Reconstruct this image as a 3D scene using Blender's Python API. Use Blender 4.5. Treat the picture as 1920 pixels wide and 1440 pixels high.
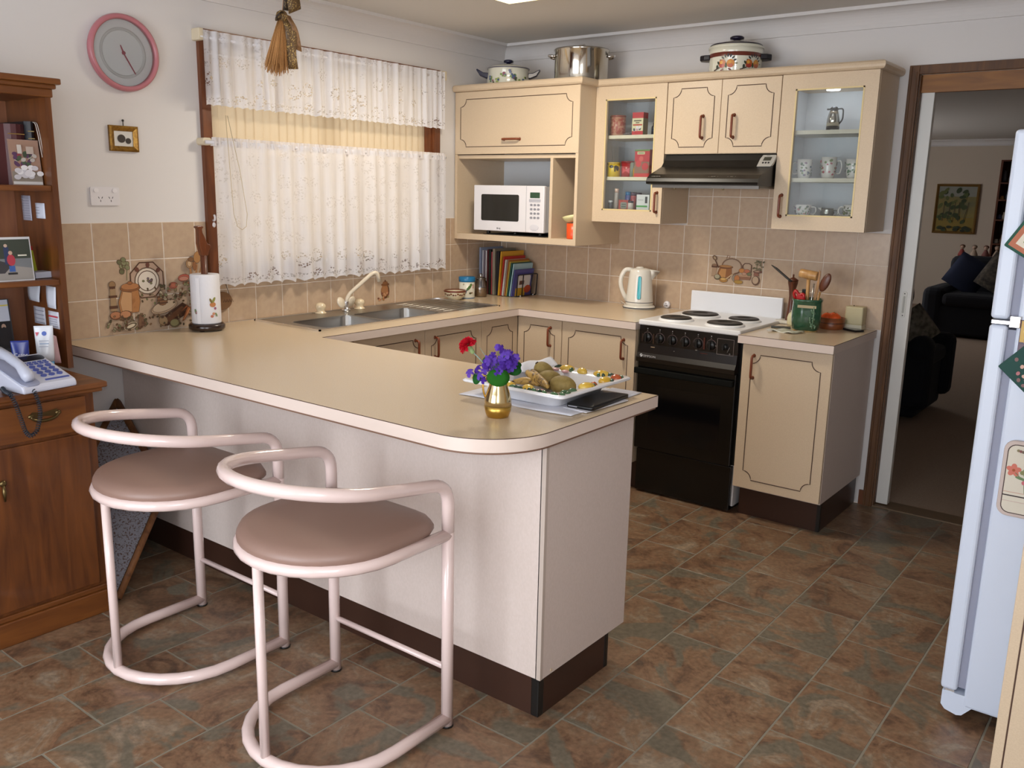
import bpy, bmesh, math, random
from mathutils import Vector, Matrix, Euler
random.seed(7)
S = bpy.context.scene
for o in list(bpy.data.objects):
    bpy.data.objects.remove(o)
COL = S.collection
PI = math.pi
# ------------------------------------------------------------------ camera
cd = bpy.data.cameras.new('camera')
cam = bpy.data.objects.new('camera', cd); COL.objects.link(cam)
cam.location = (3.57906, -4.51284, 1.52124)
cam.rotation_euler = (1.357589, -0.020515, 0.659524)
cd.sensor_fit = 'HORIZONTAL'; cd.sensor_width = 36.0; cd.lens = 31.04
cd.clip_start = .05; cd.clip_end = 200
S.camera = cam
# ------------------------------------------------------------------ view, world, large lights
S.view_settings.view_transform = 'Standard'
S.view_settings.look = 'None'
S.view_settings.gamma = 1.0
S.view_settings.use_curve_mapping = False
S.view_settings.exposure = 0.0
W = bpy.data.worlds.new('world'); S.world = W
W.use_nodes = True
bg = W.node_tree.nodes['Background']
bg.inputs[0].default_value = (.93, .95, 1.0, 1); bg.inputs[1].default_value = 4.0

def area(name, loc, rot, sx, sy, power, col, spread=180):
    l = bpy.data.lights.new(name, 'AREA'); l.shape = 'RECTANGLE'; l.size = sx; l.size_y = sy
    l.energy = power; l.color = col; l.spread = math.radians(spread)
    o = bpy.data.objects.new(name, l); COL.objects.link(o); o.location = loc; o.rotation_euler = rot
    return o
# daylight through the glass sliding door in the wall behind the camera
area('daylight_rear_door', (1.9, -6.72, 1.15), (PI/2, 0, 0), 2.6, 2.0, 58, (.80, .90, 1.0))
# daylight through a window in the right-hand wall of the dining end
area('daylight_side_window', (4.02, -5.2, 1.5), (0, PI/2, 0), 1.2, 1.6, 14, (.88, .94, 1.0))
# daylight through the living room window
area('daylight_living_room', (-1.35, 6.6, 1.4), (0, -PI/2, 0), 1.3, 2.0, 9, (1.0, .93, .85))
# the camera's flash
fl = bpy.data.lights.new('camera_flash', 'POINT'); fl.energy = 17; fl.shadow_soft_size = .02; fl.color = (1.0, .97, .95)
flo = bpy.data.objects.new('camera_flash', fl); COL.objects.link(flo); flo.location = (3.60, -4.54, 1.60)

# ------------------------------------------------------------------ materials
def lin(h):
    if isinstance(h, (tuple, list)): return (*h[:3], 1)
    h = h.lstrip('#'); c = [int(h[i:i+2], 16)/255 for i in (0, 2, 4)]
    return tuple((x/12.92 if x <= .04045 else ((x+.055)/1.055)**2.4) for x in c)+(1,)
MC = {}
def base(name):
    m = bpy.data.materials.new(name); m.use_nodes = True
    nt = m.node_tree; b = nt.nodes['Principled BSDF']
    return m, nt, b
def mat(col, rough=.5, metal=0, name=None, col2=None, scale=20, stretch=(1, 1, 1), bump=0, bscale=None, spec=.5, coat=0, detail=4, emit=0, trans=0, lo=.35, hi=.65):
    key = (str(col), rough, metal, str(col2), scale, stretch, bump, bscale, spec, coat, emit, trans, lo, hi)
    if key in MC: return MC[key]
    m, nt, b = base(name or 'paint')
    b.inputs['Base Color'].default_value = lin(col); b.inputs['Roughness'].default_value = rough
    b.inputs['Metallic'].default_value = metal; b.inputs['Specular IOR Level'].default_value = spec
    b.inputs['Coat Weight'].default_value = coat
    if trans: b.inputs['Transmission Weight'].default_value = trans
    if emit:
        b.inputs['Emission Color'].default_value = lin(col); b.inputs['Emission Strength'].default_value = emit
    if col2 or bump:
        tc = nt.nodes.new('ShaderNodeTexCoord'); mp = nt.nodes.new('ShaderNodeMapping'); mp.inputs['Scale'].default_value = stretch
        nt.links.new(tc.outputs['Object'], mp.inputs['Vector'])
    if col2:
        n = nt.nodes.new('ShaderNodeTexNoise'); n.inputs['Scale'].default_value = scale; n.inputs['Detail'].default_value = detail
        r = nt.nodes.new('ShaderNodeValToRGB'); r.color_ramp.elements[0].position = lo; r.color_ramp.elements[1].position = hi
        r.color_ramp.elements[0].color = lin(col); r.color_ramp.elements[1].color = lin(col2)
        nt.links.new(mp.outputs[0], n.inputs['Vector']); nt.links.new(n.outputs['Fac'], r.inputs[0]); nt.links.new(r.outputs[0], b.inputs['Base Color'])
    if bump:
        n2 = nt.nodes.new('ShaderNodeTexNoise'); n2.inputs['Scale'].default_value = bscale or scale; n2.inputs['Detail'].default_value = 3
        bp = nt.nodes.new('ShaderNodeBump'); bp.inputs['Strength'].default_value = bump; bp.inputs['Distance'].default_value = .002
        nt.links.new(mp.outputs[0], n2.inputs['Vector']); nt.links.new(n2.outputs['Fac'], bp.inputs['Height']); nt.links.new(bp.outputs[0], b.inputs['Normal'])
    MC[key] = m
    return m
def glassmat(tint=(1, 1, 1), gloss=.10, name='clear_glass'):
    key = (name, tint, gloss)
    if key in MC: return MC[key]
    m = bpy.data.materials.new(name); m.use_nodes = True; nt = m.node_tree; nt.nodes.clear()
    out = nt.nodes.new('ShaderNodeOutputMaterial'); mx = nt.nodes.new('ShaderNodeMixShader')
    tr = nt.nodes.new('ShaderNodeBsdfTransparent'); tr.inputs[0].default_value = (*tint, 1)
    gl = nt.nodes.new('ShaderNodeBsdfGlossy'); gl.inputs['Roughness'].default_value = .02
    fr = nt.nodes.new('ShaderNodeFresnel'); fr.inputs[0].default_value = 1.45
    ma = nt.nodes.new('ShaderNodeMath'); ma.operation = 'ADD'; ma.inputs[1].default_value = gloss-.04; ma.use_clamp = True
    nt.links.new(fr.outputs[0], ma.inputs[0]); nt.links.new(ma.outputs[0], mx.inputs[0])
    nt.links.new(tr.outputs[0], mx.inputs[1]); nt.links.new(gl.outputs[0], mx.inputs[2]); nt.links.new(mx.outputs[0], out.inputs[0])
    MC[key] = m
    return m
def clothmat(name, col, transl=.5, lace=None):
    """thin cloth: diffuse + translucent; lace = open-work holes."""
    if name in MC: return MC[name]
    m = bpy.data.materials.new(name); m.use_nodes = True; nt = m.node_tree; nt.nodes.clear()
    N = nt.nodes.new; L = nt.links.new
    out = N('ShaderNodeOutputMaterial'); mx = N('ShaderNodeMixShader'); mx.inputs[0].default_value = transl
    d = N('ShaderNodeBsdfDiffuse'); d.inputs[0].default_value = lin(col); t = N('ShaderNodeBsdfTranslucent'); t.inputs[0].default_value = lin(col)
    L(d.outputs[0], mx.inputs[1]); L(t.outputs[0], mx.inputs[2])
    if not lace:
        L(mx.outputs[0], out.inputs[0])
    else:
        zlo, zhi, basea, band = lace
        tc = N('ShaderNodeTexCoord'); mp = N('ShaderNodeMapping')
        L(tc.outputs['UV'], mp.inputs[0]); mp.inputs['Scale'].default_value = (1, 1, 1)
        sep = N('ShaderNodeSeparateXYZ'); L(tc.outputs['UV'], sep.inputs[0])
        def math_(op, a, b=None, c=None, cl=False):
            n = N('ShaderNodeMath'); n.operation = op; n.use_clamp = cl
            for i_, q in enumerate((a, b, c)):
                if q is None: continue
                if isinstance(q, (int, float)): n.inputs[i_].default_value = q
                else: L(q, n.inputs[i_])
            return n.outputs[0]
        def rng(v, a, b, c, d): n = N('ShaderNodeMapRange'); L(v, n.inputs[0]); n.inputs[1].default_value = a; n.inputs[2].default_value = b; n.inputs[3].default_value = c; n.inputs[4].default_value = d; return n.outputs[0]
        # gathers: cloth doubling up in narrow upright folds
        mg = N('ShaderNodeMapping'); mg.inputs['Scale'].default_value = (26, 1.2, 1); L(tc.outputs['UV'], mg.inputs[0])
        ng = N('ShaderNodeTexNoise'); ng.inputs['Scale'].default_value = 1; ng.inputs['Detail'].default_value = 3; L(mg.outputs[0], ng.inputs['Vector'])
        dens = rng(ng.outputs['Fac'], .35, .65, basea-.16, basea+.08)
        # rosettes of open mesh
        ro = N('ShaderNodeTexVoronoi'); ro.inputs['Scale'].default_value = 11; ro.inputs['Randomness'].default_value = .45; L(mp.outputs[0], ro.inputs['Vector'])
        inner = rng(ro.outputs['Distance'], .16, .20, 0, 1); outer = rng(ro.outputs['Distance'], .36, .42, 1, 0)
        ring = math_('MULTIPLY', inner, outer)
        vo = N('ShaderNodeTexVoronoi'); vo.inputs['Scale'].default_value = 105; L(mp.outputs[0], vo.inputs['Vector'])
        hole = rng(vo.outputs['Distance'], .36, .46, 1, 0)
        mesh_ = math_('MULTIPLY', ring, hole)
        low = rng(sep.outputs['Y'], band*.6, band, 1, .30)
        hemm = math_('GREATER_THAN', sep.outputs['Y'], zlo)
        net = rng(sep.outputs['Y'], .030, .034, 1, 0); net = math_('MULTIPLY', math_('MULTIPLY', net, hole), .55)
        op = math_('MULTIPLY', math_('MAXIMUM', math_('MULTIPLY', mesh_, low), net), hemm)
        class _S: pass
        s = _S(); s.outputs = [math_('MULTIPLY_ADD', op, -.62, dens, True)]
        tr = N('ShaderNodeBsdfTransparent'); m2 = N('ShaderNodeMixShader'); L(s.outputs[0], m2.inputs[0]); L(tr.outputs[0], m2.inputs[1]); L(mx.outputs[0], m2.inputs[2]); L(m2.outputs[0], out.inputs[0])
    MC[name] = m
    return m
def woodmat(name, c1, c2, axis='z', scale=9, rough=.4, coat=.15):
    if name in MC: return MC[name]
    m, nt, b = base(name); N = nt.nodes.new; L = nt.links.new
    tc = N('ShaderNodeTexCoord'); mp = N('ShaderNodeMapping'); st = {'x': (.12, 1, 1), 'y': (1, .12, 1), 'z': (1, 1, .12)}[axis]
    mp.inputs['Scale'].default_value = st; L(tc.outputs['Object'], mp.inputs[0])
    n = N('ShaderNodeTexNoise'); n.inputs['Scale'].default_value = scale*4; n.inputs['Detail'].default_value = 6; n.inputs['Distortion'].default_value = .8; L(mp.outputs[0], n.inputs['Vector'])
    r = N('ShaderNodeValToRGB'); r.color_ramp.elements[0].position = .3; r.color_ramp.elements[1].position = .72
    r.color_ramp.elements[0].color = lin(c1); r.color_ramp.elements[1].color = lin(c2); L(n.outputs['Fac'], r.inputs[0]); L(r.outputs[0], b.inputs['Base Color'])
    b.inputs['Roughness'].default_value = rough; b.inputs['Coat Weight'].default_value = coat
    MC[name] = m
    return m
def stonemat():
    m, nt, b = base('slate_vinyl'); N = nt.nodes.new; L = nt.links.new
    ge = N('ShaderNodeNewGeometry'); oi = N('ShaderNodeObjectInfo')
    mu = N('ShaderNodeVectorMath'); mu.operation = 'SCALE'; mu.inputs['Scale'].default_value = 9.0
    cb = N('ShaderNodeCombineXYZ'); L(oi.outputs['Random'], cb.inputs[0]); L(oi.outputs['Random'], cb.inputs[2])
    L(cb.outputs[0], mu.inputs[0])
    ad = N('ShaderNodeVectorMath'); L(ge.outputs['Position'], ad.inputs[0]); L(mu.outputs[0], ad.inputs[1])
    n = N('ShaderNodeTexNoise'); n.inputs['Scale'].default_value = 4.6; n.inputs['Detail'].default_value = 8; n.inputs['Roughness'].default_value = .68; n.inputs['Distortion'].default_value = 1.5; L(ad.outputs[0], n.inputs['Vector'])
    r = N('ShaderNodeValToRGB'); e = r.color_ramp.elements
    e[0].position = .28; e[0].color = lin('#4c4136'); e[1].position = .72; e[1].color = lin('#a58f76')
    for p, c in ((.40, '#6c513e'), (.48, '#82644c'), (.56, '#866c54'), (.63, '#8c7c69')):
        q = e.new(p); q.color = lin(c)
    L(n.outputs['Fac'], r.inputs[0])
    # grey slate patches
    n2 = N('ShaderNodeTexNoise'); n2.inputs['Scale'].default_value = 3.4; n2.inputs['Detail'].default_value = 5; n2.inputs['Distortion'].default_value = 1.6; L(ad.outputs[0], n2.inputs['Vector'])
    mr = N('ShaderNodeMapRange'); mr.inputs[1].default_value = .54; mr.inputs[2].default_value = .60; L(n2.outputs['Fac'], mr.inputs[0])
    mx = N('ShaderNodeMix'); mx.data_type = 'RGBA'; L(mr.outputs[0], mx.inputs[0]); L(r.outputs[0], mx.inputs[6]); mx.inputs[7].default_value = lin('#6f6656')
    # fine speckle
    n3 = N('ShaderNodeTexNoise'); n3.inputs['Scale'].default_value = 60; n3.inputs['Detail'].default_value = 4; L(ad.outputs[0], n3.inputs['Vector'])
    m3 = N('ShaderNodeMix'); m3.data_type = 'RGBA'; m3.blend_type = 'OVERLAY'; m3.inputs[0].default_value = .55; L(mx.outputs[2], m3.inputs[6]); L(n3.outputs['Fac'], m3.inputs[7])
    L(m3.outputs[2], b.inputs['Base Color'])
    b.inputs['Roughness'].default_value = .38
    bp = N('ShaderNodeBump'); bp.inputs['Strength'].default_value = .25; bp.inputs['Distance'].default_value = .003; L(n.outputs['Fac'], bp.inputs['Height']); L(bp.outputs[0], b.inputs['Normal'])
    return m

C_WALL = mat('#dcd8d6', .85, name='white_wall_paint', bump=.05, bscale=140)
C_CEIL = mat('#d6d2cc', .9, name='ceiling_paint')
C_CREAM = mat('#d2bda1', .38, name='cream_laminate', col2='#ccb69a', scale=260)
C_CREAMS = mat('#ccb79b', .42, name='cream_board')
C_INNER = mat('#d4d8dc', .6, name='white_cabinet_lining')
C_TOP = mat('#d6c2a6', .22, name='fawn_laminate_top', col2='#ccb799', scale=420)
C_TOPEDGE = mat('#dccbc0', .35, name='fawn_laminate_edge')
C_PANEL = mat('#d6c7bf', .42, name='linen_laminate', col2='#d1c2b9', scale=190, stretch=(1, 1, .6))
C_LINE = mat('#4a2f22', .5, name='dark_seam')
C_KICK = mat('#3a241b', .35, name='brown_kickboard')
C_KNOB = mat('#7a3a1e', .3, name='brown_handle')
C_TILE = mat('#bfa78e', .28, name='fawn_tile', col2='#b79e86', scale=34, bump=.06, bscale=60)
C_GROUT = mat('#e2d8cc', .9, name='pale_grout')
C_BLACK = mat('#0c0b0a', .22, name='black_enamel')
C_BLACKP = mat('#141312', .35, name='black_plastic')
C_WHITE = mat('#e9e9ea', .25, name='white_enamel')
C_WPLASTIC = mat('#e2dfe2', .35, name='white_plastic')
C_STEEL = mat('#b8b6b2', .22, 1, name='stainless_steel')
C_CHROME = mat('#e6e6e8', .06, 1, name='chrome')
C_PINK = mat('#e3cdc8', .16, name='pink_enamel_tube', coat=.5)
C_SEAT = mat('#8d7165', .42, name='mauve_vinyl', bump=.05, bscale=300)
C_HUTCH = woodmat('honey_timber', '#4b260e', '#703f19', 'z', 7)
C_HUTCHH = woodmat('honey_timber_h', '#562c10', '#7a481d', 'y', 7)
C_JAMB = woodmat('dark_door_timber', '#4a2c10', '#6a421a', 'z', 9, .55, 0)
C_JAMBH = woodmat('dark_door_timber_h', '#7c4d1a', '#9c6526', 'x', 9, .5, 0)
C_WIN = woodmat('window_timber', '#5d2f14', '#7c4520', 'z', 9)
C_WOOD = woodmat('pale_turned_wood', '#a97a45', '#c79b62', 'z', 12)
C_WOODD = woodmat('dark_turned_wood', '#4b2514', '#6d3a20', 'z', 12)
C_PAPER = mat('#dcdce4', .8, name='paper')

# ------------------------------------------------------------------ mesh builder
def PY(y0): return lambda u, v, d: (u, y0-d, v)     # faces -y
def PX(x0): return lambda u, v, d: (x0+d, u, v)     # faces +x
def PZ(z0): return lambda u, v, d: (u, v, z0+d)
OFF = {}
class M:
    def __init__(s): s.v = []; s.f = []; s.mi = []; s.sm = []; s.T = None; s.uv = None
    def add(s, vs, fs, mi=0, sm=False):
        o = len(s.v)
        if s.T is not None: vs = [tuple(s.T @ Vector(p)) for p in vs]
        s.v += [tuple(p) for p in vs]
        for f in fs: s.f.append([i+o for i in f]); s.mi.append(mi); s.sm.append(sm)
        return s
    def box(s, x0, x1, y0, y1, z0, z1, mi=0):
        return s.add([(x, y, z) for x in (x0, x1) for y in (y0, y1) for z in (z0, z1)],
                     [(0, 1, 3, 2), (4, 6, 7, 5), (0, 4, 5, 1), (2, 3, 7, 6), (0, 2, 6, 4), (1, 5, 7, 3)], mi)
    def mbox(s, mp, u0, u1, v0, v1, d0, d1, mi=0):
        return s.add([mp(u, v, d) for u in (u0, u1) for v in (v0, v1) for d in (d0, d1)],
                     [(0, 1, 3, 2), (4, 6, 7, 5), (0, 4, 5, 1), (2, 3, 7, 6), (0, 2, 6, 4), (1, 5, 7, 3)], mi)
    def prism(s, mp, poly, d0, d1, mi=0, sm=False):
        n = len(poly); vs = [mp(u, v, d0) for u, v in poly]+[mp(u, v, d1) for u, v in poly]
        s.add(vs, [list(range(n)), list(range(n, 2*n))[::-1]], mi)
        o = len(s.v)-2*n
        for i in range(n):
            j = (i+1) % n; s.f.append([o+i, o+j, o+n+j, o+n+i]); s.mi.append(mi); s.sm.append(sm)
        return s
    def face(s, mp, poly, d=0, mi=0):
        n = len(poly); cu = sum(p[0] for p in poly)/n; cv = sum(p[1] for p in poly)/n
        vs = [mp(u, v, d) for u, v in poly]+[mp(cu, cv, d)]
        return s.add(vs, [(i, (i+1) % n, n) for i in range(n)], mi)
    def lathe(s, prof, c=(0, 0, 0), seg=24, mi=0, sm=True, sx=1, sy=1, a0=0):
        rings = []; vs = []
        for r, z in prof:
            if r < 1e-6: rings.append([len(vs)]); vs.append((c[0], c[1], c[2]+z))
            else:
                rings.append(list(range(len(vs), len(vs)+seg)))
                vs += [(c[0]+sx*r*math.cos(a0+2*PI*k/seg), c[1]+sy*r*math.sin(a0+2*PI*k/seg), c[2]+z) for k in range(seg)]
        fs = []
        for a, b in zip(rings, rings[1:]):
            for k in range(seg):
                k2 = (k+1) % seg
                if len(a) == 1 and len(b) == 1: break
                if len(a) == 1: fs.append((a[0], b[k2], b[k]))
                elif len(b) == 1: fs.append((a[k], a[k2], b[0]))
                else: fs.append((a[k], a[k2], b[k2], b[k]))
        if not (len(rings[0]) > 1 and len(rings[-1]) > 1):
            if len(rings[0]) > 1: fs.append(rings[0][::-1])
            if len(rings[-1]) > 1: fs.append(rings[-1])
        s.add(vs, fs, mi, sm); return s
    def ball(s, c, r, seg=14, rings=8, mi=0):
        if not isinstance(r, (tuple, list)): r = (r, r, r)
        vs = []; pr = [(math.sin(PI*k/rings), -math.cos(PI*k/rings)) for k in range(rings+1)]
        pr[0] = (0, -1); pr[-1] = (0, 1)
        t = M(); t.lathe(pr, (0, 0, 0), seg)
        s.add([(c[0]+r[0]*x, c[1]+r[1]*y, c[2]+r[2]*z) for x, y, z in t.v], t.f, mi, True); return s
    def tube(s, pts, r, seg=10, mi=0, closed=False, caps=True):
        pts = [Vector(p) for p in pts]; n = len(pts)
        rr = r if isinstance(r, (list, tuple)) else [r]*n
        tan = []
        for i in range(n):
            a = pts[(i-1) % n] if (closed or i > 0) else pts[i]; b = pts[(i+1) % n] if (closed or i < n-1) else pts[i]
            tan.append((b-a).normalized())
        up = Vector((0, 0, 1)) if abs(tan[0].z) < .9 else Vector((1, 0, 0))
        nx = tan[0].cross(up).normalized(); vs = []
        for i in range(n):
            nx = (nx-tan[i]*nx.dot(tan[i])).normalized(); ny = tan[i].cross(nx)
            for k in range(seg):
                a = 2*PI*k/seg; vs.append(pts[i]+(nx*math.cos(a)+ny*math.sin(a))*rr[i])
        fs = []
        for i in range(n if closed else n-1):
            j = (i+1) % n
            for k in range(seg):
                k2 = (k+1) % seg; fs.append((i*seg+k, i*seg+k2, j*seg+k2, j*seg+k))
        if caps and not closed: fs += [list(range(seg))[::-1], list(range((n-1)*seg, n*seg))]
        s.add(vs, fs, mi, True); return s
    def grid(s, fn, nu, nv, mi=0, sm=True):
        vs = [fn(i/nu, j/nv) for j in range(nv+1) for i in range(nu+1)]
        if s.uv is None: s.uv = {}
        o = len(s.v)
        s.add(vs, [(j*(nu+1)+i, j*(nu+1)+i+1, (j+1)*(nu+1)+i+1, (j+1)*(nu+1)+i) for j in range(nv) for i in range(nu)], mi, sm)
        for j in range(nv+1):
            for i in range(nu+1): s.uv[o+j*(nu+1)+i] = (i/nu, j/nv)
        return s
    def mesh(s, name, mats, off=(0, 0, 0), bevel=0, bseg=2, recalc=True):
        me = bpy.data.meshes.new(name)
        me.from_pydata([(x-off[0], y-off[1], z-off[2]) for x, y, z in s.v], [], s.f)
        for m in (mats if isinstance(mats, (list, tuple)) else [mats]): me.materials.append(m)
        me.polygons.foreach_set('material_index', s.mi); me.polygons.foreach_set('use_smooth', s.sm)
        if s.uv:
            ul = me.uv_layers.new(name='UVMap')
            for lp in me.loops: ul.data[lp.index].uv = s.uv.get(lp.vertex_index, (0, 0))
        if recalc or bevel:
            bm = bmesh.new(); bm.from_mesh(me)
            if recalc: bmesh.ops.recalc_face_normals(bm, faces=bm.faces)
            if bevel:
                es = [e for e in bm.edges if len(e.link_faces) == 2 and e.calc_face_angle(0) > .6]
                bmesh.ops.bevel(bm, geom=es, offset=bevel, segments=bseg, affect='EDGES', profile=.5, clamp_overlap=True)
                for f in bm.faces: f.smooth = f.smooth
            bm.to_mesh(me); bm.free()
        me.update()
        return me
    def build(s, name, mats, parent=None, loc=None, bevel=0, bseg=2, local=False, recalc=True):
        if parent is not None: off = (0, 0, 0) if local else OFF[parent.name]
        else: off = loc or (0, 0, 0)
        me = s.mesh(name, mats, (0, 0, 0) if (local and parent is None) else off, bevel, bseg, recalc)
        o = bpy.data.objects.new(name, me); COL.objects.link(o)
        if parent is not None: o.parent = parent; OFF[o.name] = (0, 0, 0) if local else off
        else: o.location = off; OFF[o.name] = off
        return o
def tag(o, label, cat, group=None, kind=None):
    if label: o['label'] = label
    if cat: o['category'] = cat
    if group: o['group'] = group
    if kind: o['kind'] = kind
    return o
def thing(name, label, cat, loc=(0, 0, 0), rz=0, group=None):
    o = bpy.data.objects.new(name, None); COL.objects.link(o); o.location = loc; o.rotation_euler = (0, 0, rz)
    o.empty_display_size = .05; OFF[o.name] = tuple(loc)
    return tag(o, label, cat, group)
def struct(name, m, mats, parent=None, **k):
    o = m.build(name, mats, parent, **k)
    if parent is None: o['kind'] = 'structure'
    return o
def copy_tree(o, parent=None):
    c = o.copy(); COL.objects.link(c); OFF[c.name] = OFF[o.name]
    if parent is not None: c.parent = parent
    for ch in list(o.children): copy_tree(ch, c)
    return c
def ell(u, v, ru, rv=None, rot=0, n=12):
    rv = ru if rv is None else rv; c, s_ = math.cos(rot), math.sin(rot)
    return [(u+ru*math.cos(2*PI*k/n)*c-rv*math.sin(2*PI*k/n)*s_, v+ru*math.cos(2*PI*k/n)*s_+rv*math.sin(2*PI*k/n)*c) for k in range(n)]
def rect(u0, u1, v0, v1): return [(u0, v0), (u1, v0), (u1, v1), (u0, v1)]
def rrect(u0, u1, v0, v1, r, n=5):
    P = []
    for cu, cv, a in ((u1-r, v1-r, 0), (u0+r, v1-r, PI/2), (u0+r, v0+r, PI), (u1-r, v0+r, 1.5*PI)):
        P += [(cu+r*math.cos(a+PI/2*k/n), cv+r*math.sin(a+PI/2*k/n)) for k in range(n+1)]
    return P
def line(pts, w):
    out = []
    L_, R_ = [], []
    for i, p in enumerate(pts):
        a = pts[max(i-1, 0)]; b = pts[min(i+1, len(pts)-1)]
        dx, dy = b[0]-a[0], b[1]-a[1]; l = math.hypot(dx, dy) or 1
        L_.append((p[0]-dy/l*w/2, p[1]+dx/l*w/2)); R_.append((p[0]+dy/l*w/2, p[1]-dx/l*w/2))
    return [[L_[i], L_[i+1], R_[i+1], R_[i]] for i in range(len(pts)-1)]
def print_on(name, parent, mp, shapes, d0=.0008, rough=.35, step=.00012, local=False, outline=None):
    """flat print: coloured shapes lying on a surface, in painting order"""
    m = M(); cols = []; d = d0
    if outline:
        new = []
        for poly, col in shapes:
            if poly and not isinstance(poly[0], list):
                cu = sum(p[0] for p in poly)/len(poly); cv = sum(p[1] for p in poly)/len(poly)
                new.append(([(p[0]+(p[0]-cu)/(math.hypot(p[0]-cu, p[1]-cv) or 1)*outline[0], p[1]+(p[1]-cv)/(math.hypot(p[0]-cu, p[1]-cv) or 1)*outline[0]) for p in poly], outline[1]))
            new.append((poly, col))
        shapes = new
    for sh in shapes:
        poly, col = sh
        if col not in cols: cols.append(col)
        k = cols.index(col)
        if poly and isinstance(poly[0], list):
            for q in poly: m.face(mp, q, d, k)
        else: m.face(mp, poly, d, k)
        d += step
    return m.build(name, [mat(c, rough, name='print_ink') for c in cols], parent, recalc=False, local=local)
def text_on(name, txt, size, col, parent, origin, U, V, off=None, align='LEFT', local=False, rough=.4):
    cu = bpy.data.curves.new(name, 'FONT'); cu.body = txt; cu.size = size; cu.align_x = align; cu.extrude = .0002; cu.resolution_u = 2
    tmp = bpy.data.objects.new(name, cu); COL.objects.link(tmp)
    dg = bpy.context.evaluated_depsgraph_get(); dg.update()
    me = bpy.data.meshes.new_from_object(tmp.evaluated_get(dg)); bpy.data.objects.remove(tmp); bpy.data.curves.remove(cu)
    U = Vector(U).normalized(); V = Vector(V).normalized(); N = U.cross(V)
    T = Matrix((( U.x, V.x, N.x, origin[0]), (U.y, V.y, N.y, origin[1]), (U.z, V.z, N.z, origin[2]), (0, 0, 0, 1)))
    o_ = (0, 0, 0) if local else OFF[parent.name]
    T = Matrix.Translation(Vector(o_)*-1) @ T
    me.transform(T); me.materials.clear(); me.materials.append(mat(col, rough, name='print_ink'))
    me.name = name
    o = bpy.data.objects.new(name, me); COL.objects.link(o); o.parent = parent; OFF[o.name] = OFF[parent.name]
    return o
def fillet(pts, r, n=6):
    pts = [Vector(p) for p in pts]; out = [pts[0]]
    for i in range(1, len(pts)-1):
        a, b, c = pts[i-1], pts[i], pts[i+1]; d1 = (a-b); d2 = (c-b)
        rr = min(r, d1.length*.49, d2.length*.49); p0 = b+d1.normalized()*rr; p1 = b+d2.normalized()*rr
        for k in range(n+1):
            t = k/n; out.append(p0*(1-t)**2+b*2*t*(1-t)+p1*t*t)
    out.append(pts[-1]); return out
# ================================================================== SETTING
ZC = .898; TP = .1563; TX0 = 1.1418; TY0 = -2.6843; CEIL = 2.40
XR = 3.95; YR = -6.6
m = M(); m.box(-.1, XR+.1, YR-.1, .0, -.12, -.0012)
floor = struct('floor', m, mat('#8a8475', .8, name='floor_joint'))
m = M(); m.box(-.1, XR+.1, YR-.1, .11, CEIL, CEIL+.1); ceiling = struct('ceiling', m, C_CEIL)
# window wall with its opening
WY0, WY1, WZ0, WZ1 = -2.11, -.655, 1.135, 2.145
m = M(); m.box(-.1, 0, YR, WY0, 0, CEIL); m.box(-.1, 0, WY1, 0.11, 0, CEIL); m.box(-.1, 0, WY0, WY1, 0, WZ0); m.box(-.1, 0, WY0, WY1, WZ1, CEIL)
wall_left = struct('wall_left', m, C_WALL)
DX0, DX1, DZ = 2.44, 3.27, 2.09
m = M(); m.box(0, DX0, 0, .11, 0, CEIL); m.box(DX1, XR, 0, .11, 0, CEIL); m.box(DX0, DX1, 0, .11, DZ, CEIL)
wall_back = struct('wall_back', m, C_WALL)
m = M(); m.box(XR, XR+.1, -4.4, .11, 0, CEIL); m.box(XR, XR+.1, YR, -6.0, 0, CEIL); m.box(XR, XR+.1, -6.0, -4.4, 0, .9); m.box(XR, XR+.1, -6.0, -4.4, 2.1, CEIL)
struct('wall_right', m, C_WALL)
m = M(); m.box(-.1, .6, YR-.1, YR, 0, CEIL); m.box(3.2, XR+.1, YR-.1, YR, 0, CEIL); m.box(.6, 3.2, YR-.1, YR, 2.15, CEIL)
struct('wall_rear', m, C_WALL)
# cornice: cove moulding along ceiling and wall
cp = [(0, CEIL), (0, CEIL-.092), (.010, CEIL-.092), (.011, CEIL-.086)]
cp += [(.011+.070*(1-math.cos(a)), CEIL-.086+.070*math.sin(a)) for a in [PI/2*k/8 for k in range(9)]]
cp += [(.092, CEIL-.016), (.092, CEIL)]
m = M(); m.prism(lambda u, v, d: (u, d, v), cp, YR, 0); struct('trim_1', m, C_WALL)
m = M(); m.prism(lambda u, v, d: (d, -u, v), cp, 0, XR); struct('trim_2', m, C_WALL)

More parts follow.
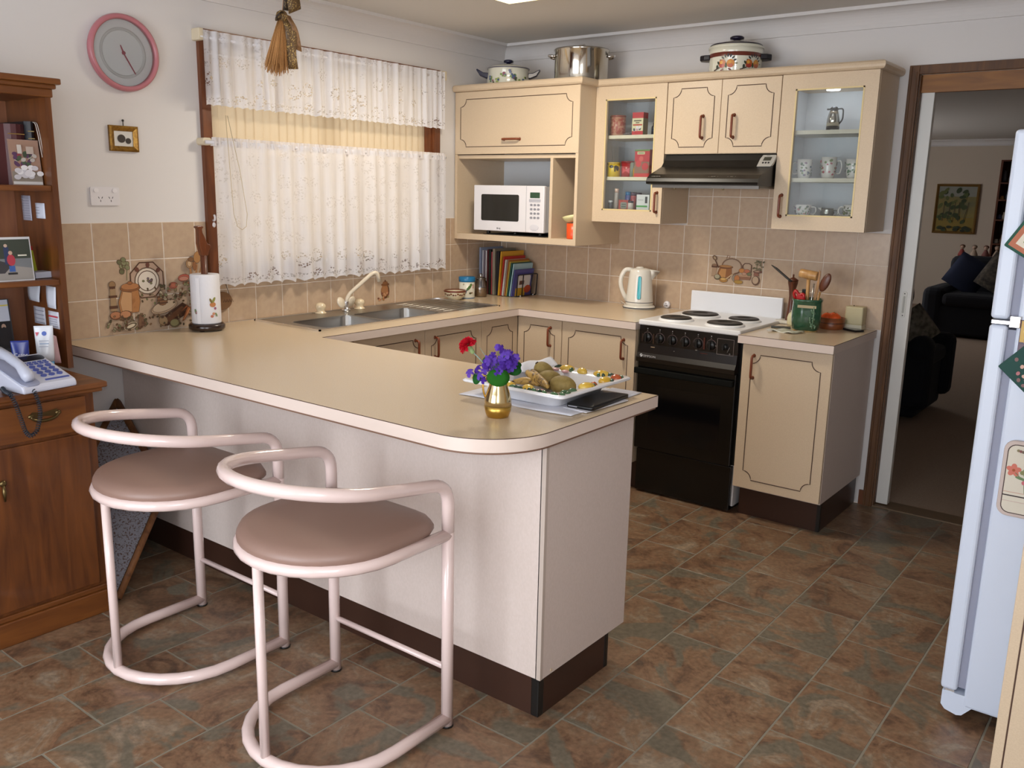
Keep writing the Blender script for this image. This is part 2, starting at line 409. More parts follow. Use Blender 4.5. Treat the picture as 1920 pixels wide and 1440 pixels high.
# ---- vinyl floor tiles, laid in staggered columns
C_STONE = stonemat()
def tilemesh(name, w, h, t, ch, material):
    key = (name, round(w, 4), round(h, 4))
    if key in MC: return MC[key]
    mm = M()
    A = [(-w/2, -h/2), (w/2, -h/2), (w/2, h/2), (-w/2, h/2)]
    c = min(ch, w*.3, h*.3)
    B = [(u+(c if u < 0 else -c), v+(c if v < 0 else -c)) for u, v in A]
    vs = [(u, v, 0) for u, v in A]+[(u, v, t-c*.6) for u, v in A]+[(u, v, t) for u, v in B]
    fs = [(8, 9, 10, 11)]
    for i in range(4):
        j = (i+1) % 4; fs += [(i, j, 4+j, 4+i), (4+i, 4+j, 8+j, 8+i)]
    mm.add(vs, fs)
    MC[key] = mm.mesh(name, material)
    return MC[key]
FW, FH, G = .25, .347, .0065
rest = M(); nt_ = 0
c = -5
while True:
    x0 = 1.03+FW*c
    if x0 > XR: break
    ph = -2.2 if c % 2 else -2.375
    k = -8
    while True:
        y1 = ph-FH*k; y0 = y1-FH; k += 1
        if y1 < YR: break
        a, b = max(x0, 0), min(x0+FW, XR); q, r = max(y0, YR), min(y1, 0)
        if b-a < .02 or r-q < .02: continue
        w, h = b-a-G, r-q-G
        if r > -3.75 and b > .1:
            o = bpy.data.objects.new('tile', tilemesh('tile', w, h, .0012, .0008, C_STONE)); COL.objects.link(o)
            o.parent = floor; o.location = ((a+b)/2, (q+r)/2, -.0012); nt_ += 1
        else: rest.box(a+G/2, b-G/2, q+G/2, r-G/2, -.0012, 0)
    c += 1
o = rest.build('tile_field', C_STONE, floor); o['kind'] = 'stuff'

# ---- wall tiles
def wall_tiles(parent, kind, lo, hi, z0, z1, org, skip=()):
    """one object for each tile; kind 'x' = window wall, 'y' = stove wall"""
    import math as _m
    k = _m.floor((lo-org)/TP)
    while org+TP*k < hi-.01:
        a, b = max(org+TP*k, lo), min(org+TP*(k+1), hi); k += 1
        if b-a < .015: continue
        j = 0
        while ZC+TP*j < z1-.005:
            q, r = max(ZC+TP*j, z0), min(ZC+TP*(j+1), z1); j += 1
            if r-q < .012: continue
            o = bpy.data.objects.new('tile', tilemesh('wall_tile_'+kind, b-a-.0035, r-q-.0035, .006, .0015, C_TILE)); COL.objects.link(o)
            o.parent = parent
            if kind == 'y': o.location = ((a+b)/2, 0, (q+r)/2); o.rotation_euler = (PI/2, 0, 0)
            else: o.location = (0, (a+b)/2, (q+r)/2); o.rotation_euler = (PI/2, 0, PI/2)
Z3 = ZC+3*TP
wall_tiles(wall_left, 'x', -2.95, -.008, ZC, ZC+TP, TY0)
wall_tiles(wall_left, 'x', -2.95, -2.157, ZC+TP, Z3, TY0)
wall_tiles(wall_left, 'x', -2.157, -.608, ZC+TP, 1.098, TY0)
wall_tiles(wall_left, 'x', -.608, -.008, ZC+TP, Z3, TY0)
wall_tiles(wall_back, 'y', .008, 2.392, ZC, Z3, TX0)
wall_tiles(wall_back, 'y', 1.312, 1.91, Z3, 1.72, TX0)
m = M(); m.box(0, .0045, -2.95, -2.16, ZC, Z3); m.box(0, .0045, -2.16, -.605, ZC, 1.098); m.box(0, .0045, -.605, 0, ZC, Z3); m.build('grout', C_GROUT, wall_left)
m = M(); m.box(0, 1.305, -.0045, 0, ZC, Z3); m.box(1.305, 1.915, -.0045, 0, ZC, 1.72); m.box(1.915, 2.392, -.0045, 0, ZC, Z3); m.build('grout', C_GROUT, wall_back)

# ---- printed kitchen still lifes on the tiles
def still_life_big():
    br, dk, gr, cr, rd, pk, ol = '#a8784f', '#5a3a2a', '#7c7f5c', '#d9c4a6', '#a8574a', '#b98a6e', '#4f4a34'
    s = []
    R = random.Random(3)
    # parsley bunch
    for k in range(10): s.append((ell(-.165+R.uniform(-.03, .03), .155+R.uniform(-.03, .055), .014, .012, R.random()*3, 8), R.choice([gr, '#6b6a4c', '#8a8a68'])))
    s.append((line([(-.155, .09), (-.15, .165)], .004), gr))
    # plate (octagon) with a rim
    s += [(ell(-.035, .085, .108, .108, PI/8, 8), dk), (ell(-.035, .085, .103, .103, PI/8, 8), '#b59a86'), (ell(-.035, .080, .075, .075, 0, 20), '#8d7a6a'), (ell(-.035, .080, .071, .071, 0, 20), '#d6cbbb'), (ell(-.035, .080, .056, .056, 0, 20), '#c9bcaa'), (ell(-.035, .080, .054, .054, 0, 20), '#dcd2c4')]
    for k in range(9): s.append((ell(-.035+R.uniform(-.026, .026), .08+R.uniform(-.016, .016), .006, .005, 0, 7), R.choice([dk, gr, '#6f6672'])))
    for a in (.7, 1.5, 2.3): s.append((ell(-.035+.09*math.cos(a), .08+.09*math.sin(a), .014, .010, a, 8), '#6d4438'))
    # pepper grinder
    s += [([(-.262, -.075), (-.226, -.075), (-.228, .055), (-.258, .055)], '#a58a6a'), (rect(-.266, -.222, .0, .012), dk), (rect(-.266, -.222, -.06, -.045), dk), (ell(-.244, .07, .018, .020), '#9a7a58'), (rect(-.258, -.23, .05, .062), dk)]
    # lidded jar
    s += [([(-.205, -.09), (-.10, -.09), (-.088, -.03), (-.095, .035), (-.19, .035), (-.215, -.03)], '#b07a4c'), ([(-.195, -.085), (-.14, -.085), (-.135, .02), (-.185, .03), (-.205, -.03)], '#c69a70'), (ell(-.142, .045, .058, .017, 0, 16), '#8f5c38'), (ell(-.142, .056, .052, .018, 0, 16), '#b27a4f'), (ell(-.142, .075, .014, .008), '#9a6540')]
    # eggs and herbs
    s += [(ell(-.235, -.10, .034, .022), '#8d5a3e'), (ell(-.237, -.097, .030, .019), '#b97f5c'), (ell(-.178, -.10, .034, .022), '#8d5a3e'), (ell(-.18, -.097, .030, .019), '#bd8762')]
    for k in range(22): s.append((ell(R.uniform(-.29, -.06), R.uniform(-.185, -.115), .010, .006, R.random()*3, 7), R.choice([gr, ol, '#8f8a70', '#746a50'])))
    s += [(ell(-.155, -.165, .042, .020, .3, 14), '#cdbfa6'), (ell(-.155, -.165, .036, .014, .3, 14), '#6d6450'), (ell(-.155, -.165, .026, .009, .3, 12), '#d6cab2')]
    s += [([(-.11, -.18), (-.075, -.17), (-.08, -.10), (-.105, -.11)], '#7a5a45')]
    # basket of bread, beehive butter, tray
    s += [(ell(.055, -.075, .085, .034, .25, 16), '#b79c80'), (ell(.055, -.07, .075, .028, .25, 16), '#cbb498'), (ell(.045, -.035, .032, .030), '#8a6242')]
    for k in range(3): s.append((rect(.014, .076, -.055+.018*k, -.049+.018*k), dk))
    s += [([(.03, -.14), (.17, -.06), (.215, -.09), (.19, -.13), (.07, -.185), (.03, -.175)], '#4a3024'), ([(.05, -.145), (.165, -.08), (.19, -.10), (.08, -.165)], '#6a4630'), (ell(.043, -.155, .026, .030, .5), '#a58a68'), (ell(.115, -.175, .032, .024), '#6f6a4a'), (ell(.113, -.172, .028, .020), '#8f8860')]
    # vegetables
    for k in range(26): s.append((ell(R.uniform(.03, .23), R.uniform(-.03, .055), .011, .008, R.random()*3, 8), R.choice([gr, ol, '#8a7a5a', pk, '#b8aa8e'])))
    s += [(ell(.115, .045, .026, .018), rd), (ell(.115, .045, .019, .012), '#a86450'), (ell(.185, .085, .036, .020, .1), rd), (ell(.185, .08, .03, .012), '#b07a68')]
    s += [([(.16, -.165), (.172, -.165), (.228, -.095), (.20, -.085)], '#9a5a38'), ([(.165, -.16), (.172, -.16), (.222, -.098), (.21, -.093)], '#bd7e52'), ([(.155, -.11), (.20, -.085), (.195, -.075)], '#9a5a38')]
    for k in range(6): s.append((ell(.225+.02*k % .07, -.105+R.uniform(-.014, .014), .009), '#a8634c'))
    for k in range(12): s.append((ell(.24+R.uniform(-.025, .03), -.06+R.uniform(-.02, .025), .008, .004, R.random()*3, 6), '#8f8a6c'))
    # utensil jug with spoons
    s += [(line([(.235, .09), (.228, .14)], .012), br), (ell(.225, .165, .022, .026), '#a5805a'), (ell(.225, .165, .013, .016), '#c0a07c'), (line([(.262, .09), (.275, .16)], .010), br), (ell(.278, .20, .023, .034, -.2), '#a87a4c'), (ell(.257, .15, .012, .026), '#8a5c3a'), (line([(.285, .1), (.31, .17)], .008), '#a07048'), (ell(.235, .19, .018, .012), '#7f5a3c')]
    s += [([(.232, -.04), (.285, -.04), (.296, .0), (.288, .085), (.232, .085), (.226, .0)], '#8f6c50'), ([(.24, -.035), (.268, -.035), (.272, .075), (.24, .075), (.234, .0)], '#c0a284'), (ell(.26, .085, .031, .008), '#7a4a3a')]
    for k in range(60): s.append((ell(R.uniform(-.27, .26), R.uniform(-.19, -.10), .006, .004, R.random()*3, 6), R.choice([ol, dk, '#7a6a4a', '#8a6a48', '#6a5038'])))
    for k in range(40): s.append((ell(R.uniform(-.10, .24), R.uniform(-.05, .06), .006, .004, R.random()*3, 6), R.choice([ol, '#6f7a52', '#5a4a34', '#94866a', '#8a5a44'])))
    for k in range(16): s.append((ell(R.uniform(.2, .29), R.uniform(-.13, -.03), .005, .003, R.random()*3, 6), R.choice(['#8f8a6c', '#a0704c', '#7a7454'])))
    return s
print_on('tile_print', wall_left, lambda u, v, d: (.006+d, -2.432+.76*u, 1.058+.76*v), still_life_big(), step=.00006, outline=(.0026, '#5a4030'))
def still_life_small():
    R = random.Random(5); s = []
    br, dk, gr = '#9a6a42', '#5a3a28', '#6f7050'
    s += [(ell(-.02, .035, .062, .060, 0, 20), '#8a6a52'), (ell(-.02, .035, .056, .054, 0, 20), '#b39c86'), (line([(-.055, .09), (-.05, .115), (-.035, .112), (-.04, .092)], .005), '#8a6a52')]
    s += [([(-.095, -.055), (-.03, -.055), (-.018, -.02), (-.02, .025), (-.092, .025), (-.105, -.02)], '#8f5c34'), ([(-.088, -.05), (-.055, -.05), (-.052, .015), (-.085, .015), (-.098, -.02)], '#b9854f'), (ell(-.056, .03, .044, .012, 0, 14), '#77492a'), (ell(-.056, .034, .038, .009, 0, 14), '#a87848')]
    s += [(line([(-.10, .02), (-.118, .06), (-.128, .085)], .008), dk), (ell(-.128, .092, .012, .018, .5), '#7a5a40'), (ell(-.128, .092, .007, .012, .5), '#b39a7a'), ([(-.142, -.045), (-.115, -.045), (-.112, .025), (-.138, .025)], '#a68a70'), (rect(-.143, -.11, .02, .034), dk), (ell(-.127, .038, .015, .008), '#8a6a52'), (ell(-.104, -.05, .020, .020), '#5f5a44'), (ell(-.106, -.046, .016, .016), '#a39a80'), (ell(-.065, -.068, .025, .018), '#a5793e'), (ell(-.067, -.062, .017, .010), '#c9a05c'), (line([(-.05, -.06), (-.01, -.02)], .006), '#c9b08c')]
    s += [(line([(.05, .005), (.048, .05), (.06, .065), (.085, .066), (.10, .055), (.10, .0)], .006), dk), ([(.015, -.03), (.1, -.035), (.095, -.055), (.04, -.055)], '#8a6048'), ([(.02, -.02), (.10, -.02), (.1, -.032), (.03, -.034)], '#b08a6c'), (ell(.045, .01, .018, .016), '#b97a3e'), (ell(.075, .008, .017, .014), '#b0684a'), (ell(.06, -.012, .013, .010), '#b89078'), (ell(.09, -.012, .012, .012), gr), (ell(.008, -.05, .020, .024), '#8f8474'), (ell(.018, -.05, .016, .024), '#b0703f'), (ell(.028, -.075, .026, .014), '#a5813c'), (line([(0, -.015), (.03, -.005)], .008), '#6a4a34')]
    s += [(ell(.132, -.055, .023, .033), '#5f4230'), (ell(.130, -.052, .018, .028), '#b39a80'), ([(.118, -.02), (.148, -.02), (.145, .005), (.12, .005)], '#8a5a48'), (ell(.14, .01, .026, .009), '#6a3e30'), (ell(.137, .012, .017, .005), '#b08e76')]
    for k in range(14): s.append((ell(.135+R.uniform(-.02, .04), .045+R.uniform(-.025, .045), .007, .004, R.random()*3, 6), R.choice([gr, '#5f6040', '#82805c'])))
    s.append((line([(.13, .01), (.135, .07), (.15, .085)], .003), gr))
    return s
print_on('tile_print', wall_back, lambda u, v, d: (TX0+3*TP+.93*u, -.006-d, 1.1325+.72*v), still_life_small(), step=.00008, outline=(.0022, '#5f4432'))
j = [(ell(0, -.005, .033, .042, 0, 16), '#5f3a22'), (ell(-.004, 0, .027, .036, 0, 16), '#9a6a44'), (ell(0, .032, .032, .009), '#7a4c2c'), (ell(0, .043, .02, .008), '#8f5f3a'), (ell(0, .052, .006), '#6a4028')]
R_ = random.Random(2)
for k in range(14): j.append((ell(R_.uniform(-.06, .02), R_.uniform(-.06, -.01), .008, .006, 0, 7), R_.choice(['#a86a4a', '#7a4a38', '#b88a66', '#8a7a50'])))
print_on('tile_print', wall_left, lambda u, v, d: (.006+d, TY0+TP*10.5+u, .975+v), j)

# ---- window in the left wall
win = M()
win.box(0, .022, -2.155, WY0, 1.10, 2.19); win.box(0, .022, WY1, -.61, 1.10, 2.19); win.box(0, .022, WY0, WY1, WZ1, 2.19); win.box(0, .03, WY0, WY1, 1.10, WZ0)
win.box(-.1, 0, WY0, WY0+.012, WZ0, WZ1); win.box(-.1, 0, WY1-.012, WY1, WZ0, WZ1); win.box(-.1, 0, WY0, WY1, WZ1-.012, WZ1); win.box(-.1, 0, WY0, WY1, WZ0, WZ0+.012)
window = struct('window_1', win, C_WIN)
m = M()
for a, b in ((WY0+.012, -1.39), (-1.37, WY1-.012)):
    m.box(-.095, -.075, a, a+.035, WZ0+.012, WZ1-.012); m.box(-.095, -.075, b-.035, b, WZ0+.012, WZ1-.012); m.box(-.095, -.075, a, b, WZ0+.012, WZ0+.047); m.box(-.095, -.075, a, b, WZ1-.047, WZ1-.012)
m.build('sash_frame', mat('#cfcabf', .4, name='cream_aluminium'), window)
for a, b in ((WY0+.047, -1.425), (-1.335, WY1-.047)):
    m = M(); m.box(-.088, -.083, a, b, WZ0+.047, WZ1-.047); m.build('pane', glassmat(), window)

# ---- door to the living room
m = M(); m.box(2.395, DX0, -.018, 0, 0, 2.13); m.box(DX1, DX1+.045, -.018, 0, 0, 2.13); m.box(DX0, DX1, -.018, 0, DZ, 2.13)
m.box(2.401, 2.409, -.022, -.018, 0, 2.124); m.box(2.426, 2.432, -.021, -.018, 0, 2.10)
m.box(DX0, DX0+.006, 0, .11, 0, DZ)
door = struct('door_1', m, C_JAMB, bevel=.003, bseg=1)
m = M(); m.box(DX0, DX1, .022, .05, 2.012, DZ); m.build('head_board', C_JAMBH, door)
m = M(); m.box(DX0+.006, 2.503, .036, .074, .012, 2.03); sl = m.build('sliding_leaf', mat('#d9d6d0', .35, name='white_gloss_paint'), door, bevel=.002)
pm = PY(.036)
m = M(); m.prism(pm, rrect(2.462, 2.484, .965, 1.095, .011), 0, .003); m.build('flush_pull', mat('#d2cfc6', .3, name='white_pull'), sl)
m = M(); m.prism(pm, rrect(2.468, 2.478, .988, 1.072, .005), .0026, .0034, 0)
m.prism(pm, ell(2.473, 1.083, .003), .003, .004, 1); m.prism(pm, ell(2.473, .977, .003), .003, .004, 1); m.build('pull_recess', [mat('#a9a69c', .4), mat('#3a342c', .4)], sl)
m = M(); m.box(DX0, DX1, -.005, .115, -.002, .006); m.build('threshold_strip', mat('#6a543c', .5, name='threshold_timber'), door)
m = M(); m.box(2.372, 2.395, -.012, 0, 0, .075); struct('baseboard_back', m, mat('#6b3a18', .4, name='skirting_timber'))

# ---- living room beyond
m = M(); m.box(-1.4, 4.6, .11, 9.9, -.1, .004); struct('floor_living_room', m, mat('#a58f7c', .95, name='carpet_pile', col2='#97816f', scale=180, bump=.4, bscale=260))
m = M(); m.box(-1.4, 4.6, .11, 9.9, CEIL, CEIL+.1); struct('ceiling_living_room', m, C_CEIL)
m = M(); m.box(-1.4, 4.6, 9.8, 9.9, 0, CEIL); struct('wall_far', m, mat('#cdbfae', .9, name='living_room_paint'))
m = M(); m.box(-1.5, -1.4, .11, 5.6, 0, CEIL); m.box(-1.5, -1.4, 7.6, 9.9, 0, CEIL); m.box(-1.5, -1.4, 5.6, 7.6, 0, .75); m.box(-1.5, -1.4, 5.6, 7.6, 2.05, CEIL); struct('wall_living_left', m, mat('#cdbfae', .9, name='living_room_paint'))
m = M(); m.box(4.6, 4.7, .11, 9.9, 0, CEIL); struct('wall_living_right', m, mat('#cdbfae', .9, name='living_room_paint'))
m = M(); m.box(-1.4, -.1, .05, .11, 0, CEIL); m.box(XR, 4.6, .05, .11, 0, CEIL); struct('wall_living_front', m, C_WALL)
m = M(); m.prism(lambda u, v, d: (d, 9.8-u, v), cp, -1.4, 4.6, sm=True); struct('trim_3', m, C_WALL)
# ================================================================== FITTED KITCHEN
def groove_path(u0, u1, v0, v1, r, n=6, st=.006):
    P = []
    for cu, cv, a0, su, sv in ((u1, v1, PI, -1, -1), (u1, v0, PI/2, -1, 1), (u0, v0, 0, 1, 1), (u0, v1, -PI/2, 1, -1)):
        arc = [(cu+r*math.cos(a0+PI/2*k/n), cv+r*math.sin(a0+PI/2*k/n)) for k in range(n+1)]
        if su == sv: arc = arc[::-1] if False else arc
        P.append(arc)
    # order: top right, bottom right, bottom left, top left (clockwise) - each arc is concave about its corner
    out = []
    tr = [(u1-r*math.cos(t), v1-r*math.sin(t)) for t in [PI/2*k/n for k in range(n+1)]]        # from (u1-r,v1) to (u1,v1-r)
    br = [(u1-r*math.sin(t), v0+r*math.cos(t)) for t in [PI/2*k/n for k in range(n+1)]]        # (u1,v0+r) to (u1-r,v0)
    bl = [(u0+r*math.cos(t), v0+r*math.sin(t)) for t in [PI/2*k/n for k in range(n+1)]]        # (u0+r,v0) to (u0,v0+r)
    tl = [(u0+r*math.sin(t), v1-r*math.cos(t)) for t in [PI/2*k/n for k in range(n+1)]]        # (u0,v1-r) to (u0+r,v1)
    return [(u1-r-st, v1)]+[(u1-r-st, v1)]*0+tr+br+bl+tl
def add_groove(parent, mp, u0, u1, v0, v1, r=.042):
    P = groove_path(u0, u1, v0, v1, r)
    m = M(); m.tube([mp(u, v, .0004) for u, v in P], .0021, 6, closed=True)
    return m.build('groove', C_LINE, parent)
def add_handle(parent, mp, u, v, L=.098, vert=True):
    h = L/2
    if vert: P = [mp(u, v+h, -.002), mp(u, v+h, .026), mp(u, v-h, .026), mp(u, v-h, -.002)]
    else: P = [mp(u-h, v, -.002), mp(u-h, v, .026), mp(u+h, v, .026), mp(u+h, v, -.002)]
    m = M(); m.tube(fillet(P, .02, 5), .0062, 8)
    for p in (P[0], P[3]): m.ball(p, .0095, 8, 6)
    return m.build('handle', C_KNOB, parent)
def add_door(parent, mp, u0, u1, v0, v1, groove=True, handle=None, gm=.045, th=.018, vert=True, L=.098, name='door', r=.042):
    m = M(); m.mbox(mp, u0+.0012, u1-.0012, v0+.0012, v1-.0012, -th, 0)
    d = m.build(name, C_CREAM, parent, bevel=.0012, bseg=1)
    if groove: add_groove(d, mp, u0+gm, u1-gm, v0+gm*.95, v1-gm*.95, r)
    if handle: add_handle(d, mp, handle[0], handle[1], L, vert)
    return d

# ---- worktop, U-shaped, one continuous piece with the breakfast bar
D = .645
TH = .038
bar = [(.007, -2.043), (.007, -2.85)]
bar += [(2.27-.215+.215*math.cos(a), -2.85+.215+.215*math.sin(a)) for a in [-PI/2+PI/2*k/24 for k in range(25)]]
bar += [(2.27, -2.043)]
m = M(); zp = PZ(ZC)
m.prism(zp, bar, -TH, 0)
HX0, HX1, HY0, HY1 = .205, .497, -1.89, -1.09
m.box(.007, D, -2.043, HY0, ZC-TH, ZC); m.box(.007, HX0, HY0, HY1, ZC-TH, ZC); m.box(HX1, D, HY0, HY1, ZC-TH, ZC); m.box(.007, D, HY1, -.007, ZC-TH, ZC)
m.box(D, 1.383, -D, -.007, ZC-TH, ZC)
wt = m.build('worktop', C_TOP, loc=(.3, -1.2, ZC-TH))
tag(wt, 'long fawn laminate worktop wrapping the corner and ending in a rounded breakfast bar', 'worktop')
edge = [(.007, -2.85)]+bar[2:]+[(D, -2.043), (D, -D), (1.383, -D), (1.383, -.007)]
def ribbon(pts, z0, z1, out, name, mt, parent):
    mm = M()
    pts = [p for i, p in enumerate(pts) if i == 0 or math.hypot(p[0]-pts[i-1][0], p[1]-pts[i-1][1]) > 1e-5]
    nr = []
    for a, b in zip(pts, pts[1:]): l = math.hypot(b[0]-a[0], b[1]-a[1]); nr.append(((b[1]-a[1])/l, -(b[0]-a[0])/l))
    prev = None
    for i, (a, b) in enumerate(zip(pts, pts[1:])):
        def off_(p, k):      # mitred outward point at the joint of segments k-1 and k
            n0 = nr[max(k-1, 0)]; n1 = nr[min(k, len(nr)-1)]; q = 1+n0[0]*n1[0]+n0[1]*n1[1]
            return (p[0]+(n0[0]+n1[0])/q*out, p[1]+(n0[1]+n1[1])/q*out)
        A, B = off_(a, i), off_(b, i+1)
        vs = [(a[0], a[1], z0), (A[0], A[1], z0), (A[0], A[1], z1), (a[0], a[1], z1), (b[0], b[1], z0), (B[0], B[1], z0), (B[0], B[1], z1), (b[0], b[1], z1)]
        mm.add(vs, [(0, 1, 5, 4), (3, 7, 6, 2)], 0, False)
        if prev is not None and nr[i][0]*nr[i-1][0]+nr[i][1]*nr[i-1][1] > .9:
            mm.v += vs[5:7]; n_ = len(mm.v); mm.f.append([prev[0], n_-2, n_-1, prev[1]]); prev = (n_-2, n_-1)
        else:
            mm.v += [vs[1], vs[2], vs[5], vs[6]]; n_ = len(mm.v); mm.f.append([n_-4, n_-2, n_-1, n_-3]); prev = (n_-2, n_-1)
        mm.mi.append(0); mm.sm.append(True)
    return mm.build(name, mt, parent, recalc=False)
ribbon(edge, ZC-TH, ZC-.0022, .0015, 'edge_band', C_TOPEDGE, wt)
ribbon(edge, ZC-.0022, ZC-.0002, .0016, 'edge_seam', C_LINE, wt)
m = M(); m.box(.02, 1.9, -2.78, -2.62, ZC-TH-.006, ZC-TH)
sub = [(.02, -2.62), (.02, -2.849)]+[(2.269-.215+.215*math.cos(a), -2.849+.215+.215*math.sin(a)) for a in [-PI/2+PI/2*k/24 for k in range(25)]]+[(2.269, -2.05), (.02, -2.05)]
m = M(); m.prism(PZ(0), sub, ZC-TH-.006, ZC-TH); m.build('underside_strip', mat('#7a5a48', .6, name='brown_underside'), wt)
m = M(); m.box(1.932, 2.372, -D, -.007, ZC-TH, ZC)
wt2 = m.build('worktop', C_TOP, loc=(2.15, -.3, ZC-TH)); tag(wt2, 'short fawn worktop over the single cupboard between stove and doorway', 'worktop')
e2 = [(1.932, -.007), (1.932, -D), (2.372, -D), (2.372, -.007)]
ribbon(e2, ZC-TH, ZC-.0022, .0015, 'edge_band', C_TOPEDGE, wt2); ribbon(e2, ZC-.0022, ZC-.0002, .0016, 'edge_seam', C_LINE, wt2)

# ---- base cabinets
ZB = ZC-TH-.001
def carcase(parent, x0, x1, y0, y1, z0, z1, mt=C_CREAMS): m = M(); m.box(x0, x1, y0, y1, z0, z1); return m.build('carcase', mt, parent)
c = thing('base_cabinet', 'cream corner cupboard under the worktop with two doors meeting at the inner corner', 'cabinet', (.3, -.3, 0))
m = M(); m.prism(PZ(0), [(.01, -.01), (.918, -.01), (.918, -.602), (.602, -.602), (.602, -.935), (.01, -.935)], .15, ZB); m.build('carcase', C_CREAMS, c)
add_door(c, PY(-.62), .622, .918, .167, ZB-.004, handle=(.845, .76)); add_door(c, PX(.62), -.935, -.622, .167, ZB-.004)
m = M(); m.box(.54, .918, -.545, -.53, 0, .15); m.box(.53, .545, -.935, -.545, 0, .15); m.build('kickboard', C_KICK, c)
c = thing('base_cabinet', 'cream cupboard under the worktop, its door touching the stove', 'cabinet', (1.15, -.3, 0))
carcase(c, .92, 1.374, -.602, -.01, .15, ZB); add_door(c, PY(-.62), .92, 1.374, .167, ZB-.004, handle=(1.305, .748))
m = M(); m.box(.92, 1.38, -.545, -.53, 0, .15); m.build('kickboard', C_KICK, c)
c = thing('base_cabinet', 'cream sink cupboard with two grooved doors below the window', 'cabinet', (.3, -1.4, 0))
m = M(); m.box(.01, .602, -1.838, -.937, .15, .62); m.box(.52, .602, -1.838, -.937, .62, ZB); m.box(.01, .19, -1.838, -.937, .62, ZB); m.build('carcase', C_CREAMS, c)
add_door(c, PX(.62), -1.371, -.937, .167, ZB-.004, handle=(-1.30, .76)); add_door(c, PX(.62), -1.838, -1.371, .167, ZB-.004, handle=(-1.44, .76))
m = M(); m.box(.53, .545, -1.838, -.937, 0, .15); m.build('kickboard', C_KICK, c)
c = thing('base_cabinet', 'cream single cupboard between stove and doorway, tall grooved door on a brown plinth', 'cabinet', (2.15, -.3, 0))
carcase(c, 1.946, 2.366, -.602, -.01, .152, ZB, C_PANEL); add_door(c, PY(-.62), 1.946, 2.366, .158, ZB-.004, handle=(2.005, .752), gm=.048, L=.105)
m = M(); m.box(1.955, 2.352, -.545, -.53, 0, .152); m.box(2.336, 2.352, -.53, -.012, 0, .152); m.box(1.955, 1.97, -.53, -.012, 0, .152); m.build('kickboard', C_KICK, c)
m = M(); m.box(2.338, 2.3545, -.5475, -.53, 0, .152); m.build('plinth_corner', C_BLACKP, c)
# peninsula
c = thing('breakfast_bar_cabinet', 'linen-textured panelled back of the breakfast bar on a brown kickboard', 'cabinet', (1.1, -2.35, 0))
m = M(); m.box(.01, 2.217, -2.582, -2.13, .13, ZB-.006); m.build('carcase', C_CREAMS, c)
m = M(); m.box(.008, 2.222, -2.60, -2.582, .13, ZB-.006); m.build('back_panel', C_PANEL, c, bevel=.001, bseg=1)
m = M(); m.box(2.217, 2.235, -2.60, -2.125, .13, ZB-.006); m.build('end_panel', C_PANEL, c, bevel=.001, bseg=1)
m = M(); m.box(2.222, 2.2358, -2.6006, -2.588, .1305, ZB-.007); m.build('edge_strip', mat('#bdaea3', .4, name='panel_edge_strip'), c)
m = M(); m.box(.012, 2.215, -2.588, -2.572, 0, .13); m.box(2.20, 2.222, -2.575, -2.215, 0, .13); m.box(.012, 2.2, -2.23, -2.215, 0, .13); m.build('kickboard', C_KICK, c)
m = M(); m.box(2.196, 2.2245, -2.5905, -2.562, 0, .1295); m.build('plinth_corner', C_BLACKP, c, bevel=.004)
m = M(); m.box(2.204, 2.2245, -2.222, -2.2, 0, .1295); m.build('plinth_corner', C_BLACKP, c, bevel=.004)
m = M(); m.prism(lambda u, v, d: (2.235+d, u, v), ell(-2.545, .142, .005), 0, .002); m.build('cover_cap', C_CREAM, c)
for k in range(3):
    add_door(c, lambda u, v, d: (u, -2.112+d, v), .66+.52*k, 1.18+.52*k, .15, ZB-.01, groove=False)

# ---- wall cabinets
TOPZ = 2.085
c = thing('microwave_cabinet', 'cream wall unit in the corner with lift-up door over an open microwave niche', 'cabinet', (.44, -.2, 1.246))
yf = -.45
m = M()
m.box(.008, .026, yf, -.008, 1.246, TOPZ); m.box(.864, .882, yf-.014, -.008, 1.246, TOPZ); m.box(.026, .864, yf-.012, -.008, 1.246, 1.279); m.box(.026, .864, yf, -.008, 1.712, 1.732); m.box(.026, .864, yf, -.008, 2.065, TOPZ)
m.build('carcase', C_CREAM, c)
m = M(); m.box(.008, .026, yf-.014, yf, 1.246, 1.735); m.build('front_stile', C_CREAM, c)
m = M(); m.box(.698, .716, yf-.01, -.016, 1.279, 1.712); m.build('divider', C_CREAM, c)
m = M(); m.box(.026, .864, -.016, -.009, 1.279, 2.065); m.build('back_panel', C_INNER, c)
add_door(c, PY(-.466), .008, .882, 1.735, TOPZ, handle=(.433, 1.815), vert=False, L=.11, gm=.045, name='flap_door')

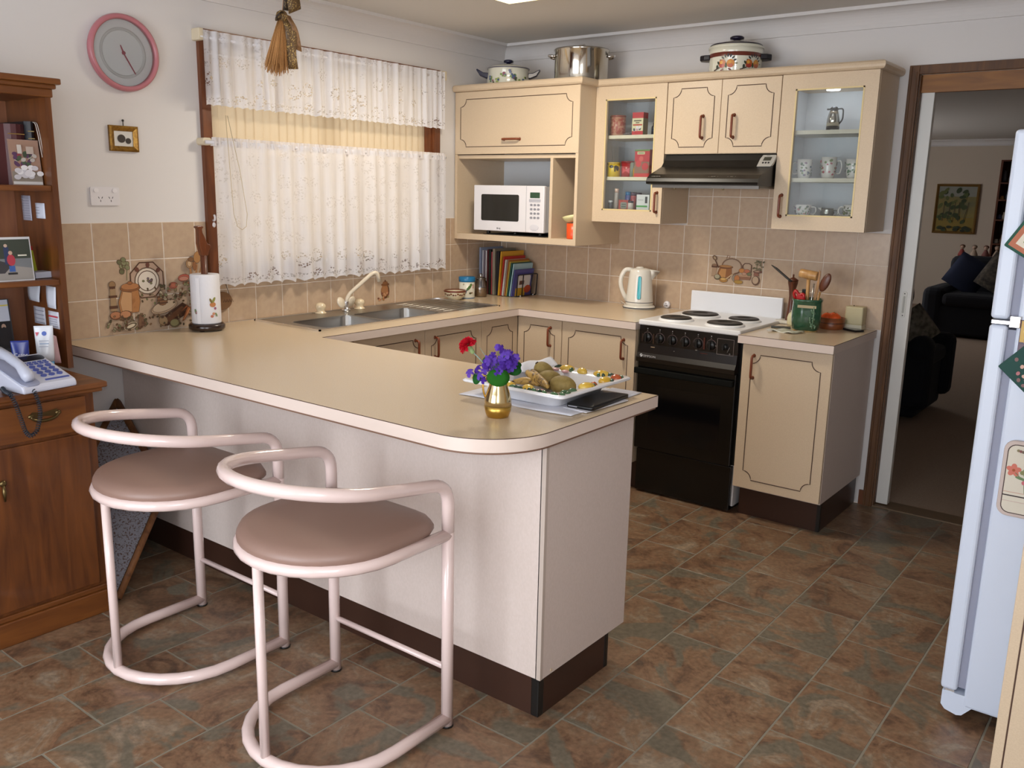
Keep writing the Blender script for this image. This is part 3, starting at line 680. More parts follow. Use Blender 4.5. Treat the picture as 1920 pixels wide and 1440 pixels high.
def glass_cab(label, x0, x1, hx, ox0, ox1):
    c = thing('glass_cabinet', label, 'cabinet', ((x0+x1)/2, -.15, 1.377))
    m = M(); m.box(x0, x0+.016, -.292, -.008, 1.377, TOPZ); m.box(x1-.016, x1, -.292, -.008, 1.377, TOPZ); m.box(x0+.016, x1-.016, -.292, -.008, 1.377, 1.436); m.box(x0+.016, x1-.016, -.292, -.008, 2.03, TOPZ)
    m.build('carcase', C_CREAM, c)
    m = M(); m.box(x0+.016, x1-.016, -.016, -.009, 1.436, 2.03); m.box(x0+.016, x0+.018, -.29, -.016, 1.436, 2.03); m.box(x1-.018, x1-.016, -.29, -.016, 1.436, 2.03); m.build('lining', C_INNER, c)
    for z in (1.618, 1.836):
        m = M(); m.box(x0+.018, x1-.018, -.272, -.016, z-.018, z); m.build('shelf', mat('#ded6be', .5, name='cream_shelf'), c)
    mp = PY(-.31); z0, z1, oz0, oz1 = 1.377, TOPZ, 1.447, 2.012
    m = M()
    m.mbox(mp, x0+.001, ox0, z0, z1, -.018, 0); m.mbox(mp, ox1, x1-.001, z0, z1, -.018, 0); m.mbox(mp, ox0, ox1, z0, oz0, -.018, 0); m.mbox(mp, ox0, ox1, oz1, z1, -.018, 0)
    d = m.build('door', C_CREAM, c)
    m = M()
    for a, b, e, f in ((ox0-.007, ox0, oz0-.007, oz1+.007), (ox1, ox1+.007, oz0-.007, oz1+.007), (ox0-.007, ox1+.007, oz0-.007, oz0), (ox0-.007, ox1+.007, oz1, oz1+.007)): m.mbox(mp, a, b, e, f, -.001, .0012)
    m.build('glazing_bead', mat('#d9c48f', .4, name='bead'), d)
    m = M(); m.mbox(mp, ox0, ox1, oz0, oz1, -.012, -.009); m.build('pane', glassmat((.96, .98, .98), .07), d)
    add_handle(d, mp, hx, 1.487, .10)
    return c
glass_cab('glass-fronted wall cupboard stacked with food tins and packets', .882, 1.31, 1.281, .952, 1.243)
gR = glass_cab('glass-fronted wall cupboard of floral mugs with a small light inside', 1.912, 2.352, 1.952, 1.986, 2.285)
c = thing('hood_cabinet', 'cream two-door wall cupboard above the range hood', 'cabinet', (1.61, -.15, 1.732))
m = M(); m.box(1.312, 1.91, -.292, -.008, 1.732, TOPZ); m.build('carcase', C_CREAMS, c)
add_door(c, PY(-.31), 1.312, 1.608, 1.732, TOPZ, handle=(1.517, 1.862), gm=.036, L=.105); add_door(c, PY(-.31), 1.608, 1.91, 1.732, TOPZ, handle=(1.682, 1.862), gm=.036, L=.105)
# crown moulding on top
def half_round(h, out, n=6): return [(-.05, 0), (0, 0)]+[(out*math.sin(PI*k/n)**.7 if 0 < k < n else 0, h*(1-math.cos(PI*k/n))/2) for k in range(1, n)]+[(0, h), (-.05, h)]
pr = half_round(.040, .024)
m = M()
path = [(.004, -.462), (.882, -.462), (.882, -.306), (2.352, -.306), (2.352, -.006)]
vs = []; n_ = len(pr)
for i, p in enumerate(path):
    ns_ = []
    for a, b in ((path[i-1], p) if i else (p, path[1]), (p, path[i+1]) if i < len(path)-1 else (path[i-1], p)):
        l = math.hypot(b[0]-a[0], b[1]-a[1]); ns_.append(((b[1]-a[1])/l, -(b[0]-a[0])/l))
    k = 1+ns_[0][0]*ns_[1][0]+ns_[0][1]*ns_[1][1]
    mx_, my_ = (ns_[0][0]+ns_[1][0])/k, (ns_[0][1]+ns_[1][1])/k
    vs += [(p[0]+mx_*u, p[1]+my_*u, TOPZ+v) for u, v in pr]
m.add(vs, [(i*n_+j_, i*n_+(j_+1) % n_, (i+1)*n_+(j_+1) % n_, (i+1)*n_+j_) for i in range(len(path)-1) for j_ in range(n_)]+[list(range(n_)), list(range((len(path)-1)*n_, len(path)*n_))[::-1]])
m.box(.008, .882, -.46, -.008, TOPZ, TOPZ+.008); m.box(.882, 2.352, -.306, -.008, TOPZ, TOPZ+.008)
cr = m.build('crown_moulding', C_CREAM, loc=(1.2, -.2, TOPZ)); tag(cr, 'rounded cream moulding running along the tops of the wall cupboards', 'moulding')

# ---- sink
m = M(); zt = ZC+.004; X0, X1, Y0, Y1 = .045, .512, -1.94, -.655
b1 = (-1.872, -1.52); b2 = (-1.488, -1.105); bx0, bx1 = .222, .48
m.box(X0, bx0, Y0, Y1, ZC, zt); m.box(bx1, X1, Y0, Y1, ZC, zt)
for a, b in ((Y0, b1[0]), (b1[1], b2[0]), (b2[1], Y1)): m.box(bx0, bx1, a, b, ZC, zt)
si = thing('sink', 'stainless steel double sink with drainer set into the worktop under the window', 'sink', (.28, -1.3, ZC))
m.build('drainer_top', mat('#a8a49c', .34, 1, name='worn_steel'), si)
m = M()
for x in (X0, X1): m.box(x-.004, x+.004, Y0-.004, Y1+.004, ZC, zt+.003)
for y in (Y0, Y1): m.box(X0-.004, X1+.004, y-.004, y+.004, ZC, zt+.003)
m.build('rim', C_CHROME, si)
for a, b in (b1, b2):
    m = M(); n = 4; prof = rrect(bx0-.006, bx1+.006, a-.006, b+.006, .045); pin = rrect(bx0+.02, bx1-.02, a+.02, b-.02, .05)
    N = len(prof); vs = [(x, y, zt+.001) for x, y in prof]+[(x, y, ZC-.15) for x, y in pin]
    m.add(vs, [(i, (i+1) % N, N+(i+1) % N, N+i) for i in range(N)]+[list(range(N, 2*N))], 0, False)
    pr_o = rrect(bx0-.014, bx1+.014, a-.014, b+.014, .05)
    vs = [(x, y, zt+.0012) for x, y in prof]+[(x, y, zt+.0005) for x, y in pr_o]
    m.add(vs, [(i, (i+1) % N, N+(i+1) % N, N+i) for i in range(N)])
    m.build('bowl', mat('#a9a7a4', .3, 1, name='brushed_steel'), si, recalc=False)
    m = M(); m.lathe([(0, 0), (.028, 0), (.028, .004), (.02, .005), (0, .003)], ((bx0+bx1)/2, (a+b)/2, ZC-.15), 16); m.build('drain', C_CHROME, si)
for k in range(8):
    m = M(); x = .10+.05*k; m.tube([(x, -1.05, zt), (x, -.70, zt)], .0022, 6); m.build('drainer_rib', mat('#a8a49c', .34, 1, name='worn_steel'), si)
ta = thing('sink_tap', 'almond plastic swivel tap with long angled spout behind the sink', 'tap', (.105, -1.42, zt))
CA = mat('#d8cbb6', .3, name='almond_plastic')
m = M(); m.lathe([(.022, 0), (.022, .012), (.014, .016), (.014, .05), (.012, .055), (0, .055)], (.105, -1.42, zt), 16); m.build('collar', C_CHROME, ta)
m = M(); m.tube(fillet([(.105, -1.42, zt+.045), (.108, -1.405, zt+.085), (.16, -1.285, 1.094), (.168, -1.258, 1.098), (.17, -1.245, 1.05)], .03, 6), .0105, 10); m.build('spout', CA, ta)
for s_, n_ in ((-1, 'hot_handle'), (1, 'cold_handle')):
    m = M(); m.T = Matrix.Translation((.105, -1.42+s_*.035, zt+.048)) @ Matrix.Rotation(s_*.5, 4, 'X') @ Matrix.Rotation(PI/2, 4, 'Y') @ Matrix.Rotation(.4*s_, 4, 'Y')
    m.lathe([(0, -.006), (.026, -.005), (.03, 0), (.026, .006), (0, .008)], (0, 0, 0), 16); m.build(n_, CA, ta)
for i, y in enumerate((-1.565, -1.30)):
    m = M(); m.lathe([(.030, 0), (.030, .004), (.021, .008), (.020, .016), (.026, .026), (.028, .036), (.024, .046), (.012, .053), (0, .055)], (.075, y, zt), 18)
    o = m.build('tap_knob', mat('#dcc9a8', .2, name='cream_acrylic', coat=.5), loc=(.075, y, zt)); tag(o, ['round cream tap knob over the left sink bowl', 'round cream tap knob between the tap and the drainer'][i], 'tap knob', 'round cream tap knobs behind the sink')

# ---- stove
st = thing('electric_stove', 'black-fronted upright electric stove with white enamel hob and four plates', 'stove', (1.66, -.3, 0))
SX0, SX1 = 1.388, 1.928
m = M(); m.box(SX0, SX1, -.565, -.03, .24, .886); m.build('body', C_BLACKP, st)
m = M(); m.box(SX0, SX1, -.56, -.03, .03, .24); m.build('lower_body', C_WHITE, st)
m = M(); m.box(SX0-.002, SX1+.002, -.622, -.045, .886, .912); hob = m.build('hob', C_WHITE, st, bevel=.006)
m = M(); m.box(SX0, SX1-.022, -.055, -.03, .905, 1.018); m.build('splash_panel', mat('#e6e9f0', .2, name='white_enamel_panel'), st, bevel=.004)
for (x, y, r) in ((1.535, -.505, .078), (1.555, -.275, .094), (1.800, -.285, .076), (1.795, -.50, .086)):
    m = M(); m.lathe([(r+.012, 0), (r+.012, .003), (r+.006, .010), (r, .011), (0, .011)], (x, y, .911), 28); w_ = m.build('plate_ring', C_WHITE, hob)
    m = M(); m.lathe([(r, 0), (r, .006), (r-.006, .010), (r*.42, .010), (r*.40, .007), (0, .007)], (x, y, .919), 28)
    m.build('hotplate', mat('#2a2826', .5, name='cast_iron', bump=.1, bscale=200), hob)
cpp = [(-.56, .886), (-.60, .884), (-.604, .79), (-.612, .745), (-.626, .722), (-.626, .700), (-.56, .700)]
m = M(); m.prism(lambda u, v, d: (d, u, v), cpp, SX0-.003, SX1-.012)
cpan = m.build('control_panel', mat('#17110d', .25, name='black_brown_glass'), st)
pm = PY(-.6005)
m = M()
R1 = mat('#4c3a38', .45, name='dial_ring')
for k in range(7):
    x = 1.432+.0695*k; z = .824
    if k < 6:
        m = M(); m.T = Matrix.Translation((x, -.602, z)) @ Matrix.Rotation(PI/2, 4, 'X'); m.lathe([(.0275, 0), (.0275, .0016), (.0245, .0016), (.0245, 0)], (0, 0, 0), 24); m.build('dial_ring', R1, cpan)
    m = M(); m.T = Matrix.Translation((x, -.602, z)) @ Matrix.Rotation(PI/2, 4, 'X')
    rk = .022 if k < 6 else .015
    m.lathe([(rk, 0), (rk, .010), (rk-.003, .014), (0, .014)], (0, 0, 0), 20)
    m.box(-.0045, .0045, -rk*.95, rk*.95, .012, .024)
    m.build('knob', C_BLACKP, cpan)
sh = []
for k in range(6):
    x = 1.432+.0695*k; sh += [(ell(x, .868, .0025), '#d0ccc8'), (rect(x-.003, x+.003, .858, .860), '#8a8078')]
sh += [(line([(1.812, .862), (1.896, .862), (1.896, .786), (1.812, .786), (1.812, .862)], .0022), '#8a7e78'), (rect(1.464, 1.472, .795, .845), '#3a281c'), (rect(1.402, 1.408, .80, .84), '#33231a'), (rect(1.74, 1.748, .80, .858), '#4e2218'), (rect(1.725, 1.765, .778, .781), '#5a2a1e'), (rect(1.455, 1.478, .775, .779), '#a08a70'), (line([(1.866, .80), (1.876, .825)], .003), '#6e6864'), (ell(1.878, .793, .004), '#6e6864'), (ell(1.586, .77, .003), '#8a8078'), (rect(1.70, 1.71, .79, .793), '#a9a29c'), (rect(1.80, 1.808, .823, .825), '#a9a29c'), (line([(1.79, .738), (1.905, .738)], .0016), '#8a6a3c')]
print_on('dial_print', cpan, PY(-.6045), sh)
text_on('badge', 'SIMPSON', .0175, '#d8d8da', cpan, (1.425, -.6262, .7265), (1, 0, 0), (0, -.35, 1))
print_on('badge_mark', cpan, lambda u, v, d: (1.414+u, -.620-d-.45*(.735-.735-v)*0, .733+v), [(ell(0, 0, .008, .008), '#d8d8da'), (line([(-.006, -.003), (.005, .004)], .003), '#17110d')], d0=.0065)
m = M(); m.box(SX0-.004, SX1-.012, -.602, -.565, .242, .697); od = m.build('oven_door', C_BLACK, st, bevel=.004)
m = M(); m.mbox(PY(-.602), SX0+.07, SX1-.08, .30, .58, 0, .001); m.build('oven_window', mat('#0a0a0c', .08, name='oven_glass'), od)
m = M(); m.box(SX0-.010, SX1-.014, -.632, -.614, .638, .668); m.box(SX0-.004, SX0+.02, -.62, -.60, .636, .654); m.box(SX1-.05, SX1-.026, -.62, -.60, .636, .654); m.build('door_handle', mat('#121311', .7, name='black_bakelite', spec=.1), od, bevel=.004)
m = M(); m.box(SX0+.006, SX1-.008, -.588, -.55, .012, .236); m.build('drawer_front', C_BLACK, st, bevel=.003)
m = M(); m.box(SX0+.02, SX1-.02, -.5, -.06, 0, .031); m.build('plinth', C_BLACKP, st)

# ---- range hood
hp = [(-.012, 1.729), (-.30, 1.729), (-.315, 1.70), (-.345, 1.668), (-.40, 1.648), (-.46, 1.628), (-.492, 1.608), (-.50, 1.592), (-.496, 1.580), (-.46, 1.576), (-.012, 1.576)]
h = thing('range_hood', 'black sloping range hood below the small two-door cupboard', 'range hood', (1.61, -.25, 1.575))
m = M(); m.prism(lambda u, v, d: (d, u, v), hp, 1.318, 1.905); m.build('canopy', mat('#0d0c0b', .3, name='black_hood_enamel'), h)
m = M(); m.box(1.33, 1.895, -.45, -.03, 1.566, 1.577); m.box(1.33, 1.895, -.455, -.445, 1.562, 1.577); m.build('filter_tray', mat('#8a8680', .4, .6, name='filter_metal'), h)
for x in (1.44, 1.70):
    m = M(); m.ball((x, -.42, 1.561), .007, 8, 6); m.build('filter_catch', mat('#8a7a58', .4), h)
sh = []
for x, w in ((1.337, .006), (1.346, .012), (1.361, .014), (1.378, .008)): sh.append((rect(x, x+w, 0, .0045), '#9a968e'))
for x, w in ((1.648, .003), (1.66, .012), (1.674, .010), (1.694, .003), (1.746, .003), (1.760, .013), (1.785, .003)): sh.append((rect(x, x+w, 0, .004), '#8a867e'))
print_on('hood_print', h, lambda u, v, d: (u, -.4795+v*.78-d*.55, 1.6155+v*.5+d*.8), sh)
# ================================================================== FREE-STANDING THINGS
# ---- window dressing
def valance(y0, y1, ztop, zbot, xc, amp, seed, nf, n=260, nv=24, scal=.006, nsc=40):
    R = random.Random(seed); ph = [R.uniform(0, 6.28) for _ in range(6)]; fr = [nf*R.uniform(.6, 1.7) for _ in range(6)]; am = [R.uniform(.4, 1) for _ in range(6)]
    tot = sum(am)
    def fn(u, v):           # v=0 at the hem
        f = sum(a*math.sin(2*PI*k*u+p+.5*(1-v)*math.sin(3*p)) for a, k, p in zip(am, fr, ph))/tot
        y = y0+(y1-y0)*u+.004*math.sin(40*u+v)
        z = zbot+(ztop-zbot)*v+(scal*abs(math.sin(PI*nsc*u))-scal)*(1-v)**8
        return (xc+amp*f*(.55+.45*(1-v))+.004, y, z)
    m = M(); m.grid(fn, n, nv); 
    for k in m.uv: m.uv[k] = (m.uv[k][0]*(y1-y0), m.uv[k][1]*(ztop-zbot))
    return m
LACE1 = clothmat('lace_valance', '#f2f2f7', .32, (.012, 0, .90, .22))
LACE2 = clothmat('lace_cafe_curtain', '#f4f4f9', .36, (.012, 0, .90, .17))
# upper
t = thing('lace_valance', 'short white lace valance across the top of the window', 'curtain', (.06, -1.39, 1.87))
valance(-2.165, -.615, 2.178, 1.872, .058, .026, 3, 24, 320).build('lace', LACE1, t, recalc=False)
m = M(); m.tube([(.052, -2.17, 2.150), (.052, -.61, 2.150)], .007, 8); m.build('curtain_rod', C_WPLASTIC, t)
CB = mat('#d8cbb0', .5, name='cream_bracket')
for y in (-2.165, -.605):
    m = M(); m.box(.0, .058, y-.012, y+.012, 2.135, 2.185); m.build('bracket', CB, t, bevel=.004)
t = thing('cafe_curtain', 'long gathered white lace curtain hanging over the lower window', 'curtain', (.06, -1.38, 1.09))
valance(-2.138, -.612, 1.722, 1.084, .062, .034, 11, 15, 320, 34, .013, 22).build('lace', LACE2, t, recalc=False)
m = M(); m.tube([(.055, -2.17, 1.712), (.055, -.60, 1.712)], .008, 8); m.build('curtain_rod', C_WPLASTIC, t)
m = M()
hem = valance(-2.138, -.612, 1.735, 1.697, .058, .026, 5, 48, 300, 4, 0, 1); hem.build('heading_tape', clothmat('lace_heading', '#f2eeee', .4), t, recalc=False)
m = M(); m.prism(lambda u, v, d: (d, -2.165+u, 1.715+v), rrect(-.014, .03, -.016, .016, .012), .0, .05); m.build('bracket', CB, t)
m = M(); m.box(0, .05, -.605, -.59, 1.70, 1.728); m.build('bracket', CB, t)
# vertical blind
vb = thing('vertical_blind', 'closed beige vertical blind inside the window reveal', 'blind', (-.045, -1.38, WZ0))
BL = clothmat('beige_blind_fabric', '#d6c2a2', .27)
m = M(); m.box(-.062, -.022, WY0+.014, WY1-.014, WZ1-.045, WZ1-.014); m.build('head_rail', mat('#d9ccb2', .4), vb)
ns = 29; w = (WY1-WY0-.05)/ns
for k in range(ns):
    y = WY0+.025+w*(k+.5)
    if k in (1, 6): hw = w*.42
    else: hw = w*.56
    m = M(); m.grid(lambda u, v: (-.045+.007*math.sin((u-.5)*1.6)+.002*math.cos((u-.5)*PI), y+(u-.5)*2*hw, WZ0+.03+(WZ1-.05-WZ0-.03)*v), 4, 1)
    m.build('slat', BL, vb, recalc=False)
m = M(); m.tube([(.075, -2.075, 1.83), (.082, -2.07, 1.6), (.085, -2.062, 1.40), (.085, -2.045, 1.345), (.085, -2.02, 1.33), (.085, -1.998, 1.345), (.085, -1.99, 1.40), (.084, -2.02, 1.6), (.075, -2.065, 1.83)], .0014, 5); m.build('pull_cord', mat('#b8a98c', .7), vb)

m = M(); m.tube(fillet([(.022, -2.128, 1.372), (.034, -2.128, 1.372), (.036, -2.128, 1.388), (.030, -2.128, 1.396)], .006, 3), .005, 7); m.ball((.026, -2.128, 1.352), (.006, .009, .012), 8, 6)
o = m.build('curtain_hook', C_WPLASTIC, loc=(.026, -2.128, 1.36)); tag(o, 'small white hook screwed to the window frame beside the lace curtain', 'hook')
# ---- wall clock
cl = thing('wall_clock', 'round pink-rimmed wall clock with pale face high on the white wall', 'clock', (0, -2.50, 2.042))
m = M(); m.T = Matrix.Translation((.001, -2.50, 2.042)) @ Matrix.Rotation(PI/2, 4, 'Y')
m.lathe([(.128, .0), (.146, .006), (.150, .016), (.147, .03), (.138, .036), (.130, .030), (.128, .012)], (0, 0, 0), 56); m.build('rim', mat('#b9747c', .3, name='pink_plastic'), cl)
m = M(); m.T = Matrix.Translation((.001, -2.50, 2.042)) @ Matrix.Rotation(PI/2, 4, 'Y'); m.lathe([(0, 0), (.13, 0), (.13, .010), (0, .010)], (0, 0, 0), 48, sm=False); m.build('dial', mat('#f6f8f8', .6, name='pale_dial'), cl)
m = M(); m.T = Matrix.Translation((.0115, -2.50, 2.042)) @ Matrix.Rotation(PI/2, 4, 'Y'); m.lathe([(.098, 0), (.097, .004), (.088, .004), (.086, 0)], (0, 0, 0), 48); m.build('dial_ring', mat('#dfe0de', .3), cl)
hp_ = lambda u, v, d: (.0145+d, -2.50+u, 2.042+v)
m = M(); m.prism(hp_, [(-.003, .0), (.003, .0), (.049, -.076), (.046, -.079)], 0, .0015); m.build('minute_hand', mat('#b0485c', .4), cl)
m = M(); m.prism(hp_, [(-.004, .0), (.004, .0), (-.010, .03), (-.013, .028)], .0016, .003); m.build('hour_hand', mat('#b0485c', .4), cl)
m = M(); m.T = Matrix.Translation((.0145, -2.50, 2.042)) @ Matrix.Rotation(PI/2, 4, 'Y'); m.lathe([(.007, 0), (.007, .006), (0, .006)], (0, 0, 0), 14); m.build('hand_boss', mat('#b0485c', .4), cl)
m = M(); m.T = Matrix.Translation((.024, -2.50, 2.042)) @ Matrix.Rotation(PI/2, 4, 'Y'); m.lathe([(0, 0), (.131, 0), (.131, .002), (0, .002)], (0, 0, 0), 40, sm=False); m.build('glass', glassmat((1, 1, 1), .09), cl)

# ---- little framed picture, power point
fr = thing('picture_frame', 'tiny gilt-framed picture of two dark discs on the white wall', 'picture', (0, -2.52, 1.65))
def frame(parent, mp, u0, u1, v0, v1, w, t, mt, name='frame'):
    m = M()
    A = [(u0, v0), (u1, v0), (u1, v1), (u0, v1)]; B = [(u0+w, v0+w), (u1-w, v0+w), (u1-w, v1-w), (u0+w, v1-w)]
    vs = [mp(u, v, 0) for u, v in A]+[mp(u, v, t) for u, v in A]+[mp(u+(w*.35 if u == u0 else -w*.35), v+(w*.35 if v == v0 else -w*.35), t*1.25) for u, v in A]+[mp(u, v, t*.6) for u, v in B]+[mp(u, v, 0) for u, v in B]
    fs = []
    for k in range(4):
        for i in range(4): j = (i+1) % 4; fs.append((4*k+i, 4*k+j, 4*k+4+j, 4*k+4+i))
    m.add(vs, fs); return m.build(name, mt, parent)
GILT = mat('#9a7430', .35, .7, name='gilt', col2='#7a5620', scale=90)
frame(fr, PX(.001), -2.582, -2.458, 1.655, 1.757, .021, .012, GILT)
m = M(); m.mbox(PX(.001), -2.575, -2.465, 1.662, 1.75, 0, .004); m.build('card', mat('#d9d6cf', .6), fr)
for (u, v, r) in ((-2.529, 1.706, .0165), (-2.500, 1.698, .0115)):
    m = M(); m.prism(PX(.005), ell(u, v, r, r, 0, 18), 0, .003); m.build('disc', mat('#3d3631', .4), fr)
m = M(); m.tube([(.008, -2.519, 1.757), (.008, -2.519, 1.775)], .002, 6); m.ball((.008, -2.519, 1.778), .005, 8, 6); m.build('hook', mat('#26231f', .4), fr)
so = thing('power_point', 'white double power point on the wall above the tiles', 'power point', (0, -2.617, 1.44))
m = M(); m.prism(PX(.001), rrect(-2.678, -2.556, 1.437, 1.510, .006), 0, .008); m.build('cover_plate', C_WPLASTIC, so)
for y in (-2.655, -2.577):
    m = M(); m.prism(PX(.009), rrect(y-.010, y+.010, 1.489, 1.505, .007), 0, .004); m.build('switch', mat('#ece9ec', .3), so)
for y in (-2.638, -2.594):
    m = M()
    for a, du, dv in ((.5, -.007, .004), (-.5, .007, .004), (0, 0, -.009)):
        m.prism(PX(.009), [(y+du+p*math.cos(a)-q*math.sin(a), 1.464+dv+p*math.sin(a)+q*math.cos(a)) for p, q in ((-.0013, -.004), (.0013, -.004), (.0013, .004), (-.0013, .004))], 0, .0006)
    m.build('socket_slot', mat('#3a3638', .6), so)

# ---- hanging straw broom and ribbon
bx, by, bz = .30, -1.945, 2.19
t = thing('hanging_broom', 'small straw broom with dotted ribbon hanging in front of the window', 'broom', (bx, -1.93, 2.0))
m = M(); m.tube([(bx, -1.905, 2.399), (bx, -1.925, 2.24)], .0028, 6); m.build('handle_cord', mat('#b08a6a', .7), t)
STRAW = mat('#c4935c', .8, name='straw', col2='#a3713f', scale=40, stretch=(30, 30, 1))
R = random.Random(4); m = M()
for k in range(230):
    a = R.random()*2*PI; r0 = .012*math.sqrt(R.random()); q = math.sqrt(R.random()); a2 = a
    p0 = (bx+r0*math.cos(a), -1.93+r0*math.sin(a), 2.235)
    ry = .060; rx = .035
    p2 = (bx+rx*q*math.cos(a2), -1.963+ry*q*math.sin(a2), 2.005+R.uniform(-.012, .02)+.02*q*q)
    p1 = tuple((p0[i]*.5+p2[i]*.5)+(.0, .004*math.sin(a), .0)[i] for i in range(3))
    m.tube([p0, p1, p2], [.0016, .0018, .0012], 4)
s_ = m.build('bristles', STRAW, t); s_['kind'] = 'stuff'
RIB = mat('#5e4526', .6, name='dotted_ribbon', col2='#b89a58', scale=170, lo=.55, hi=.62)
RIBD = mat('#2e2118', .6, name='dark_ribbon', col2='#8a7040', scale=170, lo=.58, hi=.64)
def band(pts, w, mt, name, parent, tw=(0, 1, 0)):
    m = M(); P = fillet(pts, .03, 5); V = Vector(tw).normalized()*w/2
    vs = []
    for p in P: vs += [p-V, p+V]
    n = len(P); m.add(vs, [(2*i, 2*i+1, 2*i+3, 2*i+2) for i in range(n-1)], 0, True)
    o = m.build(name, mt, parent, recalc=False); md = o.modifiers.new('thick', 'SOLIDIFY'); md.thickness = .002; return o
m = M(); m.T = Matrix.Translation((bx, -1.927, 2.245)) @ Matrix.Rotation(.3, 4, 'X'); m.lathe([(0, -.022), (.02, -.02), (.026, -.008), (.024, .008), (.016, .02), (0, .024)], (0, 0, 0), 14); m.build('ribbon_knot', RIB, t)
band([(bx+.01, -1.925, 2.25), (bx+.03, -1.955, 2.255), (bx+.03, -1.972, 2.24), (bx+.01, -1.965, 2.222), (bx+.005, -1.94, 2.232)], .022, RIBD, 'ribbon_loop', t, (1, 0, .3))
band([(bx+.015, -1.918, 2.245), (bx+.03, -1.899, 2.17), (bx+.02, -1.900, 2.10), (bx+.025, -1.893, 2.03)], .044, RIB, 'ribbon_tail', t, (.3, 1, .1))
band([(bx+.02, -1.915, 2.25), (bx+.035, -1.888, 2.20), (bx+.028, -1.872, 2.16), (bx+.03, -1.866, 2.11)], .030, mat('#8f6a44', .6, name='tan_ribbon', col2='#6a4a2c', scale=60), 'ribbon_tail', t, (.3, 1, -.3))
band([(bx+.012, -1.885, 2.395), (bx+.02, -1.880, 2.33), (bx+.02, -1.872, 2.27)], .062, RIB, 'ribbon_tail', t, (.3, 1, .5))
band([(bx+.0, -1.915, 2.398), (bx+.01, -1.905, 2.33), (bx+.005, -1.91, 2.27)], .025, RIBD, 'ribbon_tail', t, (.3, 1, 0))

# ---- square glass ceiling light
t = thing('ceiling_light', 'lit square glass ceiling light over the kitchen floor', 'ceiling light', (1.07, -1.30, 2.40))
m = M(); m.T = Matrix.Translation((1.07, -1.30, 0)); m.box(-.09, .09, -.09, .09, 2.375, 2.399); m.build('mount', C_WPLASTIC, t)
m = M(); m.T = Matrix.Translation((1.07, -1.30, 0))
A = [(-.155, -.155), (.155, -.155), (.155, .155), (-.155, .155)]; B = [(u*.55, v*.55) for u, v in A]
m.add([(u, v, 2.374) for u, v in A]+[(u, v, 2.366) for u, v in A]+[(u, v, 2.342) for u, v in B], [(0, 1, 2, 3), (8, 9, 10, 11)]+[(i, (i+1) % 4, 4+(i+1) % 4, 4+i) for i in range(4)]+[(4+i, 4+(i+1) % 4, 8+(i+1) % 4, 8+i) for i in range(4)])
m.build('glass_shade', mat('#ffe6a8', .4, emit=3.2, name='lit_glass_shade'), t)
pl = bpy.data.lights.new('ceiling_lamp', 'AREA'); pl.energy = 22; pl.color = (1, .90, .76); pl.shape = 'SQUARE'; pl.size = .28
plo = bpy.data.objects.new('ceiling_lamp', pl); COL.objects.link(plo); plo.location = (1.07, -1.30, 2.335)

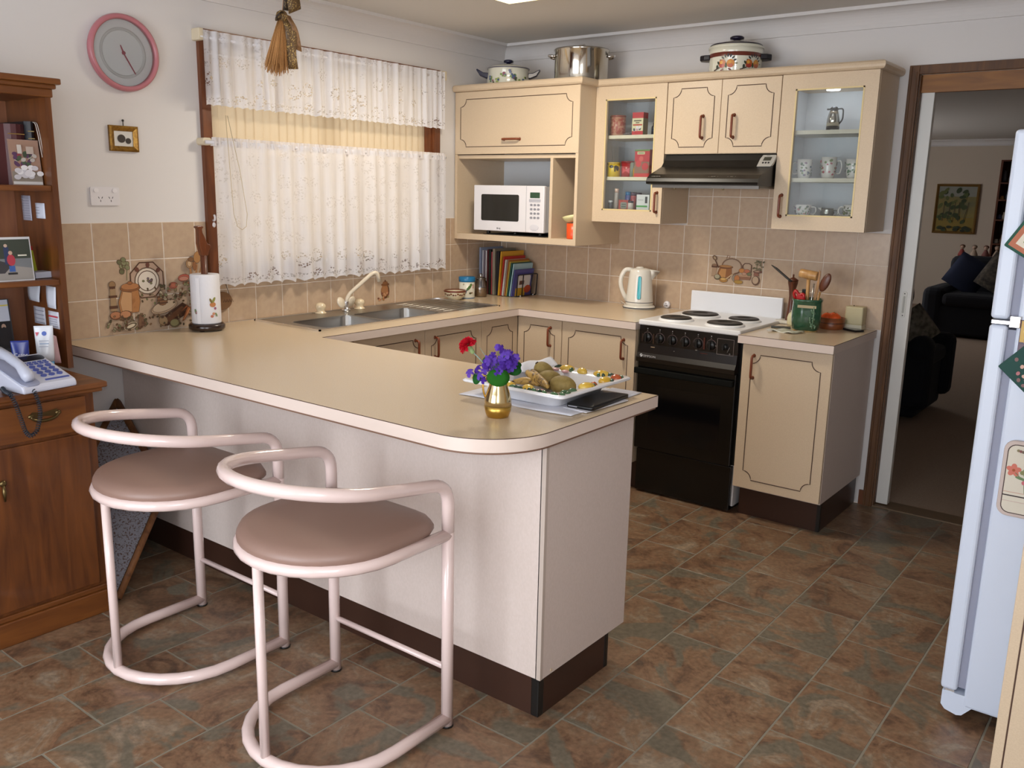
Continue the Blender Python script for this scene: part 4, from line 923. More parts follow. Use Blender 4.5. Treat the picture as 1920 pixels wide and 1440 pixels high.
# ---- stools
def stool(label, cx, cy):
    t = thing('bar_stool', label, 'stool', (cx, cy, 0), 0, 'pink tubular stools at the breakfast bar')
    W_, R0 = .241, .0182
    def U(z, w, yb, yf, n=14, z2=None):
        z2 = z if z2 is None else z2; r = w
        P = [(-w, yb, z)]
        for k in range(n+1):
            a = PI+PI*k/n; P.append((w*math.cos(a), yf+r+ r*math.sin(a), z+(z2-z)*(.5+.5*abs(math.sin(a)))))
        P.append((w, yb, z)); return P
    for s_ in (-1, 1):
        m = M(); m.tube([(s_*W_, 0, .004), (s_*W_, 0, .66)], R0*.97, 12); lg = m.build('leg', C_PINK, t, local=True)
        m = M(); m.lathe([(R0+.001, 0), (R0+.001, .006), (0, .006)], (s_*W_, 0, 0), 12); m.build('foot_cap', C_BLACKP, lg, local=True)
    P = [(-W_, 0, .69), (-W_, 0, .752)]+[(-W_, -.10, .752)]
    zh = lambda y: .738+.155*-y
    hoop = fillet([(-W_, 0, .60), (-W_, 0, zh(0)), (-W_, -.16, zh(-.16))], .062, 7)
    n = 18; r = W_
    arc = [((r+.008*math.sin(PI*k/n))*math.cos(PI+PI*k/n), -.235+r*1.06*math.sin(PI+PI*k/n), zh(-.235+r*1.06*math.sin(PI+PI*k/n))) for k in range(n+1)]
    hoop2 = [Vector((-p.x, p.y, p.z)) for p in hoop][::-1]
    m = M(); m.tube([tuple(p) for p in hoop]+arc+[tuple(p) for p in hoop2], R0, 12); m.build('backrest', C_PINK, t, local=True)
    m = M(); m.tube(U(.592, W_, 0, -.455), R0*.95, 12); m.build('seat_ring', C_PINK, t, local=True)
    m = M(); m.tube(U(.026, W_, 0, -.455), R0, 12); m.build('base_ring', C_PINK, t, local=True)
    m = M(); m.tube([(0, -.455, .03), (0, -.455, .59)], R0*.74, 10); m.build('front_post', C_PINK, t, local=True)
    m = M(); m.tube([(-W_, 0, .185), (W_, 0, .185)], .009, 8); m.build('foot_rail', C_PINK, t, local=True)
    # cushion
    N = 40; out = []
    wS = W_+.006
    for k in range(N):
        a = 2*PI*k/N; x = math.cos(a); y = math.sin(a)
        # rounded front, squared-off back
        e = 2 if y < 0 else 5
        rr = (abs(x)**e+abs(y)**e)**(-1/e)
        out.append((wS*x*rr, -.228+ (.236 if y < 0 else .236)*y*rr))
    prof = [(.955, .600), (.985, .610), (.985, .622), (.955, .636), (.86, .646), (.6, .653), (.3, .656)]
    vs = []; fs = []
    for s2, z in prof: vs += [(x*s2, -.228+(y+.228)*s2, z) for x, y in out]
    for i in range(len(prof)-1):
        for k in range(N): k2 = (k+1) % N; fs.append((i*N+k, i*N+k2, (i+1)*N+k2, (i+1)*N+k))
    vs.append((0, -.228, .657)); c0 = len(vs)-1; b = (len(prof)-1)*N
    fs += [(b+k, b+(k+1) % N, c0) for k in range(N)]; fs.append(list(range(N))[::-1])
    m = M(); m.add(vs, fs, 0, True); m.build('seat', C_SEAT, t, local=True)
    return t
stool('pale pink tubular stool with mauve seat in front of the tall dresser', 1.073, -2.80)
stool('pale pink tubular stool with mauve seat near the rounded end of the bar', 1.80, -2.788)

# ---- refrigerator
C_FR = mat('#d2dcee', .32, name='fridge_enamel', bump=.04, bscale=400)
f = thing('refrigerator', 'white two-door refrigerator standing beside the doorway', 'refrigerator', (3.5, -1.5, 0))
FY0, FY1 = -1.80, -1.14
m = M(); m.box(3.212, 3.84, FY0, FY1, .05, 1.70); m.build('body', C_FR, f, bevel=.008)
for z0, z1, n_ in ((.092, 1.196, 'door'), (1.212, 1.712, 'freezer_door')):
    m = M(); m.box(3.146, 3.192, FY0-.001, FY1, z0, z1); dd = m.build(n_, C_FR, f, bevel=.010, bseg=3)
    m = M(); m.box(3.190, 3.214, FY0+.012, FY1-.012, z0+.012, z1-.012); m.build('gasket', mat('#8f93a6', .6, name='grey_gasket'), dd)
    m = M()
    zc_ = z1-.20 if n_ == 'door' else z0+.16
    m.tube(fillet([(3.148, FY1+.06, zc_+.14), (3.115, FY1+.06, zc_+.13), (3.115, FY1+.06, zc_-.13), (3.148, FY1+.06, zc_-.14)], .02, 4), .010, 8); m.build('handle', C_FR, dd)
m = M(); m.box(3.150, 3.200, FY0-.006, FY0+.03, 1.198, 1.210); m.box(3.195, 3.222, FY0-.010, FY0+.02, 1.192, 1.224); m.build('hinge', C_CHROME, f, bevel=.002)
m = M(); m.box(3.205, 3.26, FY0+.01, FY0+.06, 1.70, 1.722); m.box(3.175, 3.25, FY0-.004, FY0+.05, 1.722, 1.735); m.build('top_hinge_cover', C_FR, f, bevel=.003)
m = M(); m.prism(lambda u, v, d: (u, d, v), [(3.153, .086), (3.153, .04), (3.165, .026), (3.198, .018), (3.212, .022), (3.236, .052), (3.236, .086)], FY0+.002, FY1-.01); m.build('base_grille', C_FR, f)
m = M(); m.box(3.16, 3.185, FY0+.004, FY0+.02, .084, .093); m.build('lower_hinge', C_CHROME, f)
m = M(); m.box(3.30, 3.75, FY0+.06, FY1-.06, 0, .051); m.build('feet_rail', C_BLACKP, f)
# things on the fridge side
fm = PY(FY0-.0005)
def cloth_shape(name, label, mp, poly, thick, mt, shapes, cat, loc):
    m = M(); m.prism(mp, poly, 0, thick)
    o = m.build(name, mt, loc=loc, bevel=min(.004, thick*.4)); tag(o, label, cat)
    print_on('pattern', o, mp, shapes, d0=thick+.0006, rough=.8); return o
qs = []
R = random.Random(8)
pad = rrect(3.226, 3.425, .668, .885, .028)
inner = rrect(3.236, 3.415, .678, .875, .022)
qs += [(inner, '#4a3a36'), (rrect(3.2385, 3.4125, .6805, .8725, .02), '#d9d3c4')]
qs += [(rect(3.2385, 3.4125, .727, .7305), '#3a3032'), (rect(3.2385, 3.4125, .738, .7395), '#c99a8a'), (rect(3.2385, 3.4125, .712, .7135), '#c9b0a8')]
for a in range(5): qs.append((ell(3.257+.010*math.cos(a*1.257+.3), .802+.010*math.sin(a*1.257+.3), .009, .007, a*1.257+.3), '#d07a6a'))
qs += [(ell(3.257, .802, .004), '#a85a3a'), (line([(3.262, .796), (3.285, .775), (3.29, .74)], .0022), '#6f7f5a'), (ell(3.275, .782, .013, .004, -.2), '#6f8a62'), (ell(3.284, .797, .012, .004, 1.9), '#7f9a70')]
for k in range(5): qs.append((ell(3.262+.006*k, .862+R.uniform(-.006, .006), .004), R.choice(['#7a6a5c', '#8a8060', '#8a5a5a'])))
for k in range(6): qs.append((ell(3.275+R.uniform(0, .12), .755+R.uniform(-.01, .1), .006), R.choice(['#c9707a', '#8a8a60', '#b8a0a8'])))
cloth_shape('quilted_oven_pad', 'quilted floral oven pad hung low on the refrigerator side', fm, pad, .012, mat('#cbbcb6', .9, name='quilted_cloth', bump=.3, bscale=60), qs, 'oven pad', (3.32, FY0, .67))
def diamond(cx, cz, r, rot=.15): return [(cx+r*math.cos(a+rot), cz+r*math.sin(a+rot)) for a in (0, PI/2, PI, 1.5*PI)]
dm = diamond(3.287, 1.090, .105, .06); q2 = []
for k in range(70):
    x, z = 3.287+R.uniform(-.09, .09), 1.09+R.uniform(-.09, .09)
    if abs(x-3.287)+abs(z-1.09) < .09: q2.append((ell(x, z, .006, .005, R.random()*3, 7), R.choice(['#c98a8a', '#d9b0a0', '#8a6a6a', '#6f8a6a', '#b87a80'])))
q2 += [(ell(3.287, 1.09, .028, .024), '#b9a8a4'), (ell(3.29, 1.088, .02, .015), '#a58a92')]
cloth_shape('pot_holder', 'dark green floral pot holder hung cornerwise mid-way up the refrigerator', PY(FY0-.004), dm, .008, mat('#2c4f4a', .9, name='green_cotton'), q2, 'pot holder', (3.287, FY0, .99))
dm = diamond(3.258, 1.437, .105, .25)
q3 = [(diamond(3.258, 1.437, .094, .25), '#b9745a'), (diamond(3.262, 1.437, .080, .25), '#e2dccb')]
for k in range(40):
    x, z = 3.262+R.uniform(-.07, .07), 1.437+R.uniform(-.07, .07)
    if abs(x-3.262)+abs(z-1.437) < .068: q3.append((ell(x, z, .007, .006, R.random()*3, 8), R.choice(['#8f3a44', '#a85a5a', '#7f9a5c', '#5f7a4a', '#c98a5a'])))
cloth_shape('pot_holder', 'cream fruit-patterned pot holder with green edge high on the refrigerator', PY(FY0-.004), dm, .008, mat('#2f5a4c', .9, name='green_binding'), q3, 'pot holder', (3.258, FY0, 1.33))
m = M(); m.mbox(fm, 3.222, 3.33, 1.10, 1.215, 0, .0012)
o = m.build('colour_photo', mat('#4a3350', .4), loc=(3.27, FY0, 1.10)); tag(o, 'small glossy flower photograph stuck on the refrigerator behind the green pot holder', 'photo')
print_on('picture', o, fm, [(rect(3.224, 3.328, 1.155, 1.213), '#c9a030'), (ell(3.25, 1.185, .02, .012), '#e0c040'), (ell(3.24, 1.205, .012), '#d08a4a'), (rect(3.224, 3.328, 1.102, 1.15), '#5a3a4a'), (ell(3.245, 1.16, .012), '#b08a30')], d0=.0018)
# tall cupboard at the right edge
p = thing('tall_cupboard', 'cream tall cupboard edge beside the refrigerator', 'cupboard', (3.6, -2.1, 0))
m = M(); m.box(3.384, 3.94, -2.32, -1.86, .08, 2.1); m.build('carcase', C_CREAM, p)
m = M(); m.box(3.358, 3.3805, -2.32, -1.862, .085, 2.1); m.build('door', C_CREAM, p, bevel=.001, bseg=1)
m = M(); m.box(3.3795, 3.385, -2.318, -1.864, .085, 2.1); m.build('door_gap', C_LINE, p)
m = M(); m.box(3.42, 3.94, -2.30, -1.88, 0, .08); m.build('kickboard', C_KICK, p)
# ================================================================== DRESSER WITH HUTCH AND ITS THINGS
h = thing('dresser', 'tall honey timber dresser with open shelves above a drawer and cupboard', 'dresser', (.3, -3.5, 0))
HY1, HY0 = -3.03, -4.05
m = M(); m.box(.02, .60, HY0, HY1, .0, .818); m.build('cupboard_body', C_HUTCH, h)
m = M(); m.box(.015, .635, HY0-.03, HY1+.038, .832, .853); m.box(.015, .622, HY0-.02, HY1+.026, .817, .833); m.build('cupboard_top', C_HUTCHH, h, bevel=.005)
m = M(); m.box(.02, .618, HY0-.01, HY1+.008, .0, .085); m.box(.02, .610, HY0-.005, HY1+.004, .085, .105); m.build('plinth', C_HUTCHH, h, bevel=.004)
for a, b in ((-3.50, -3.062), (-4.02, -3.51)):
    m = M(); m.box(.598, .612, a, b, .688, .808); dr = m.build('drawer', C_HUTCHH, h, bevel=.003)
    yc = -3.203 if a > -3.6 else -3.76
    BR = mat('#6a5a3a', .3, .9, name='antique_brass')
    m = M(); P = [(.616, yc+.045*math.cos(t), .768-.020*math.sin(t)) for t in [PI*k/10 for k in range(11)]]; m.tube(P, [.003+.0025*math.sin(PI*k/10) for k in range(11)], 8)
    for s_ in (-1, 1): m.ball((.614, yc+s_*.044, .768), (.005, .010, .008), 10, 6)
    m.prism(PX(.6125), [(yc-.052, .768), (yc-.04, .782), (yc, .776), (yc+.04, .782), (yc+.052, .768), (yc+.03, .758), (yc, .764), (yc-.03, .758)], 0, .002)
    m.build('drawer_pull', BR, dr)
    m = M(); m.box(.598, .612, a, b, .118, .676); do = m.build('door', C_HUTCH, h, bevel=.003)
    yk = a+.145 if a > -3.6 else b-.145
    m = M(); m.ball((.618, yk, .565), (.006, .011, .011), 10, 6); m.tube([(.62, yk, .56), (.622, yk, .535), (.62, yk, .505)], [.003, .007, .003], 8); m.build('door_pull', BR, do)
UX = .33; UY1, UY0 = -2.958, -4.0
m = M(); m.box(.015, UX, UY1-.02, UY1, .853, 1.84); m.build('side_panel', C_HUTCH, h)
m = M(); m.box(.015, UX, UY0, UY0+.02, .853, 1.84); m.build('side_panel', C_HUTCH, h)
m = M(); m.box(.015, .024, UY0+.02, UY1-.02, .853, 1.84); m.build('back_panel', woodmat('hutch_back', '#7d4d34', '#94603f', 'z', 6), h)
for z in (1.513, 1.182):
    m = M(); m.box(.024, UX-.006, UY0+.02, UY1-.02, z-.020, z); m.build('shelf', C_HUTCHH, h, bevel=.003)
m = M(); m.box(.015, UX+.008, UY0-.01, UY1+.006, 1.812, 1.842); m.box(.015, UX+.02, UY0-.02, UY1+.014, 1.840, 1.856); m.box(.015, UX+.033, UY0-.03, UY1+.026, 1.855, 1.876); m.build('cornice', C_HUTCHH, h, bevel=.005)

def put_book(label, x0, x1, y0, y1, z0, z1, col, group, spine=None, pages=True, tilt=0, cat='book', name='book', back=None):
    """standing book: cover + page block"""
    o = thing(name, label, cat, ((x0+x1)/2, (y0+y1)/2, z0), 0, group)
    if tilt: o.rotation_euler = (0, tilt, 0)
    return o
# big old volumes on the top shelf
def volume(label, y0, y1, z0, z1, col, band_):
    o = thing('book', label, 'book', (.15, (y0+y1)/2, z0), 0, 'old bound volumes on the dresser top shelf')
    m = M(); m.prism(lambda u, v, d: (u, v, d), [(.04, y0), (.24, y0), (.252, (y0*.75+y1*.25)), (.256, (y0+y1)/2), (.252, (y0*.25+y1*.75)), (.24, y1), (.04, y1)], z0, z1); m.build('cover', mat(col, .45), o)
    m = M(); m.box(.036, .232, y0+.004, y1-.004, z0+.004, z1-.004); m.build('pages', mat('#cfc4aa', .8), o)
    m = M()
    for z in (z0+.03, z1-.035, z1-.06): m.box(.2520, .2568, y0+.006, y1-.006, z, z+.003)
    m.build('gilt_band', mat(band_, .35, .6), o)
volume('maroon bound volume with gilt spine lines on the dresser top shelf', -3.085, -3.018, 1.513, 1.72, '#4a1f22', '#a88a50')
volume('black bound volume with gilt spine lines on the dresser top shelf', -3.017, -2.984, 1.513, 1.732, '#17181f', '#b9a878')
for k_, (ya, yb) in enumerate(((-2.992, -2.982), (-2.986, -2.974))):
    m = M(); m.tube(fillet([(.23, ya, 1.728), (.262, ya+.004, 1.732), (.275, (ya+yb)/2, 1.69), (.282, yb, 1.61-.03*k_)], .02, 5), .0018, 5); o = m.build('bookmark_ribbon', mat('#b8b0a8', .6), loc=(.25, ya, 1.6)); tag(o, ['pale bookmark ribbon trailing from the black volume', 'longer pale bookmark ribbon against the dresser side'][k_], 'ribbon')
o = thing('photo_frame', 'photo print of a flower arrangement leaning on books, top dresser shelf', 'photo', (.28, -3.03, 1.513))
mp = lambda u, v, d: (.272-.10*(v-1.513)+d, u, v)
m = M(); m.mbox(mp, -3.086, -2.983, 1.513, 1.668, 0, .003); m.build('print_card', mat('#9a7f72', .4), o)
R = random.Random(6); sh = [(rect(-3.084, -2.985, 1.56, 1.666), '#a0806e'), (rect(-3.084, -2.985, 1.515, 1.56), '#8f8478'), (rect(-3.084, -2.985, 1.515, 1.525), '#d9d6d4')]
for k in range(26): sh.append((ell(-3.035+R.uniform(-.035, .04), 1.60+R.uniform(-.02, .03), .009, .007, R.random()*3, 8), R.choice(['#3f4a3a', '#8a3a48', '#5a3a5a', '#b8b0a8', '#4a5a44'])))
for k in range(16): sh.append((ell(-3.035+R.uniform(-.04, .045), 1.552+R.uniform(-.02, .022), .012, .009, 0, 9), R.choice(['#d9d4d6', '#c9c4c8', '#e2dfe0'])))
sh += [(rect(-3.06, -3.045, 1.62, 1.65), '#c9c2ba'), (rect(-3.03, -3.005, 1.62, 1.645), '#b8a89c')]
print_on('picture', o, mp, sh, d0=.0036)
o = thing('photo_frame', 'snapshot of a child in red on a path, standing on the middle dresser shelf', 'photo', (.29, -3.13, 1.182))
mp = lambda u, v, d: (.292-.10*(v-1.182)+d, u, v)
m = M(); m.mbox(mp, -3.215, -3.052, 1.182, 1.334, 0, .004); m.build('print_card', mat('#c9c9cc', .4), o)
sh = [(rect(-3.213, -3.056, 1.186, 1.326), '#6f7276'), (rect(-3.213, -3.056, 1.26, 1.326), '#3a4038'), ([(-3.213, 1.186), (-3.056, 1.186), (-3.056, 1.225), (-3.213, 1.25)], '#8f8a86'), ([(-3.213, 1.21), (-3.15, 1.21), (-3.12, 1.24), (-3.18, 1.26), (-3.213, 1.26)], '#3a383c'), (rect(-3.145, -3.128, 1.24, 1.30), '#2f3a5a'), (ell(-3.137, 1.305, .006), '#b8a090'), (ell(-3.124, 1.255, .014, .02), '#a83a48'), (ell(-3.124, 1.280, .007), '#b89a88'), (rect(-3.134, -3.114, 1.215, 1.235), '#3a5a9a'), (rect(-3.14, -3.108, 1.205, 1.212), '#222226'), (rect(-3.10, -3.07, 1.268, 1.273), '#c9c6b8')]
print_on('picture', o, mp, sh, d0=.0046)
o = thing('photo_frame', 'dark framed photograph leaning at the back of the lowest dresser space', 'photo', (.13, -3.17, .853))
mp = lambda u, v, d: (.14-.12*(v-.853)+d, u, v)
m = M(); m.mbox(mp, -3.27, -3.075, .853, 1.10, 0, .006); m.build('print_card', mat('#2a2c30', .4), o)
print_on('picture', o, mp, [(rect(-3.268, -3.08, 1.02, 1.098), '#b8bcc8'), (rect(-3.268, -3.08, 1.075, 1.08), '#c9b850'), (rect(-3.268, -3.08, .92, 1.02), '#15161a'), (ell(-3.105, 1.0, .008, .011), '#a88a78'), (ell(-3.105, .965, .018, .035), '#1a1a1e'), (rect(-3.268, -3.08, .90, .904), '#8a8a40')], d0=.0066)
# papers pinned inside the right-hand side panel
ym = lambda u, v, d: (u, UY1-.0205-d, v)
def note(label, x0, x1, z0, z1, col, tx=None, bend=0):
    m = M(); m.grid(lambda u, v: (x0+(x1-x0)*u, UY1-.022-bend*math.sin(v*PI*.5+u)*.5*(1-v), z0+(z1-z0)*v), 4, 4)
    o = m.build('note', mat(col, .8, name='note_paper'), loc=(x0, UY1-.022, z0)); tag(o, label, 'note', 'papers pinned inside the dresser')
    md = o.modifiers.new('t', 'SOLIDIFY'); md.thickness = .0006
    if tx: print_on('writing', o, lambda u, v, d: (u, UY1-.0225-bend*.1-d, v), tx, d0=.002, rough=.9)
def lines_(x0, x1, z0, z1, n, col='#8a8a98'): return [(rect(x0+.006, x1-.006, z0+(z1-z0)*(k+.3)/n, z0+(z1-z0)*(k+.5)/n), col) for k in range(n)]
note('tall narrow printed list pinned under the top dresser shelf', .085, .155, 1.385, 1.475, '#a9a7b4', lines_(.085, .155, 1.39, 1.47, 9))
note('small white card pinned beside the printed list in the dresser', .19, .26, 1.395, 1.45, '#c9ccd8', lines_(.19, .23, 1.41, 1.44, 3))
note('curling white slip pinned at the back below the middle dresser shelf', .07, .17, 1.085, 1.150, '#c9cbd4', None, .02)
note('white notepaper pinned at the front below the middle dresser shelf', .215, .29, 1.07, 1.150, '#d2d4de', None, .012)
note('grey card pinned beneath the curling slip in the dresser', .10, .19, 1.00, 1.065, '#b4b4bd', lines_(.10, .19, 1.0, 1.06, 4))
note('card with a red heading pinned above the pink leaflet', .215, .295, .995, 1.058, '#d2d2dc', [(rect(.22, .29, 1.036, 1.042), '#b8384a')]+lines_(.22, .29, 1.0, 1.034, 4))
m = M(); m.grid(lambda u, v: (.24+.08*u, UY1-.03-.03*math.sin(PI*u*.9)-.01*v, .875+.13*v-.03*(u*u)*v), 6, 6)
o = m.build('leaflet', mat('#cfa7a6', .8, name='pink_paper'), loc=(.28, UY1-.04, .853)); tag(o, 'pink folded leaflet standing behind the telephone', 'leaflet'); md = o.modifiers.new('t', 'SOLIDIFY'); md.thickness = .001
# clutter on the middle shelf
m = M(); m.T = Matrix.Translation((.20, -3.02, 1.182)) @ Matrix.Rotation(.5, 4, 'Z') @ Matrix.Rotation(-.15, 4, 'Y'); m.box(-.006, .006, -.03, .03, 0, .11)
o = m.build('notepad', mat('#b8c23a', .6), loc=(.20, -3.02, 1.182), bevel=.001); tag(o, 'lime green notepad with red top edge on the middle dresser shelf', 'notepad')
m = M(); m.T = Matrix.Translation((.20, -3.02, 1.182)) @ Matrix.Rotation(.5, 4, 'Z') @ Matrix.Rotation(-.15, 4, 'Y'); m.box(-.0065, .0065, -.0305, .0305, .097, .112); m.build('binding', mat('#b8342c', .6), o)
m = M()
m.T = Matrix.Translation((.235, -2.995, 1.184)) @ Matrix.Rotation(.2, 4, 'Z'); m.box(-.03, .03, -.05, .022, 0, .022)
o = m.build('envelope_stack', mat('#b8bccb', .8), loc=(.235, -2.995, 1.182), bevel=.001); tag(o, 'small stack of pale envelopes on the middle dresser shelf', 'envelopes')
m = M(); m.T = Matrix.Translation((.22, -3.045, 1.183)) @ Matrix.Rotation(.25, 4, 'X'); m.box(-.03, .03, -.002, .002, 0, .075); m.T = m.T @ Matrix.Rotation(.25, 4, 'X'); m.box(-.028, .028, .006, .009, 0, .06)
o = m.build('card_bundle', mat('#a9a39a', .8), loc=(.22, -3.045, 1.183)); tag(o, 'bundle of loose cards leaning behind the snapshot', 'cards')
# cosmetic tubes
def squeeze_tube(label, x, y, z, w, hcap, H, col, capcol, rz):
    t = thing('lotion_tube', label, 'tube', (x, y, z), rz)
    m = M(); m.lathe([(0, 0), (w*.40, 0), (w*.42, .003), (w*.42, hcap), (0, hcap)], (0, 0, 0), 20, sx=.75); m.build('cap', mat(capcol, .35), t, local=True)
    m = M(); n = 20; vs = []; L_ = [(hcap, 0), (hcap+.25*(H-hcap), .25), (hcap+.6*(H-hcap), .6), (H-.008, 1), (H, 1)]
    for zz, k in L_:
        for i in range(n):
            a = 2*PI*i/n; vs.append((w*.36*(1-k)*math.cos(a)+.0022*k*math.cos(a), (w*.45*(1-k)+w*.5*k)*math.sin(a), zz))
    fs = [(j*n+i, j*n+(i+1) % n, (j+1)*n+(i+1) % n, (j+1)*n+i) for j in range(len(L_)-1) for i in range(n)]+[list(range(n))[::-1], list(range(len(L_)*n-n, len(L_)*n))]
    m.add(vs, fs, 0, True); m.build('body', mat(col, .25), t, local=True); return t
t = squeeze_tube('dark blue lotion tube with white cap behind the telephone', .40, -3.170, .853, .056, .04, .135, '#1f2f80', '#dcd8dc', -.5)
text_on('logo', 'Cetoc', .017, '#e6e6f0', t, (.0175, -.019, .082), (0, 1, 0), (-.14, 0, 1), local=True)
t = squeeze_tube('white lotion tube with bright blue cap and pink flash behind the telephone', .36, -3.068, .853, .062, .045, .172, '#d6dae2', '#2a8ac0', -.6)
print_on('label_print', t, lambda u, v, d: (.0195-(v-.08)*.20+d, u, v), [(ell(.002, .145, .008), '#3a5ab0'), ([(-.026, .15), (-.014, .15), (-.022, .135)], '#c84a60'), (rect(-.016, .016, .118, .121), '#a9b0c0'), (rect(-.014, .016, .108, .111), '#8fa8c8'), (rect(-.016, .014, .098, .101), '#a9b0c0')], local=True)
m = M(); m.lathe([(0, 0), (.027, 0), (.028, .004), (.028, .07), (.02, .085), (.014, .09), (.014, .105), (0, .105)], (.36, -3.225, .853), 18)
o = m.build('cosmetic_bottle', mat('#24406e', .15, name='blue_bottle_plastic'), loc=(.36, -3.225, .853)); tag(o, 'dark blue bottle beside the telephone handset', 'bottle')
# telephone
t = thing('telephone', 'pale grey corded desk telephone with blue keys on the dresser top', 'telephone', (.535, -3.20, .853), .12)
C_PH = mat('#c3c6d6', .35, name='pale_grey_plastic')
ph = [(-.105, .0), (-.105, .085), (-.095, .088), (.10, .026), (.108, .016), (.108, 0)]
m = M(); m.prism(lambda u, v, d: (u, d, v), ph, -.093, .093); m.build('base', C_PH, t, local=True, bevel=.006)
sl_ = (.026-.088)/(.195); pz = lambda u, v, d: (u+d*.3, v, .088+(u+.095)*sl_+d)
m = M(); m.T = Matrix.Translation((0, -.058, .086)) @ Matrix.Rotation(.306, 4, 'Y'); m.tube([(-.102, 0, .0), (-.085, 0, .004), (-.03, 0, .012), (.04, 0, .010), (.085, 0, -.006), (.10, 0, -.016)], [.015, .020, .016, .016, .021, .015], 14); m.build('handset', mat('#b4b8c8', .35), t, local=True)
m = M(); m.prism(pz, rrect(-.10, .105, -.088, -.026, .02), -.001, .002); m.build('cradle', mat('#9ba0b8', .4), t, local=True)
m = M(); m.prism(pz, rrect(-.086, -.052, -.018, .088, .012), -.001, .002); m.build('display', mat('#20222c', .15), t, local=True)
KB = mat('#4a58a0', .4, name='blue_key')
for r_ in range(4):
    for c_ in range(3):
        m = M(); m.prism(pz, ell(-.008+.021*r_, .010+.028*c_, .0075, .010), 0, .004); m.build('key', KB, t, local=True)
for r_ in range(2):
    for c_ in range(5):
        m = M(); m.prism(pz, rrect(-.042+.012*r_, -.036+.012*r_, -.006+.018*c_, .008+.018*c_, .002), 0, .003); m.build('key', KB, t, local=True)
m = M(); m.prism(pz, rrect(.078, .086, -.002, .082, .003), 0, .002); m.build('label_strip', KB, t, local=True)
# coiled cord
path = fillet([(.088, -.062, .018), (.112, -.058, .006), (.128, -.052, -.06), (.116, -.066, -.125), (.112, -.085, -.14), (.118, -.105, -.12), (.118, -.128, -.02), (.108, -.135, .012), (.05, -.12, .008), (.0, -.1, .010)], .03, 6)
P = [Vector(p) for p in path]; L_ = [0]
for a, b in zip(P, P[1:]): L_.append(L_[-1]+(b-a).length)
def at_(s_):
    for i in range(len(P)-1):
        if L_[i+1] >= s_: k = (s_-L_[i])/max(1e-9, L_[i+1]-L_[i]); return P[i].lerp(P[i+1], k), (P[i+1]-P[i]).normalized()
    return P[-1], (P[-1]-P[-2]).normalized()
hx = []; turns = 62; n = turns*7
for i in range(n+1):
    p, tg = at_(L_[-1]*i/n); sd = tg.cross(Vector((1, .2, 0))).normalized(); up = tg.cross(sd); a = 2*PI*turns*i/n
    hx.append(p+(sd*math.cos(a)+up*math.sin(a))*.0062)
m = M(); m.tube(hx, .0017, 5); m.build('coiled_cord', mat('#1c2430', .4, name='dark_cord'), t, local=True)

# ---- board leaning between dresser and bar
B_ = Vector((.574, -2.985, .012)); Rr = Vector((.40, -2.665, .325)); Uu = Vector((.02, -2.64, .62)); 
Ll = B_+(Uu-Rr)
m = M()
nrm = (Rr-B_).cross(Ll-B_).normalized()*.012
m.add([B_, Rr, Uu, Ll, B_-nrm, Rr-nrm, Uu-nrm, Ll-nrm], [(0, 1, 2, 3), (4, 7, 6, 5), (0, 4, 5, 1), (1, 5, 6, 2), (2, 6, 7, 3), (3, 7, 4, 0)])
t = thing('leaning_board', 'speckled grey board with raw timber edges leaning between dresser and bar', 'board', tuple(B_))
m.build('sheet', mat('#8f8f98', .8, name='speckled_board', col2='#5f4a42', scale=150, lo=.52, hi=.62), t)
for a, b in ((B_, Rr), (Rr, Uu), (Ll, Uu)):
    m = M(); m.tube([tuple(a+nrm*.2), tuple(b+nrm*.2)], .016, 4); m.build('edge_batten', woodmat('raw_batten', '#5a3418', '#8a5a30', 'z', 8, .7, 0), t)
# ================================================================== THINGS ON WORKTOPS AND CUPBOARDS
def mug(label, cx, cy, z, r, H, flare, seed, cols, hand, group, name='mug', cat='mug', hs=.5):
    t = thing(name, label, cat, (cx, cy, z), 0, group)
    pr = [(0, .001), (r*.72, 0), (r*.8, .003), (r*.92, H*.3), (r, H*.7), (r*(1+flare), H), (r*(1+flare)-.002, H), (r*.92, H*.5), (0, .006)]
    m = M(); m.lathe(pr, (0, 0, 0), 24); m.build('body', mat('#e9e4da', .15, name='bone_china', coat=.4), t, local=True)
    c, s_ = math.cos(hand), math.sin(hand)
    P = [(r*.9, H*.8), (r*1.5, H*.86), (r*1.72, H*.55), (r*1.45, H*.22), (r*.9, H*.25)]
    m = M(); m.tube(fillet([(u*c, u*s_, v) for u, v in P], .02, 5), .0032, 8); m.build('handle', mat('#e9e4da', .15, name='bone_china', coat=.4), t, local=True)
    R = random.Random(seed); sh = []
    for k in range(34):
        a = R.uniform(-2.2, 2.2); zz = R.uniform(H*.15, H*.85)
        sh.append((ell(a*r, zz, R.uniform(.004, .008), R.uniform(.003, .006), R.random()*3, 8), R.choice(cols)))
    print_on('floral_print', t, lambda u, v, d: ((r*(.90+.10*min(v/H/.7, 1)+flare*max(0, (v/H-.7)/.3))+.0012+d)*math.cos(-1.05+u/r), (r*(.90+.10*min(v/H/.7, 1)+flare*max(0, (v/H-.7)/.3))+.0012+d)*math.sin(-1.05+u/r), v), sh, local=True)
    return t
FL = ['#a85060', '#5a6a48', '#7a8a5a', '#6a6a90', '#b87a70', '#4a5a40']
S1, S2, S0 = 1.618, 1.836, 1.436
mug('floral mug with blue sprigs, handle to the glass edge, middle shelf', 2.012, -.205, S1, .034, .088, .06, 1, ['#5a6a78', '#5a6a48', '#7a8a5a', '#8a6a80'], 3.6, 'floral china on the glass cupboard shelves')
mug('taller floral mug with red roses in the middle of the shelf', 2.128, -.205, S1, .035, .098, .04, 2, ['#b04a56', '#5a6a48', '#c07a80', '#7a8a5a'], .45, 'floral china on the glass cupboard shelves')
